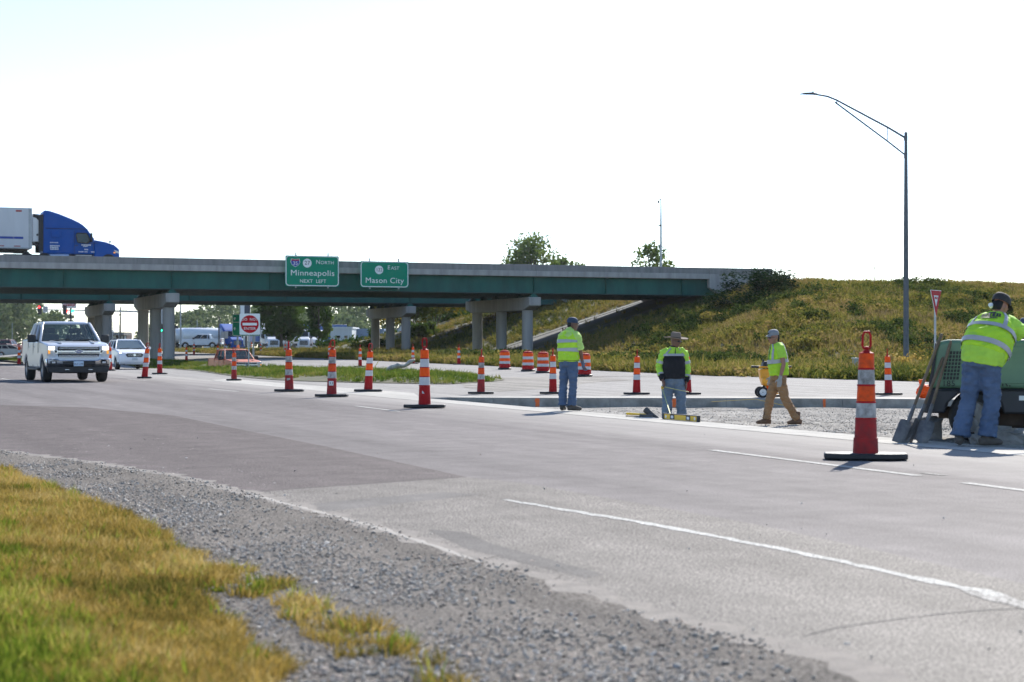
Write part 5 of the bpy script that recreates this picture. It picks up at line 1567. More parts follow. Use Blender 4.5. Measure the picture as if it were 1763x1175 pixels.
def hand(mb, wrist, d, side, s=1.0, curl=.5):
    """palm with four unequal fingers and a thumb; d: pointing direction, side: towards the thumb"""
    w = Vector(wrist); d = Vector(d).normalized()
    side = Vector(side); side = (side - side.dot(d) * d).normalized()
    n = d.cross(side)
    mb.tube([w, w + d * .045 * s, w + d * .095 * s], [(.026 * s, .019 * s), (.041 * s, .017 * s), (.040 * s, .014 * s)], 10, ax=side)
    for i, (off, L) in enumerate(((.029, .074), (.010, .083), (-.010, .077), (-.028, .060))):
        b = w + d * .09 * s + side * off * s
        c1 = b + (d * math.cos(curl * .5) + n * math.sin(curl * .5)) * L * .45 * s
        c2 = c1 + (d * math.cos(curl * 1.4) + n * math.sin(curl * 1.4)) * L * .32 * s
        c3 = c2 + (d * math.cos(curl * 2.2) + n * math.sin(curl * 2.2)) * L * .25 * s
        mb.tube([b - d * .02, b, c1, c2, c3], [.009 * s, .0092 * s, .0086 * s, .0078 * s, .006 * s], 7)
    b = w + d * .03 * s + side * .035 * s
    c1 = b + (side * .7 + d * .7 + n * .25).normalized() * .036 * s
    c2 = c1 + (side * .25 + d * .9 + n * .5).normalized() * .03 * s
    mb.tube([b - side * .02, b, c1, c2], [.012 * s, .0115 * s, .010 * s, .007 * s], 7)

class Torso:
    """stacked elliptical sections along a bent spine"""
    def __init__(self, pts, rad, yaw):
        self.P = [Vector(p) for p in pts]; self.Rd = rad
        self.l = Vector((-math.sin(yaw), math.cos(yaw), 0))
    def at(self, t):
        t = clamp(t, 0, 1) * (len(self.P) - 1); i = min(int(t), len(self.P) - 2); f = t - i
        f2 = f
        return self.P[i].lerp(self.P[i + 1], f2), tuple(self.Rd[i][k] + (self.Rd[i + 1][k] - self.Rd[i][k]) * f2 for k in (0, 1)), (self.P[i + 1] - self.P[i]).normalized()
    def pt(self, t, th, off=0.0):
        c, (a, b), tg = self.at(t)
        e1 = (self.l - self.l.dot(tg) * tg).normalized(); e2 = tg.cross(e1)
        cs, sn = math.cos(th), math.sin(th); q = 2 / 2.4
        cs2 = math.copysign(abs(cs) ** q, cs); sn2 = math.copysign(abs(sn) ** q, sn)
        return c + e1 * (a + off) * cs2 + e2 * (b + off) * sn2
    def shell(self, mb, grow=0.0, t0=0.0, t1=1.0, n=20):
        k = 12
        pts = [self.at(t0 + (t1 - t0) * i / k) for i in range(k + 1)]
        mb.tube([p[0] for p in pts], [(p[1][0] + grow, p[1][1] + grow) for p in pts], n, ax=self.l, sq=2.4)
    def patch(self, t0, t1, th0, th1, off, thick=.006, nt=6, nh=None):
        nh = nh or max(2, int(abs(th1 - th0) / .2))
        mb = MB(); V = []
        for o in (off, off + thick):
            for i in range(nt + 1):
                for j in range(nh + 1):
                    V.append(self.pt(t0 + (t1 - t0) * i / nt, th0 + (th1 - th0) * j / nh, o))
        m = (nt + 1) * (nh + 1); fs = []
        for i in range(nt):
            for j in range(nh):
                a, b, c, d_ = i * (nh + 1) + j, i * (nh + 1) + j + 1, (i + 1) * (nh + 1) + j + 1, (i + 1) * (nh + 1) + j
                fs += [(a, b, c, d_), (m + d_, m + c, m + b, m + a)]
        return mb.add(V, fs)

def head_shape(mb, c, yaw, s=1.0, tilt=0.0):
    f = Vector((math.cos(yaw) * math.cos(tilt), math.sin(yaw) * math.cos(tilt), -math.sin(tilt))); l = Vector((-math.sin(yaw), math.cos(yaw), 0)); u = f.cross(l)
    c = Vector(c)
    mb.tube([c - u * .115 * s + f * .035 * s, c - u * .085 * s + f * .025 * s, c - u * .03 * s + f * .01 * s, c + u * .03 * s, c + u * .085 * s - f * .005 * s, c + u * .118 * s - f * .01 * s, c + u * .13 * s - f * .01 * s],
            [(.030 * s, .035 * s), (.055 * s, .065 * s), (.070 * s, .088 * s), (.076 * s, .098 * s), (.070 * s, .090 * s), (.045 * s, .06 * s), (.012 * s, .015 * s)], 16, ax=l)
    mb.tube([c + f * .085 * s + u * .025 * s, c + f * .118 * s - u * .022 * s, c + f * .09 * s - u * .03 * s], [.009 * s, .016 * s, .012 * s], 8)        # nose
    mb.tube([c + f * .08 * s - u * .062 * s - l * .024 * s, c + f * .098 * s - u * .06 * s, c + f * .08 * s - u * .062 * s + l * .024 * s], [.007 * s, .010 * s, .007 * s], 8)  # lips
    mb.tube([c + f * .085 * s + u * .028 * s - l * .05 * s, c + f * .10 * s + u * .03 * s, c + f * .085 * s + u * .028 * s + l * .05 * s], [.008 * s, .010 * s, .008 * s], 8)    # brow
    for q in (-1, 1):
        mb.tube([c + l * q * .074 * s + u * .025 * s - f * .01 * s, c + l * q * .084 * s - u * .0 * s - f * .012 * s, c + l * q * .076 * s - u * .03 * s - f * .005 * s], [(.008 * s), (.016 * s), (.008 * s)], 8)
    return c, f, l, u

def cap_mesh(root, c, f, l, u, m, s=1.0, brim=.085, name='cap', tip=0.0, emblem=None):
    mb = MB(); n = 20
    rings = [(.0, 1.02, 1.02), (.03, 1.04, 1.04), (.065, .97, .98), (.095, .72, .75), (.108, .4, .42), (.112, .05, .05)]
    V = []
    base = c + u * .048 * s - f * .004 * s
    for h, ka, kb in rings:
        for j in range(n):
            th = 6.2832 * j / n
            V.append(base + u * h * s + f * math.cos(th) * .106 * kb * s + l * math.sin(th) * .087 * ka * s)
    fs = []
    for i in range(len(rings) - 1):
        for j in range(n): fs.append((i * n + j, i * n + (j + 1) % n, (i + 1) * n + (j + 1) % n, (i + 1) * n + j))
    fs.append(tuple((len(rings) - 1) * n + j for j in range(n)))
    o = mb.add(V, fs).build(name, m, root, smooth=R(80))
    bm_ = MB(); V = []
    for z in (0, .006):
        V += [base + u * (z + .006) * s + l * a * .082 * s + f * (.075 + 0) * s for a in (-1, -.5, 0, .5, 1)]
        V += [base + u * (z - .004 - .014 * abs(a) - tip) * s + l * a * .074 * s + f * (.098 + brim * math.sqrt(max(0, 1 - (a * .92) ** 2))) * s for a in (-1, -.5, 0, .5, 1)]
    fs = [(i, i + 1, i + 6, i + 5) for i in range(4)] + [(10 + i, 15 + i, 16 + i, 11 + i) for i in range(4)] + [(5 + i, 6 + i, 16 + i, 15 + i) for i in range(4)] + [(0, 5, 15, 10), (4, 14, 19, 9)]
    bm_.add(V, fs).build('brim', m, o)
    if emblem:
        e0 = base + f * .108 * s + u * .045 * s
        MB().add([e0 + l * a * .03 * s + u * b * .014 * s + f * .002 for a, b in ((-1, -1), (1, -1), (1, 1), (-1, 1))], [(0, 1, 2, 3)]).build('emblem', emblem, o)
    return o

def eyes(root, c, f, l, u, s, glasses=None):
    mb = MB()
    for q in (-1, 1): mb.ball(c + f * .088 * s + l * q * .031 * s + u * .012 * s, (.011 * s, .011 * s, .007 * s), 8, 6)
    mb.build('eyes', M_EYE, root)
    if glasses:
        mb = MB()
        for q in (-1, 1):
            p = c + f * .105 * s + l * q * .032 * s + u * .010 * s
            mb.add([p + l * a * .028 * s + u * b * .016 * s - f * abs(q * a + 1) * .006 * s for a, b in ((-1, -.7), (0, -1), (1, -.7), (1, .8), (0, 1), (-1, .8))], [(0, 1, 2, 3, 4, 5)])
            mb.bar(p + l * q * .028 * s, c + l * q * .082 * s + u * .015 * s, .006 * s)
        mb.bar(c + f * .104 * s + l * .008 * s + u * .014 * s, c + f * .104 * s - l * .008 * s + u * .014 * s, .005 * s)
        mb.build('glasses', glasses, root)

def boot(mb, ankle, yaw, s=1.0, h=.16):
    a = Vector(ankle); f = Vector((math.cos(yaw), math.sin(yaw), 0))
    z0 = a.z - .08 * s
    g = Vector((a.x, a.y, z0))
    mb.tube([a + Vector((0, 0, h * s)), a + Vector((0, 0, .04 * s)), g + f * .0 + Vector((0, 0, .05 * s))], [.058 * s, .053 * s, .055 * s], 12)
    mb.tube([g - f * .085 * s + Vector((0, 0, .045 * s)), g - f * .05 * s + Vector((0, 0, .052 * s)), g + f * .05 * s + Vector((0, 0, .055 * s)), g + f * .13 * s + Vector((0, 0, .042 * s)), g + f * .19 * s + Vector((0, 0, .034 * s))],
            [(.034 * s, .042 * s), (.044 * s, .05 * s), (.048 * s, .052 * s), (.050 * s, .041 * s), (.030 * s, .028 * s)], 12, ax=(-f.y, f.x, 0))

def person(loc, label, s, yaw, T, neck, head, head_yaw, head_tilt, armL, armR, legL, legR, toes, skin, trousers, belly=1.0, gloveL=None, gloveR=None, boots=M_BOOTD, sleeve=.55, shirt=M_LIME2,
           wrist_mat=None, hand_dirs=None, curl=.6, leg_r=(.098, .078, .082)):
    """joint positions in metres for a figure of standing height about 1.75 m, scaled by s"""
    root = empty('person', loc, 0, label, 'person'); root.scale = (s, s, s)
    l = Vector((-math.sin(yaw), math.cos(yaw), 0))
    # --- the body, one skin
    b = MB()
    T.shell(b, -.03, 0.02, .98)
    c = Vector(head)
    b.tube([neck, Vector(neck).lerp(c, .45), c - Vector((0, 0, .05))], [.062, .055, .056], 12)
    hc = head_shape(b, head, head_yaw, 1.0, head_tilt)
    for arm, q in ((armL, 0), (armR, 1)):
        sh, el, wr = [Vector(p) for p in arm]
        b.tube([sh, sh.lerp(el, .5), el, el.lerp(wr, .35), wr], [.050, .046, .038, .039, .026], 12)
        dr = (hand_dirs[q] if hand_dirs else None) or ((wr - el), (l if q == 0 else -l).cross((wr - el)) )
        hand(b, wr, dr[0], dr[1], 1.0, curl)
    for leg in (legL, legR):
        h, k, a = [Vector(p) for p in leg]
        b.tube([h, h.lerp(k, .5), k, k.lerp(a, .3), a], [.075, .066, .05, .052, .036], 12)
    blob(b, 'body', skin, root, .0085, 2)
    eyes(root, *hc, 1.0)
    # --- trousers
    p = MB()
    hl, hr = Vector(legL[0]), Vector(legR[0])
    pel = T.at(0)[0]
    T.shell(p, -.016, 0.0, .14)
    for leg in (legL, legR):
        h, k, a = [Vector(q) for q in leg]
        up = Vector((0, 0, .06))
        p.tube([h + up, h, h.lerp(k, .5), k, k.lerp(a, .35), k.lerp(a, .75), a + (k - a).normalized() * .02], [leg_r[0] * .95, leg_r[0] * 1.1, leg_r[0] * .98, leg_r[1], leg_r[1] * 1.02, leg_r[2], leg_r[2] * 1.08], 14)
    p.tube([hl + Vector((0, 0, .02)), hr + Vector((0, 0, .02))], [leg_r[0] * 1.15, leg_r[0] * 1.15], 12)
    blob(p, 'trousers', trousers, root, .012, 2, .019, .09)
    bt = MB()
    for leg, ty in ((legL, toes[0]), (legR, toes[1])): boot(bt, leg[2], ty)
    blob(bt, 'boots', boots, root, .01, 2)
    for g, arm, q in ((gloveL, armL, 0), (gloveR, armR, 1)):
        if g:
            m_ = MB(); sh, el, wr = [Vector(x) for x in arm]
            dr = (hand_dirs[q] if hand_dirs else None) or ((wr - el), (l if q == 0 else -l).cross((wr - el)))
            hand(m_, wr, dr[0], dr[1], 1.14, curl); m_.tube([wr - (wr - el).normalized() * .05, wr + (wr - el).normalized() * .02], [.036, .034], 10)
            blob(m_, 'glove', g, root, .0075, 1)
    return root, hc

def sleeves(mb, arms, T, frac, r0=.075, r1=.062, flare=1.0):
    for arm in arms:
        sh, el, wr = [Vector(x) for x in arm]
        inn = sh.lerp(T.at(.86)[0], .45)
        if frac <= 1: pts = [inn, sh, sh.lerp(el, frac * .5), sh.lerp(el, frac)]
        else: pts = [inn, sh, sh.lerp(el, .6), el, el.lerp(wr, frac - 1)]
        rr = [r0 * 1.05, r0, (r0 + r1) / 2 * 1.02, r1 * flare] if frac <= 1 else [r0 * 1.05, r0, (r0 + r1) / 2, r1, r1 * .92 * flare]
        mb.tube(pts, rr, 14)
TH = lambda d: R(d)
def ring_band(T, t0, t1, off, name, m, root):
    return T.patch(t0, t1, 0, 6.2832, off, .005, 3, 32).build(name, m, root, smooth=R(70))

# ---- man in jeans and navy cap, seen from behind -------------------------------------------
yaw = R(52)
T1 = Torso([(0, 0, .86), (0, 0, 1.0), (.01, .01, 1.15), (.01, .02, 1.30), (.02, .03, 1.42), (.035, .05, 1.50), (.04, .055, 1.53)],
           [(.185, .145), (.195, .155), (.205, .16), (.22, .155), (.20, .125), (.105, .09), (.07, .07)], yaw)
aL = [(-.13, .16, 1.42), (-.14, .25, 1.16), (-.02, .36, 1.05)]
aR = [(.16, -.10, 1.42), (.22, -.11, 1.14), (.265, .02, .92)]
lL = [(-.07, .06, .90), (-.10, .08, .49), (-.115, .05, .08)]; lR = [(.075, -.05, .90), (.085, -.03, .49), (.06, -.02, .08)]
x, y, _ = spot(979, 708.5)
p1, hc = person((x, y, .012), 'man in lime vest, jeans and navy cap seen from behind', .93, yaw, T1, (.045, .06, 1.50), (.075, .075, 1.63), R(12), R(4), aL, aR, lL, lR, (R(75), R(8)), M_SKIN_A, M_DENIM, gloveR=M_GLOVEB, boots=M_BOOTD,
                hand_dirs=(None, ((.25, .35, -.9), (.6, .6, .3))))
cap_mesh(p1, *hc, M_NAVYCAP)
def back_hair(root, hc):
    c, f, l, u = hc
    hb = MB().tube([c - f * .05 + u * .05, c - f * .062 - u * .01, c - f * .05 - u * .05], [(.070, .045), (.070, .042), (.055, .03)], 12, ax=l)
    blob(hb, 'hair', M_HAIR, root, .009, 1)
back_hair(p1, hc)
sw = MB(); T1.shell(sw, .004, .12, .86); sleeves(sw, (aL, aR), T1, .92, .078, .070, 1.05)
sw.tube([T1.at(.80)[0] + VV(-.02, -.04, .0), T1.at(.92)[0] + VV(-.01, -.035, 0), (.045, .05, 1.535)], [(.12, .10), (.105, .09), (.075, .075)], 14, ax=T1.l)
sw.tube([VV(-.02, -.10, 1.36), VV(-.01, -.085, 1.44), VV(.03, -.02, 1.50)], [(.05, .03), (.09, .05), (.085, .05)], 12, ax=T1.l)       # hood
blob(sw, 'hooded_sweatshirt', M_LIMEH, p1, .012, 2, .02, .09)
vs_ = MB(); T1.shell(vs_, .016, .10, .82); v1 = blob(vs_, 'vest', M_LIME, p1, .013, 2, .013, .12)
ring_band(T1, .30, .375, .024, 'reflective_band', M_TAPE, v1); ring_band(T1, .49, .56, .022, 'reflective_band', M_TAPE, v1); ring_band(T1, .115, .125, .020, 'hem', M_BLACK, v1)

# ---- man in wide-brimmed hat ------------------------------------------------------------
yaw = R(-84)
T2 = Torso([(0, 0, .88), (0, 0, 1.0), (0, 0, 1.14), (0, .01, 1.30), (0, .015, 1.42), (.01, .0, 1.50), (.01, -.005, 1.54)],
           [(.185, .15), (.205, .17), (.205, .17), (.205, .155), (.18, .12), (.10, .09), (.07, .075)], yaw)
aL = [(.19, .01, 1.41), (.25, .03, 1.13), (.225, -.05, .86)]
aR = [(-.19, .01, 1.41), (-.27, .03, 1.14), (-.215, -.12, .90)]
lL = [(.10, 0, .90), (.135, -.02, .49), (.15, .02, .08)]; lR = [(-.10, 0, .90), (-.125, -.02, .49), (-.13, .02, .08)]
d2 = 29.6
x2, y2 = (1160 - 881.5) / F_PX * d2, d2
u_, v_ = to_uv(x2, y2)
z2 = trench_z(u_, v_, x2, y2)
p2, hc = person((x2, y2, z2), 'man in wide-brimmed hat and lime and black jacket holding a tape', .915, yaw, T2, (.01, 0, 1.50), (.03, -.02, 1.63), R(-42), R(6), aL, aR, lL, lR, (R(-70), R(-105)), M_SKIN_A, M_DENIM2, boots=M_BOOTD,
                hand_dirs=(((0, -.1, -1), (-.3, -1, 0)), ((.25, -.35, -.8), (.5, -.8, .2))), curl=.9, leg_r=(.112, .09, .095))
eyes(p2, *hc, 1.0, M_LENSG)
c, f, l, u = hc
n = 28; V = []; ht = MB()
prof = [(.085, .10, -.0), (.175, .215, -.006), (.205, .245, .012), (.205, .245, .018), (.175, .21, .004), (.088, .105, .012), (.084, .10, .06), (.078, .092, .105), (.066, .078, .122), (.03, .05, .112), (.004, .004, .110)]
for a, b_, h in prof:
    for j in range(n):
        th = 6.2832 * j / n
        V.append(c + u * (.05 + h + (.018 * abs(math.sin(th)) ** 2 if a > .15 else 0)) + l * a * math.sin(th) + f * b_ * math.cos(th))
fs = []
for i in range(len(prof) - 1):
    for j in range(n): fs.append((i * n + j, i * n + (j + 1) % n, (i + 1) * n + (j + 1) % n, (i + 1) * n + j))
hat = ht.add(V, fs).build('hat', M_FELT, p2, smooth=R(60))
V = []
for h in (.014, .034):
    for j in range(n):
        th = 6.2832 * j / n; V.append(c + u * (.05 + h) + l * .0885 * math.sin(th) + f * .1055 * math.cos(th))
MB().add(V, [(j, (j + 1) % n, n + (j + 1) % n, n + j) for j in range(n)]).build('hat_band', M_BLACK, hat)
sw = MB(); T2.shell(sw, .008, .60, .93); sleeves(sw, (aL, aR), T2, 1.62, .085, .066)
jk = blob(sw, 'jacket', M_LIME2, p2, .012, 2, .02, .09)
fl = MB(); T2.shell(fl, .009, .08, .60)
blob(fl, 'jacket_lower_panel', M_FLEECE, p2, .012, 2, .008, .12)
cf = MB()
for arm in (aL, aR):
    el, wr = Vector(arm[1]), Vector(arm[2]); cf.tube([el.lerp(wr, .58), el.lerp(wr, .95)], [.062, .05], 14)
T2.shell(cf, .016, .86, .97)
cf = MB()
for arm in (aL, aR):
    el, wr = Vector(arm[1]), Vector(arm[2]); cf.tube([el.lerp(wr, .56), el.lerp(wr, .93)], [.064, .05], 14)
cf.tube([(.005, .005, 1.475), (.01, -.005, 1.55)], [(.085, .082), (.072, .075)], 14, ax=T2.l)
blob(cf, 'cuffs_and_collar', M_FLEECE, p2, .01, 1)
ring_band(T2, .575, .635, .022, 'reflective_band', M_TAPE, jk)
for th in (225, 315): T2.patch(.63, .90, R(th - 7), R(th + 7), .020, .005, 8, 3).build('reflective_strap', M_TAPE, jk)
T2.patch(.62, .92, R(268.6), R(271.4), .020, .005, 8, 1).build('zip', M_BLACK, jk)
bd = MB()
for arm in (aL, aR):
    sh, el, wr = [Vector(q) for q in arm]; bd.tube([sh.lerp(el, .52), sh.lerp(el, .70)], [.086, .084], 16); bd.tube([el.lerp(wr, .46), el.lerp(wr, .57)], [.071, .069], 16)
bd.build('sleeve_bands', M_TAPE, jk)

# ---- walking worker in tan trousers --------------------------------------------------------
yaw = R(192)
T3 = Torso([(0, 0, .86), (-.005, 0, 1.0), (-.02, 0, 1.14), (-.03, 0, 1.29), (-.035, 0, 1.41), (-.055, 0, 1.49), (-.06, 0, 1.52)],
           [(.165, .155), (.17, .16), (.175, .155), (.185, .14), (.165, .11), (.09, .085), (.065, .065)], yaw)
aL = [(.0, -.19, 1.41), (.05, -.25, 1.12), (-.02, -.27, .86)]
aR = [(-.06, .19, 1.41), (.02, .25, 1.13), (-.1, .24, .88)]
lL = [(.0, -.07, .88), (.10, -.08, .48), (.33, -.06, .085)]; lR = [(-.02, .07, .88), (-.15, .06, .50), (-.22, .07, .085)]
d3 = 29.9
x3, y3 = (1341 - 881.5) / F_PX * d3, d3
z3 = trench_z(*to_uv(x3, y3), x3, y3)
p3, hc = person((x3, y3, z3 - .0), 'worker in tan trousers and grey cap walking left across the gravel', .93, yaw, T3, (-.06, 0, 1.48), (-.10, -.01, 1.60), R(205), R(6), aL, aR, lL, lR, (R(185), R(188)), M_SKIN_B, M_KHAKI, gloveL=M_GLOVE, gloveR=M_GLOVE, boots=M_BOOT,
                hand_dirs=(((-.12, 0, -1), (-1, 0, 0)), ((-.3, 0, -1), (-1, 0, 0))), leg_r=(.102, .080, .070))
cap_mesh(p3, *hc, M_GREYCAP, emblem=M_SIGN_K, brim=.07)
eyes(p3, *hc, 1.0, M_LENSG)
c, f, l, u = hc
hb = MB().tube([c - f * .07 + u * .05, c - f * .085 - u * .02, c - f * .06 - u * .08], [(.06, .03), (.066, .035), (.05, .03)], 12, ax=l); blob(hb, 'hair', M_HAIR, p3, .01, 1)
sw = MB(); T3.shell(sw, .003, .30, .88); sleeves(sw, (aL, aR), T3, .62, .080, .078, 1.1)
blob(sw, 'shirt', M_LIME2, p3, .012, 2, .009, .10)
vs_ = MB(); T3.shell(vs_, .018, .06, .84); v3 = blob(vs_, 'vest', M_LIME, p3, .013, 2, .016, .11)
ring_band(T3, .33, .405, .028, 'reflective_band', M_TAPE, v3)
for th in (305, 55): T3.patch(.40, .90, R(th - 8), R(th + 8), .024, .005, 8, 3).build('reflective_strap', M_TAPE, v3)
T3.patch(.40, .88, R(268), R(272), .022, .005, 8, 1).build('vest_edge', M_BLACK, v3)

# ---- man leaning on the compressor -------------------------------------------------------
yaw = R(58)
T4 = Torso([(.06, .0, .86), (.085, .0, 1.0), (.15, .05, 1.14), (.215, .12, 1.26), (.255, .18, 1.345), (.295, .24, 1.42), (.305, .255, 1.445)],
           [(.205, .175), (.235, .205), (.25, .215), (.245, .175), (.215, .13), (.12, .10), (.08, .08)], yaw)
aL = [(.07, .30, 1.32), (.14, .54, 1.18), (.40, .66, 1.27)]
aR = [(.42, .07, 1.32), (.59, .12, 1.225), (.78, .32, 1.27)]
lL = [(.0, .07, .90), (-.06, .07, .50), (-.175, .03, .085)]; lR = [(.14, -.04, .90), (.175, -.02, .49), (.10, -.06, .085)]
x4, y4, _ = spot(1680, 769.5)
p4, hc = person((x4, y4, .01), 'man in dark cap and printed lime vest leaning on the green compressor', 1.03, yaw, T4, (.30, .245, 1.41), (.355, .32, 1.53), R(38), R(26), aL, aR, lL, lR, (R(80), R(15)), M_SKIN_B, M_DENIM, boots=M_BOOTD,
                hand_dirs=(((1, .2, .05), (.1, .8, .6)), ((.7, .5, -.1), (-.5, .8, .3))), leg_r=(.115, .092, .10), curl=.8)
cap_mesh(p4, *hc, M_DARKCAP, 1.1, brim=.075)
c, f, l, u = hc
back_hair(p4, hc)
MB().tube([c - f * .09 + l * .05 + u * .0, c - f * .115 + l * .04 - u * .02, c - f * .12 + l * .02 - u * .05], [(.02), (.028), (.018)], 10).build('headphone_band', M_WHITE, p4)
sw = MB(); T4.shell(sw, .010, .05, .87); sleeves(sw, (aL, aR), T4, .80, .096, .088, 1.12)
blob(sw, 'shirt', M_LIME2, p4, .012, 2, .012, .11)
vs_ = MB(); T4.shell(vs_, .018, .17, .84); v4 = blob(vs_, 'vest', M_LIME, p4, .013, 2, .018, .12)
ring_band(T4, .225, .285, .027, 'reflective_band', M_TAPE, v4); ring_band(T4, .425, .485, .027, 'reflective_band', M_TAPE, v4)
for th in (130, 42): T4.patch(.485, .885, R(th - 6), R(th + 6), .024, .005, 8, 3).build('reflective_strap', M_TAPE, v4)
# print on the back of the vest
for t0, t1, a, b_ in ((.705, .715, 66, 112), (.625, .637, 66, 112), (.595, .605, 76, 102), (.572, .585, 72, 106)):
    T4.patch(t0, t1, R(a), R(b_), .026, .003, 2, 8).build('print_line', M_SIGN_K, v4)
for i, a in enumerate((68, 76, 84, 92, 100, 107)):
    T4.patch(.645, .695, R(a), R(a + 5.2), .026, .003, 2, 2).build('print_letter', M_SIGN_K, v4)
T4.patch(.72, .755, R(82), R(98), .025, .003, 2, 3).build('print_emblem', M_SIGN_K, v4)
MB().box((.13, -.175, .93), (.035, .01, .022)).build('pocket_label', M_RED, p4)
# pen and note pad
pn = MB().cyl((0, 0, 0), (.02, -.02, .13), .006).build('pen', M_WHITE); pn.location = (x4 + .475, y4 + .60, 1.305); tag(pn, 'white pen in the hand of the leaning man', 'pen')

# ================================================================ compressor and tools
M_GREENC = mat('pale_green_enamel', (.13, .245, .15), .5, .14, 3, coat=.1, c2=(.10, .19, .125))
M_CHAR = mat('charcoal_enamel', (.028, .030, .036), .5, .15, 4)
M_RUST = mat('rusty_frame', (.10, .065, .045), .8, .25, 7)
cx0, cy0 = (1600 - 881.5) / F_PX * 20.95, 20.95
cp = empty('air_compressor', (cx0, cy0, 0), R(-15), 'pale green towable air compressor beside the leaning man', 'compressor')
L, D = 2.35, 1.35
can = MB().prism([(.0, .64), (L, .64), (L - .02, 1.0), (L - .10, 1.19), (L - .22, 1.225), (.22, 1.225), (.10, 1.20), (.06, 1.10)], .0, D).build('canopy', M_GREENC, cp, bev=.045, seg=3)
MB().prism([(-.012, .66), (.03, .66), (.10, 1.17), (.07, 1.185)], -.008, D + .008).build('end_trim', M_CHAR, cp)
MB().prism([(-.07, .34), (.0, .62), (.03, .637), (L + .02, .637), (L + .05, .34), (1.0, .34), (.86, .34), (.83, .46), (.70, .575), (.52, .61), (.34, .575), (.21, .46), (.18, .34)], -.02, D + .02).build('lower_body', M_CHAR, cp, bev=.025)
# louvred vent: a dark opening with bars
vent = [(.155, .745), (.345, .745), (.385, 1.085), (.20, 1.085)]
vt = MB().prism(vent, -.004, .0005).build('vent', M_SIGN_K, cp)
for i in range(1, 8):
    z = .745 + .34 * i / 8; f = i / 8
    MB().bar((.155 + .045 * f, -.010, z), (.345 + .04 * f, -.010, z), .008, .009).build('vent_bar', M_GREENC, vt)
for i in range(0, 6):
    f = i / 5
    MB().bar((.155 + .19 * f, -.012, .742), (.20 + .185 * f, -.012, 1.088), .007, .008).build('vent_bar', M_GREENC, vt)
text_part('185', .10, M_SIGN_K, cp, (.225, -.004, .695), RX90, name='number', width=1.0)
text_part('SULLAIR.', .145, M_SIGN_K, cp, (.945, -.004, .71), RX90, align='RIGHT', width=.92)
dr = MB().box((.88, -.006, .92), (.5, .012, .44)).build('side_door', M_GREENC, cp, bev=.006)
MB().box((1.135, -.006, .92), (.014, .014, .46)).build('door_gap', M_CHAR, dr)
MB().box((1.1, -.026, .53), (.13, .008, .055)).build('label_plate', M_SIGN_W, cp)
for y in (.12, D - .12): wheel(cp, .52, y, .30, .2, -1 if y < .5 else 1, M_STEELRIM, 5)
MB().bar((.1, .3, .33), (L + .9, .3, .33), .1, .12).bar((.1, D - .3, .33), (L + .9, D - .3, .33), .1, .12).bar((L + .9, D / 2, .33), (L + 1.5, D / 2, .33), .1, .1).bar((.52, .1, .30), (.52, D - .1, .30), .07).build('frame', M_RUST, cp)
MB().box((.95, .5, .24), (.8, .5, .16)).build('tank', M_RUST, cp, bev=.04)
MB().bar((1.18, .2, .33), (1.18, .2, .02), .09).box((1.18, .2, .015), (.2, .2, .03)).build('jack_leg', M_CHAR, cp)
MB().box((-.03, .2, .40), (.09, .25, .12)).build('tail_lamp', M_CHAR, cp, bev=.015)
MB().box((L / 2, D / 2, 1.236), (.25, .3, .03)).build('roof_hatch', M_CHAR, cp, bev=.01)

# shovels leaning on its end
M_HANDLE = mat('worn_ash_handle', (.23, .16, .095), .7, .25, 9, stretch=(1, 1, .2))
M_BLADE = mat('worn_shovel_steel', (.20, .19, .185), .45, .25, 9, metal=.4)
def shovel(foot, top, label, yaw, kind='square'):
    root = empty('shovel', foot, 0, label, 'shovel', 'shovels leaning on the compressor')
    t = Vector(top) - Vector(foot); d = t.normalized()
    side = Vector((math.cos(yaw), math.sin(yaw), 0)); side = (side - side.dot(d) * d).normalized(); nrm = d.cross(side)
    V = []
    rows = [(0, .098 if kind == 'square' else .02, .0), (.05, .100 if kind == 'square' else .075, .006), (.14, .100 if kind == 'square' else .094, .012), (.24, .100 if kind == 'square' else .096, .012), (.29, .09, .01), (.32, .025, .0)]
    for h, w, dp in rows:
        for a in (-1, -.5, 0, .5, 1): V.append(d * h + side * a * w + nrm * (.022 * (a * a) - dp))
    m = len(V)
    V += [p - nrm * .004 for p in V]
    fs = []
    for i in range(len(rows) - 1):
        for j in range(4):
            q = (i * 5 + j, i * 5 + j + 1, i * 5 + j + 6, i * 5 + j + 5); fs += [q, tuple(x + m for x in q[::-1])]
    MB().add(V, fs).build('blade', M_BLADE, root, smooth=R(60))
    MB().tube([d * .24 - nrm * .006, d * .34, d * .52], [.012, .026, .021], 10).build('socket', M_BLADE, root)
    Lh = t.length
    MB().tube([d * .46, d * (Lh * .6) + nrm * .004, d * Lh], [.018, .019, .0185], 10).ball(d * Lh, .019, 10, 6).build('handle', M_HANDLE, root)
    return root
dd = 20.62
def W3(px, py, d): return at(px, py, d)
shovel(W3(1549, 764.5, dd - .1), W3(1621, 577, 20.95), 'square shovel leaning at the left with its handle highest', R(10))
shovel(W3(1585, 765, dd - .12), W3(1637, 589, 20.9), 'round shovel resting closest to the compressor wheel', R(-25), 'round')
shovel(W3(1566, 763, dd - .02), W3(1634, 590, 20.98), 'shovel standing between the other two with its blade edge-on', R(55))
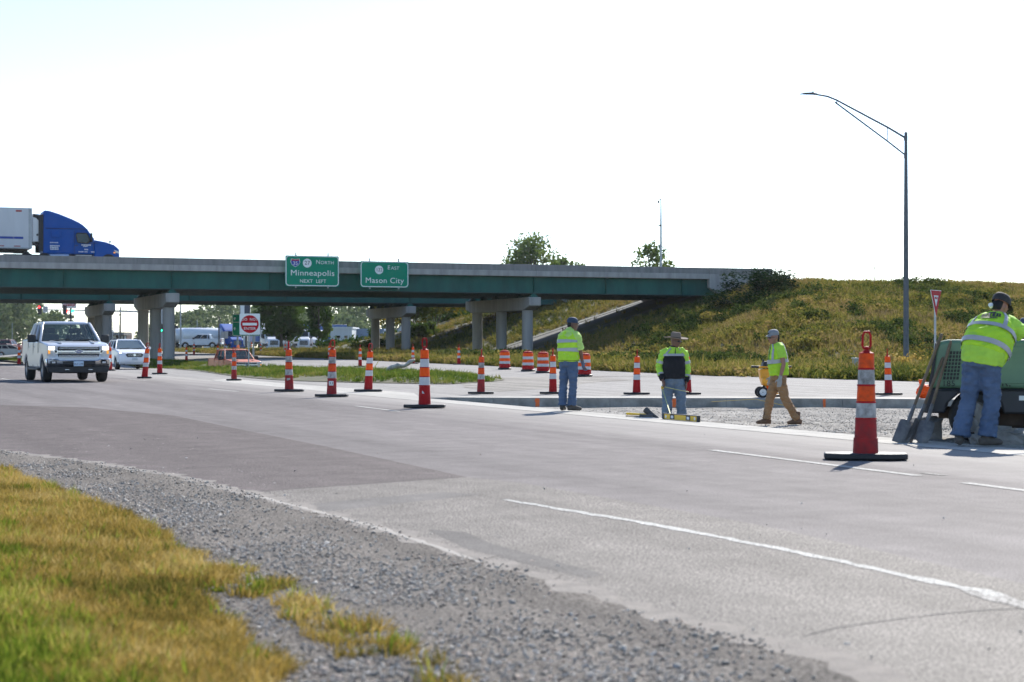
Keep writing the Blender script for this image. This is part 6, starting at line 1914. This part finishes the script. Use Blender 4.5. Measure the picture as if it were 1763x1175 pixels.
# orange bundle on the slab
x, y, _ = spot(1596, 686.5)
mb = MB().ball((0, 0, .13), (.22, .16, .14)).ball((.16, .02, .12), (.14, .13, .12)).tube([(-.08, 0, .22), (-.12, 0, .33), (-.16, .01, .36)], [.05, .045, .02], 8).tube([(-.1, 0, .34), (-.02, 0, .37)], [.04, .02], 8)
o = blob(mb, 'orange_bundle', M_CONE_O, None, .015, 1, .02, .06); o.location = (x, y, 0); o.scale = (1.15, 1.15, 1.15); tag(o, 'crumpled orange plastic bundle on the slab behind the shovels', 'bundle')
# blue box and concrete pieces by the compressor
x, y, _ = spot(1557, 757)
bb = empty('blue_box', (x, y + .12, .0), R(8), 'small blue box half under the shovel blades', 'box')
MB().box((0, 0, .05), (.14, .12, .10)).build('box', mat('blue_card', (.02, .09, .38), .6, .1, 6), bb, bev=.008); MB().box((.16, 0, .09), (.2, .03, .03)).build('wood_strip', M_HANDLE, bb)
M_RUBBLE = mat('broken_concrete', (.30, .28, .255), .9, .25, 5, .6, 30)
rr_ = random.Random(8)
for px, py, w, h, lb in ((1605, 757, .34, .26, 'grey concrete block beside the compressor wheel'), (1722, 764, .40, .2, 'broken concrete lump under the compressor frame'), (1745, 765, .34, .16, 'flatter broken concrete lump at the jack leg'), (1702, 766, .25, .13, 'small broken concrete lump near the leaning man')):
    x, y, _ = spot(px, py)
    bm = bmesh.new(); bmesh.ops.create_cube(bm, size=1)
    bmesh.ops.subdivide_edges(bm, edges=bm.edges, cuts=2, use_grid_fill=True)
    for v in bm.verts: v.co = Vector((v.co.x * w * rr_.uniform(.8, 1.15), v.co.y * .26 * rr_.uniform(.8, 1.15), (v.co.z + .5) * h * rr_.uniform(.8, 1.15)))
    me = bpy.data.meshes.new('concrete_lump'); bm.to_mesh(me); bm.free(); me.materials.append(M_RUBBLE)
    o = bpy.data.objects.new('concrete_lump', me); col.objects.link(o); o.location = (x, y + .25, -.02); tag(o, lb, 'concrete lump', 'broken concrete by the compressor')

# spirit level on the slab edge
a, b_ = Vector(spot(1142, 722.3)), Vector(spot(1204, 727.6))
lv = empty('spirit_level', a.lerp(b_, .5), math.atan2(b_.y - a.y, b_.x - a.x), 'long yellow spirit level lying on the slab edge', 'spirit level')
LL = (b_ - a).length
MB().box((0, 0, .048), (LL, .03, .08)).build('beam', M_YELLOW, lv, bev=.004)
for s in (-1, 1):
    MB().box((s * (LL / 2 - .03), 0, .049), (.07, .036, .088)).build('end_cap', M_TRIM, lv, bev=.006)
    f_ = MB().box((s * LL * .22, 0, .050), (.15, .034, .072)).build('vial_frame', M_TRIM, lv); 
    MB().box((s * LL * .22, 0, .050), (.08, .038, .042)).build('vial', M_WHITE, f_)
    MB().lathe([(.025, -.019), (.025, .019)], 14, (s * LL * .40, 0, .049), 'Y', True).build('end_vial', M_WHITE, lv)
MB().box((0, 0, .0945), (LL, .032, .012)).build('top_rail', M_TRIM, lv)
# hammers
M_HEAD = mat('sledge_head', (.10, .09, .08), .6, .25, 12, metal=.2)
def hammer(p0, p1, hm, label, yaw, hl, hr, tilt=0):
    p0, p1 = Vector(p0), Vector(p1)
    root = empty('sledge_hammer', p1, 0, label, 'hammer', 'hammers lying on the slab edge')
    v = p0 - p1
    MB().tube([v, v * .5, v * .04], [.02, .016, .018], 8).build('handle', hm, root)
    dvec = Vector((math.cos(yaw) * math.cos(tilt), math.sin(yaw) * math.cos(tilt), math.sin(tilt)))
    MB().tube([-dvec * hl, -dvec * hl * .86, -dvec * hl * .3, dvec * hl * .3, dvec * hl * .86, dvec * hl], [hr * .85, hr, hr * .88, hr * .88, hr, hr * .85], 8).build('head', M_HEAD, root, smooth=R(30))
    return root
hammer(at(1079, 712.5, 28.9), at(1121, 714.5, 28.6), M_YELLOW, 'sledge hammer with yellow handle and tilted head', R(-30), .14, .055, R(-38))
hammer(at(1078, 717.5, 28.5), at(1112, 718.6, 28.3), M_HANDLE, 'sledge hammer with wooden handle and level black head', R(2), .105, .05)
# tape measure in the hatted man's hand
hand_w = Vector((x2 - .225 * .915, y2 - .15 * .915, z2 + .80 * .915))
tp = empty('tape_measure', hand_w, 0, 'yellow tape measure held by the hatted man', 'tape measure')
MB().box((0, 0, -.02), (.045, .03, .05)).build('case', M_YELLOW, tp, bev=.01)
end = Vector(at(1157, 722, 27.6)) - hand_w
M_TAPEY = mat('pale_tape_blade', (.55, .55, .22), .5, .1, 9)
MB().bar((0, 0, -.04), end, .016, .004).build('blade', M_TAPEY, tp)
e2 = Vector((x2 + .26 * .915, y2 - .18, z2 + .70 * .915)) - hand_w
MB().tube([(0, 0, 0), Vector(e2) * .5 + VV(0, -.18, -.005), e2], .006, 6).build('string', M_TAPEY, tp)
# steel pin and string line
x, y, _ = spot(1372, 729, -.22)
pin = MB().cyl((0, 0, -.1), (.01, 0, .27), .012).build('steel_pin', M_RUST); pin.location = (x, y + .5, -.24); tag(pin, 'rusty steel pin in the gravel behind the walking worker', 'pin')
x0, y0, _ = spot(1250, 686); 
sl = MB().tube([at(1225, 692, 36), at(1300, 687.5, 33), at(1372, 703, y + .5)], .004, 5).build('string_line', M_YELLOW); tag(sl, 'thin yellow string line running behind the walking worker', 'string')

# yellow two-wheeled core drill on the slab
x, y, _ = spot(1316, 685)
M_YO = mat('orange_yellow_enamel', (.85, .36, .01), .45, .1, 5, coat=.2)
kd = empty('core_drill', (x, y, 0), 0, 'orange-yellow wheeled drilling machine behind the walking worker', 'machine')
q = lambda px, py: ((px - 1316) / F_PX * y, (685 - py) / F_PX * y)
def qq(*pts): return [q(*p) for p in pts]
MB().prism(qq((1306, 636), (1328, 634), (1326, 652), (1320, 664), (1312, 664), (1308, 650)), -.16, .16).build('hopper', M_YO, kd, bev=.03)
MB().prism(qq((1309, 651), (1318, 651), (1318, 661), (1309, 661)), -.3, -.162).build('gear_box', M_YO, kd, bev=.02)
MB().prism(qq((1316, 664), (1328, 662), (1340, 678), (1330, 681)), -.08, .08).build('strut', M_YO, kd, bev=.01)
MB().prism(qq((1313, 623), (1332, 622), (1333, 634), (1311, 634)), -.17, .17).build('engine', M_TRIM, kd, bev=.03)
MB().bar((q(1314, 626)[0], 0, q(1314, 626)[1]), (q(1314, 619)[0], 0, q(1314, 619)[1]), .04).build('exhaust', M_TRIM, kd)
hb_ = MB(); a, b_ = q(1291, 631), q(1360, 633); hb_.tube([(a[0], -.2, a[1]), (0, -.2, q(0, 632)[1]), (b_[0], -.2, b_[1])], .018, 8); hb_.build('handlebar', M_YO, kd)
for p_, r_2 in ((1291, 1304), (1346, 1360)):
    a, b_ = q(p_, 631.5), q(r_2, 632); MB().cyl((a[0], -.2, a[1]), (b_[0], -.2, b_[1]), .026).build('grip', M_TRIM, kd)
for yy_ in (-.2, .2): wheel(kd, q(1311, 0)[0], yy_, .127, .09, -1 if yy_ < 0 else 1, M_WHITE, 5)
MB().cyl((q(1311, 0)[0], -.2, .127), (q(1311, 0)[0], .2, .127), .02).bar((q(1311, 0)[0], 0, .127), (q(1316, 664)[0], 0, q(0, 664)[1]), .05).build('axle', M_TRIM, kd)
MB().box((q(1322, 0)[0], -.12, q(0, 668)[1]), (.09, .05, .1)).build('guard', M_CONE_O, kd, bev=.01)

# ================================================================ vegetation
LM_HILL = leaf_mat('hill_grass', [(.045, .062, .014), (.11, .125, .024), (.19, .175, .035), (.26, .205, .052), (.28, .20, .08)], .42, .12)
LM_MED = leaf_mat('median_grass', [(.05, .085, .016), (.09, .15, .022), (.15, .19, .03), (.24, .22, .06)], .4, .25)
LM_GOLD = leaf_mat('dry_verge_grass', [(.11, .10, .025), (.26, .19, .045), (.43, .29, .07), (.55, .42, .17)], .4, .9)
LM_GREEN = leaf_mat('green_verge_grass', [(.05, .085, .010), (.13, .19, .02), (.25, .29, .035), (.42, .37, .09)], .4, .9)
LM_TREE = leaf_mat('tree_leaf', [(.018, .04, .010), (.04, .075, .014), (.075, .12, .022)], .3, .3)
LM_TREE2 = leaf_mat('light_tree_leaf', [(.05, .085, .02), (.10, .15, .03), (.17, .22, .045)], .4, .3)
LM_PALE = leaf_mat('hazed_tree_leaf', [(.07, .10, .055), (.11, .15, .075), (.16, .20, .09)], .3, .05)  # paler leaves: distance haze put into the colour
LM_SUMAC = leaf_mat('yellowing_shrub_leaf', [(.03, .055, .01), (.09, .11, .015), (.26, .18, .02)], .35, .35)
LM_JUNIPER = leaf_mat('juniper_leaf', [(.010, .026, .010), (.022, .045, .014), (.04, .065, .02)], .15, .6)
M_BARK = mat('bark', (.09, .07, .05), .9, .25, 8, .8, 30)
rv = random.Random(11)

hill_tufts = [blade_tuft(16, .55, .28, .07, rv, LM_HILL, .7) for _ in range(5)] + [blade_tuft(9, .85, .15, .05, rv, LM_HILL, .5) for _ in range(2)]
# low weeds: leaf clumps
def weed(n, r, h, s):
    pts = [(r * rv.gauss(0, .5), r * rv.gauss(0, .5), h * rv.random()) for _ in range(n)]
    return leaf_mesh('weed', pts, s, rv, LM_HILL)
hill_tufts += [weed(40, .35, .5, .11) for _ in range(3)]
C_HILL = proto_collection('hill_plants', hill_tufts)
pts = []
rs = np.random.RandomState(5)
def hill_pts(n, u0, u1, v0, v1, keep):
    out = []
    for u, v in zip(rs.uniform(u0, u1, n), rs.uniform(v0, v1, n)):
        x, y = road_xy(u, v)
        if keep(u, v, x, y): out.append((x, y, terrain(x, y)))
    return out
def on_hill(u, v, x, y):
    if y < 40 or abs(x / y) > .34: return False
    if v < 33.0 + max(0, (62 - u)) * .07: return False
    if 122 < u < 137.5 and 62 < v < 72: return False
    if (137.2 < u < 141 or 166.8 < u < 170.6) and 49.5 < v < 67: return False
    if (124 < u < 138.4 or 155 < u < 168) and v > 50: return rs.random_sample() < .02
    return True
pts = hill_pts(52000, 44, 122.5, 33, 110, on_hill)
pts += hill_pts(9000, 122, 175, 33, 68, on_hill)
# taller growth in patches
tall = [p for p in hill_pts(7000, 78, 114, 36, 105, on_hill) if mnoise.noise((p[0] * .12, p[1] * .12, 31)) > .12]
scatter('hillside_grass', pts, C_HILL, .4, .9, .3, 3, 'rough sunlit grass and weeds over the embankment', 'grass')
C_TALL = proto_collection('tall_weeds', [weed(70, .5, .95, .13) for _ in range(4)])
scatter('hillside_weeds', tall, C_TALL, .35, .8, .2, 5, 'taller dark weeds in patches over the embankment', 'weeds')

# dead straw and dark clumps break up the slope
LM_STRAW = leaf_mat('dead_straw', [(.14, .11, .045), (.24, .18, .075), (.33, .25, .12)], .35, .2)
LM_CLUMP = leaf_mat('dark_weed_leaf', [(.022, .038, .010), (.05, .075, .016), (.10, .115, .03)], .35, .2)
C_STRAW = proto_collection('straw_tufts', [blade_tuft(16, .5, .25, .05, rv, LM_STRAW, .7) for _ in range(4)])
def clump(n, r, h, s):
    return leaf_mesh('weed', [(r * rv.gauss(0, .5), r * rv.gauss(0, .5), h * rv.random()) for _ in range(n)], s, rv, LM_CLUMP)
C_CLUMP = proto_collection('dark_clumps', [clump(80, .55, .8, .13) for _ in range(4)])
straw = [p for p in hill_pts(26000, 60, 122.5, 33, 108, on_hill) if mnoise.noise((p[0] * .16, p[1] * .10, 51)) + .5 * mnoise.noise((p[0] * .5, p[1] * .3, 4)) > .12]
scatter('hillside_straw', straw, C_STRAW, .5, 1.0, .35, 6, 'dead straw-coloured grass in patches over the embankment', 'grass')
clumps_ = [p for p in hill_pts(9000, 76, 119, 36, 105, on_hill) if mnoise.noise((p[0] * .14, p[1] * .09, 71)) + .6 * mnoise.noise((p[0] * .6, p[1] * .35, 8)) > .30]
scatter('hillside_clumps', clumps_, C_CLUMP, .45, 1.0, .2, 9, 'dark weed clumps scattered over the embankment', 'weeds')

# median grass
med_tufts = proto_collection('median_plants', [blade_tuft(14, .24, .16, .035, rv, LM_MED, .8) for _ in range(5)] + [blade_tuft(10, .42, .12, .03, rv, LM_MED, .5) for _ in range(1)])
mp_ = []
for u, v in zip(rs.uniform(51.2, 180, 36000), rs.uniform(13.5, 22.6, 36000)):
    a, b = med_v(u)
    wob = .5 * mnoise.noise((u * .6, v * .6, 0)) + .25
    if a + wob * .8 < v < b - wob * .8 and mnoise.noise((u * .35, v * .5, 6)) > -.22 - .3 * rs.random_sample():
        x, y = road_xy(u, v); mp_.append((x, y, med_z(u, v, x, y)))
for u, v in zip(rs.uniform(126, 172, 3500), rs.uniform(12.5, 16.5, 3500)):
    x, y = road_xy(u, v); mp_.append((x, y, terrain(x, y) + .12))
scatter('median_grass', mp_, med_tufts, .22, .68, .35, 8, 'green and yellow grass on the median between the roads', 'grass')
# grass belt along the far side road, and the field in front of the truck stop
fld = []
for u, v in zip(rs.uniform(140, 330, 30000), rs.uniform(32.6, 130, 30000)):
    x, y = road_xy(u, v)
    if abs(x / y) < .32 and not (205 < u < 222 and v < 48) and u < 232 + (v - 30) * .1: fld.append((x, y, terrain(x, y)))
for u, v in zip(rs.uniform(62, 150, 9000), rs.uniform(32.8, 36, 9000)):
    x, y = road_xy(u, v); fld.append((x, y, terrain(x, y)))
scatter('field_grass', fld, C_HILL, .3, .75, .3, 21, 'rough grass field beyond the side road', 'grass')

# foreground verge
gold = [blade_tuft(24, .05, .06, .005, rv, LM_GOLD, 1.3) for _ in range(6)]
green = [blade_tuft(18, .085, .05, .008, rv, LM_GREEN, .9) for _ in range(5)]
C_GOLD, C_GREEN = proto_collection('dry_tufts', gold), proto_collection('green_tufts', green)
patch_px = [[(345, 1000), (400, 975), (440, 985), (500, 1005), (500, 1020), (440, 1022), (380, 1020)],
            [(490, 1030), (540, 1025), (580, 1050), (640, 1075), (700, 1110), (760, 1130), (800, 1175), (850, 1230), (760, 1240), (720, 1170), (640, 1120), (580, 1128), (540, 1090), (500, 1060)],
            [(300, 950), (350, 950), (370, 962), (330, 975)]]
patches = [[spot(*p) for p in q] for q in patch_px]
gp_, gr_ = [], []
N = 130000
for d, k in zip(rs.uniform(4.4, 20, N), rs.uniform(-.31, .02, N)):
    if rs.random_sample() > (d / 20) ** 1.0 * .9 + .25: continue
    x, y = k * d, d
    jx, jy = x + .10 * mnoise.noise((x * 3, y * 3, 1)), y + .25 * mnoise.noise((x * 3, y * 3, 8))
    if inside(jx, jy, verge_poly):
        z = verge_z(x, y)
        u, v = to_uv(x, y)
        g = mnoise.noise((x * 1.6, y * 1.6, 14)) * .6 + (1.0 - v) * 1.4 - .22
        (gr_ if rs.random_sample() < clamp(g + .12, .03, .92) else gp_).append((x, y, z))
for q in patches:
    xs = [p[0] for p in q]; ys = [p[1] for p in q]
    n = int((max(xs) - min(xs)) * (max(ys) - min(ys)) * 700)
    for _ in range(n):
        x, y = rs.uniform(min(xs), max(xs)), rs.uniform(min(ys), max(ys))
        jx, jy = x + .08 * mnoise.noise((x * 5, y * 5, 1)), y + .2 * mnoise.noise((x * 5, y * 5, 8))
        if inside(jx, jy, q) and mnoise.noise((x * 6, y * 6, 3)) > .02:
            (gr_ if rs.random_sample() < .12 else gp_).append((x, y, -.03))
scatter('dry_grass', gp_, C_GOLD, .4, 1.2, .5, 31, 'golden dry grass along the gravel shoulder', 'grass')
scatter('green_grass', gr_, C_GREEN, .45, 1.15, .5, 33, 'greener grass growing through the dry verge', 'grass')

# loose stones
def stone(seed, material):
    r = random.Random(seed); bm = bmesh.new()
    bmesh.ops.create_icosphere(bm, subdivisions=1, radius=1)
    for v in bm.verts: v.co *= r.uniform(.6, 1.15); 
    sx, sy, sz = r.uniform(.7, 1.2), r.uniform(.6, 1.0), r.uniform(.3, .6)
    for v in bm.verts: v.co = Vector((v.co.x * sx, v.co.y * sy, v.co.z * sz))
    me = bpy.data.meshes.new('stone'); bm.to_mesh(me); bm.free(); me.materials.append(material); return me
M_ST = []
for c in ((.50, .45, .385), (.34, .31, .265), (.68, .62, .54), (.17, .155, .135), (.48, .37, .29)):
    M_ST.append(mat('crushed_stone', c, .75, .2, 30, .3, 60))
C_STONE = proto_collection('stones', [stone(i, M_ST[i % 5]) for i in range(12)])
edge_w = [spot(*p) for p in edge_px]
st = []
N = 380000
for d, k in zip(rs.uniform(4.6, 24, N), rs.uniform(-.31, .31, N)):
    x, y = k * d, d
    if rs.random_sample() > (d / 24) + .25: continue
    u, v = to_uv(x, y)
    if not (.4 < v < 3.7): continue
    if inside(x, y, verge_poly): continue
    dens = clamp(.5 + 1.1 * mnoise.noise((x * 1.1, y * 1.1, 2)) + .2 * mnoise.noise((x * 5, y * 5, 2)), .06, 1)
    e = edge_v(u) + .12 * mnoise.noise((u * 2, 0, 0))
    if v > e: dens *= .05
    elif v > e - .5: dens *= .4
    if rs.random_sample() < dens: st.append((x, y, shoulder_z(u, v, x, y) + .004))
st2 = [p for p in st if rs.random_sample() < .02]
scatter('larger_stones', st2, C_STONE, .012, .026, .6, 45, 'larger stones lying among the shoulder gravel', 'gravel')
scatter('shoulder_stones', st, C_STONE, .003, .013, .6, 41, 'crushed grey stones over the road shoulder', 'gravel')
st = []
for px, py in zip(rs.uniform(880, 1763, 26000), rs.uniform(690, 775, 26000)):
    x, y, _ = spot(px, py, -.2)
    u, v = to_uv(x, y)
    if v > 12.35 and y < 38.2: st.append((x, y, trench_z(u, v, x, y) + .004))
scatter('trench_stones', st, C_STONE, .004, .018, .6, 43, 'loose crushed stones on the excavated strip', 'gravel')
st = []
for px, py in zip(rs.uniform(300, 1763, 60), rs.uniform(720, 1150, 60)):
    x, y, _ = spot(px, py); u, v = to_uv(x, y)
    if 3.3 < v < 12: st.append((x, y, .012))
scatter('road_grit', st, C_STONE, .004, .012, 3.0, 44, 'a few dark bits of grit on the roadway', 'gravel')

# ---------------------------------------------------------------- trees
def tree(name, loc, h, rw, label, seed, lm, trunk_h=.35, n=3500, leaf=.3, shape=1.0, clumps=26, group=None, cat='tree', lean=0.0):
    r = random.Random(seed)
    root = empty(name, loc, 0, label, cat, group)
    tb = MB()
    th = h * trunk_h
    tr = h * .022
    tb.tube([(0, 0, -.3), (.02 * h * lean, 0, th * .6), (.04 * h * lean, .01 * h, th), (.05 * h * lean, 0, h * .8)], [tr * 1.3, tr, tr * .8, tr * .25], 8)
    cs = []
    for i in range(clumps):
        t = (i + .5) / clumps
        zz = th * .75 + (h - th * .75) * (.08 + .86 * t)
        prof = math.sin(math.pi * clamp(.12 + .86 * t) ** shape) ** .7
        a = r.uniform(0, 6.283); rr = rw * prof * math.sqrt(r.uniform(.12, 1)) * .8
        cs.append((rr * math.cos(a), rr * math.sin(a), zz, rw * r.uniform(.26, .44)))
    for c in cs[::2]:
        b = Vector((.04 * h * lean, 0, clamp(c[2] - h * .18, th * .6, h * .75)))
        e = Vector(c[:3])
        tb.tube([b, b.lerp(e, .5) + Vector((0, 0, -.02 * h)), e], [tr * .45, tr * .3, tr * .1], 5)
    tb.build('trunk', M_BARK, root)
    P, T = [], []
    per = n // clumps
    for c in cs:
        tone = r.random()
        for _ in range(per):
            d = Vector((r.gauss(0, 1), r.gauss(0, 1), r.gauss(0, 1))).normalized() * c[3] * r.uniform(.35, 1.08)
            P.append((c[0] + d.x, c[1] + d.y, max(.15, c[2] + d.z * .8))); T.append(clamp(tone * .6 + r.random() * .4))
    me = leaf_mesh('crown', P, leaf, r, lm, tones=T)
    o = bpy.data.objects.new('crown', me); col.objects.link(o); o.parent = root
    return root

def ground_at(px, d):
    x = (px - 881.5) / F_PX * d
    return (x, d, terrain(x, d))
tree('dark_tree', ground_at(484, 235), 9.6, 4.2, 'broad dark green tree in front of the parked lorries', 1, LM_TREE, .22, 6500, .34)
tree('dark_tree', ground_at(549, 225), 7.4, 1.8, 'narrower dark green tree beside the white building', 2, LM_TREE2, .22, 3800, .28, 1.1)
tree('far_tree', ground_at(914, 330), 21.6, 7.6, 'rounded tree rising above the bridge rail by itself', 3, LM_TREE2, .2, 7500, .40, 1.7, 60)
tree('far_tree', ground_at(968, 338), 18.0, 3.8, 'small tree top beside the rounded tree above the bridge rail', 4, LM_TREE2, .3, 4200, .36, 1.7, 30)
tree('far_tree', ground_at(992, 350), 18.0, 3.4, 'lowest tree top peeping over the bridge rail', 14, LM_TREE2, .3, 3000, .36, 1.7, 26)
tree('sapling', ground_at(1119, 262), 16.4, 3.9, 'sparse small tree above the bridge beside the camera mast', 5, LM_TREE2, .3, 2300, .34, 1.7, 34)

def bush(name, loc, r_, h, label, seed, lm, n=1500, leaf=.16, cat='bush', flat=.0, long_=1.0, group=None):
    r = random.Random(seed)
    root = empty(name, loc, r.uniform(0, 6), label, cat, group) if long_ == 1.0 else empty(name, loc, 0, label, cat, group)
    tb = MB()
    cs = []
    for i in range(16):
        a = r.uniform(0, 6.283); q = math.sqrt(r.random()) * .75
        cs.append((q * r_ * long_ * math.cos(a), q * r_ * math.sin(a), h * r.uniform(.25, .8) * (1 - .35 * q), r_ * r.uniform(.25, .42)))
    for c in cs[:8]:
        tb.tube([(c[0] * .15, c[1] * .15, -.2), (c[0] * .5, c[1] * .5, c[2] * .5), c[:3]], [.05, .035, .015], 5)
    tb.build('stems', M_BARK, root)
    P, T = [], []
    for c in cs:
        t0 = r.random()
        for _ in range(n // 16):
            d = Vector((r.gauss(0, 1), r.gauss(0, 1), r.gauss(0, 1))).normalized() * c[3] * r.uniform(.4, 1.1)
            P.append((c[0] + d.x, c[1] + d.y, max(.02, c[2] + d.z * .75))); T.append(clamp(t0 * .6 + .4 * r.random()))
    me = leaf_mesh('foliage', P, leaf, r, lm, flat=flat, tones=T)
    o = bpy.data.objects.new('foliage', me); col.objects.link(o); o.parent = root
    return root
# junipers beside the end of the bridge
def on_slope(px, py, off=0.0):
    p = drop(px, py, 60); return (p[0], p[1], p[2] + off)
bush('juniper', on_slope(1304, 512), 3.0, 2.4, 'dark spreading juniper against the end of the bridge', 1, LM_JUNIPER, 3600, .17, flat=.6, long_=1.3)
bush('juniper', on_slope(1275, 532), 2.3, 1.5, 'low dark juniper on the slope below the larger juniper', 2, LM_JUNIPER, 1800, .15, flat=.6, long_=1.4)
bush('grass_clump', on_slope(1352, 486), .7, 1.0, 'dry tan clump of grass at the tip of the juniper', 3, LM_GOLD, 260, .2, 'grass', group=None)
for i, (px, py, r_, h, lb) in enumerate([(1405, 555, 1.1, .9, 'dark shrub high on the middle of the embankment'), (1385, 600, 1.3, .8, 'brown weedy shrub low on the embankment behind the walking worker'),
        (1225, 560, 1.2, .9, 'weedy shrub on the slope below the bridge end'), (1575, 520, 1.2, .7, 'dark shrub on the embankment just right of the lamp post'),
        (1660, 550, 1.0, .7, 'shrub on the embankment behind the leaning worker'), (1090, 625, 1.2, 1.0, 'light green bush at the foot of the shaded slope'),
        (1130, 618, 1.0, .9, 'green bush at the slope foot behind the hatted worker'), (1480, 575, 1.2, .8, 'bush on the embankment above the nearest cone')]):
    bush('shrub', on_slope(px, py), r_, h, lb, 20 + i, LM_HILL, 700, .12, group='shrubs on the embankment')
# pale dry clump at the foot of the lamp post
bush('grass_clump', on_slope(1562, 640), 1.0, 1.1, 'pale feathery grass clump round the foot of the lamp post', 44, LM_GOLD, 800, .10, 'grass')
# yellowing shrubs behind the second bridge
for i, (px, d, r_, h, lb) in enumerate([(705, 186, 4.2, 6.4, 'yellow flowering shrub nearest the pier of the second bridge'), (748, 190, 4.2, 6.8, 'yellowing shrub next along the far slope'), (790, 196, 4.2, 7.0, 'dark shrub highest on the far slope'),
        (660, 215, 2.2, 3.6, 'dark bush in front of the white barn'), (728, 176, 2.0, 2.2, 'bright green weedy bush beside the far drain'), (640, 180, 2.0, 1.5, 'low brown hedge bush between the far pier columns'), (592, 200, 4.0, 1.1, 'low tangled hedge in front of the white building')]):
    g = ground_at(px, d)
    bush('roadside_shrub', (g[0], g[1], min(g[2], 3.6 if i < 3 else 9)), r_, h, lb, 60 + i, LM_SUMAC if i in (0, 1, 5) else LM_TREE2 if i == 4 else LM_TREE, 2200, .22, group='shrubs beyond the second bridge')
# far woods: a mass nobody could count
P, T = [], []
rw = random.Random(77)
def wood(px0, px1, d0, d1, h0, h1, n, step):
    for _ in range(n):
        px = rw.uniform(px0, px1); d = rw.uniform(d0, d1); x = (px - 881.5) / F_PX * d
        h = rw.uniform(h0, h1) * (1 + .25 * mnoise.noise((px * .012, d * .01, 3))); r_ = rw.uniform(2.6, 4.6)
        t0 = rw.random()
        for _ in range(step):
            a = rw.uniform(0, 6.283); zz = h * math.sqrt(rw.uniform(.02, 1)); k = r_ * math.sqrt(max(.05, 1 - ((zz / h - .45) / .6) ** 2)) * rw.uniform(.5, 1)
            P.append((x + k * math.cos(a), d + k * math.sin(a), .8 + zz)); T.append(clamp(t0 * .7 + .3 * rw.random()))
wood(-80, 62, 420, 470, 10, 13.5, 46, 170)
wood(62, 110, 430, 480, 7, 9.5, 8, 170)
wood(300, 345, 470, 520, 9, 11, 16, 150)
wood(340, 560, 480, 560, 11, 14.5, 60, 160)
wood(430, 620, 350, 400, 5.5, 8, 46, 130)
wood(560, 860, 420, 520, 13, 19, 95, 170)
wood(240, 330, 380, 420, 4.0, 5.5, 18, 120)
wood(1000, 1900, 600, 700, 7, 9, 40, 60)
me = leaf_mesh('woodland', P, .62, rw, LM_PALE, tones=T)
o = bpy.data.objects.new('woodland', me); col.objects.link(o)
tag(o, 'hazy belt of trees along the horizon beyond the bridges', 'trees', kind='stuff')

# ================================================================ thin summer haze
mb = MB().box((0, 1300, 12.5), (5600, 6200, 30))
hz = mb.build('haze', bpy.data.materials.new('summer_haze'), smooth=0)
hm = hz.data.materials[0]; hm.use_nodes = True
nt = hm.node_tree; nt.nodes.clear()
out = nt.nodes.new('ShaderNodeOutputMaterial'); pv = nt.nodes.new('ShaderNodeVolumePrincipled')
pv.inputs['Color'].default_value = (.93, .96, 1.0, 1); pv.inputs['Density'].default_value = .00007; pv.inputs['Anisotropy'].default_value = .2
nt.links.new(pv.outputs[0], out.inputs['Volume'])
tag(hz, 'thin pale summer haze over the whole place', 'haze', kind='stuff')
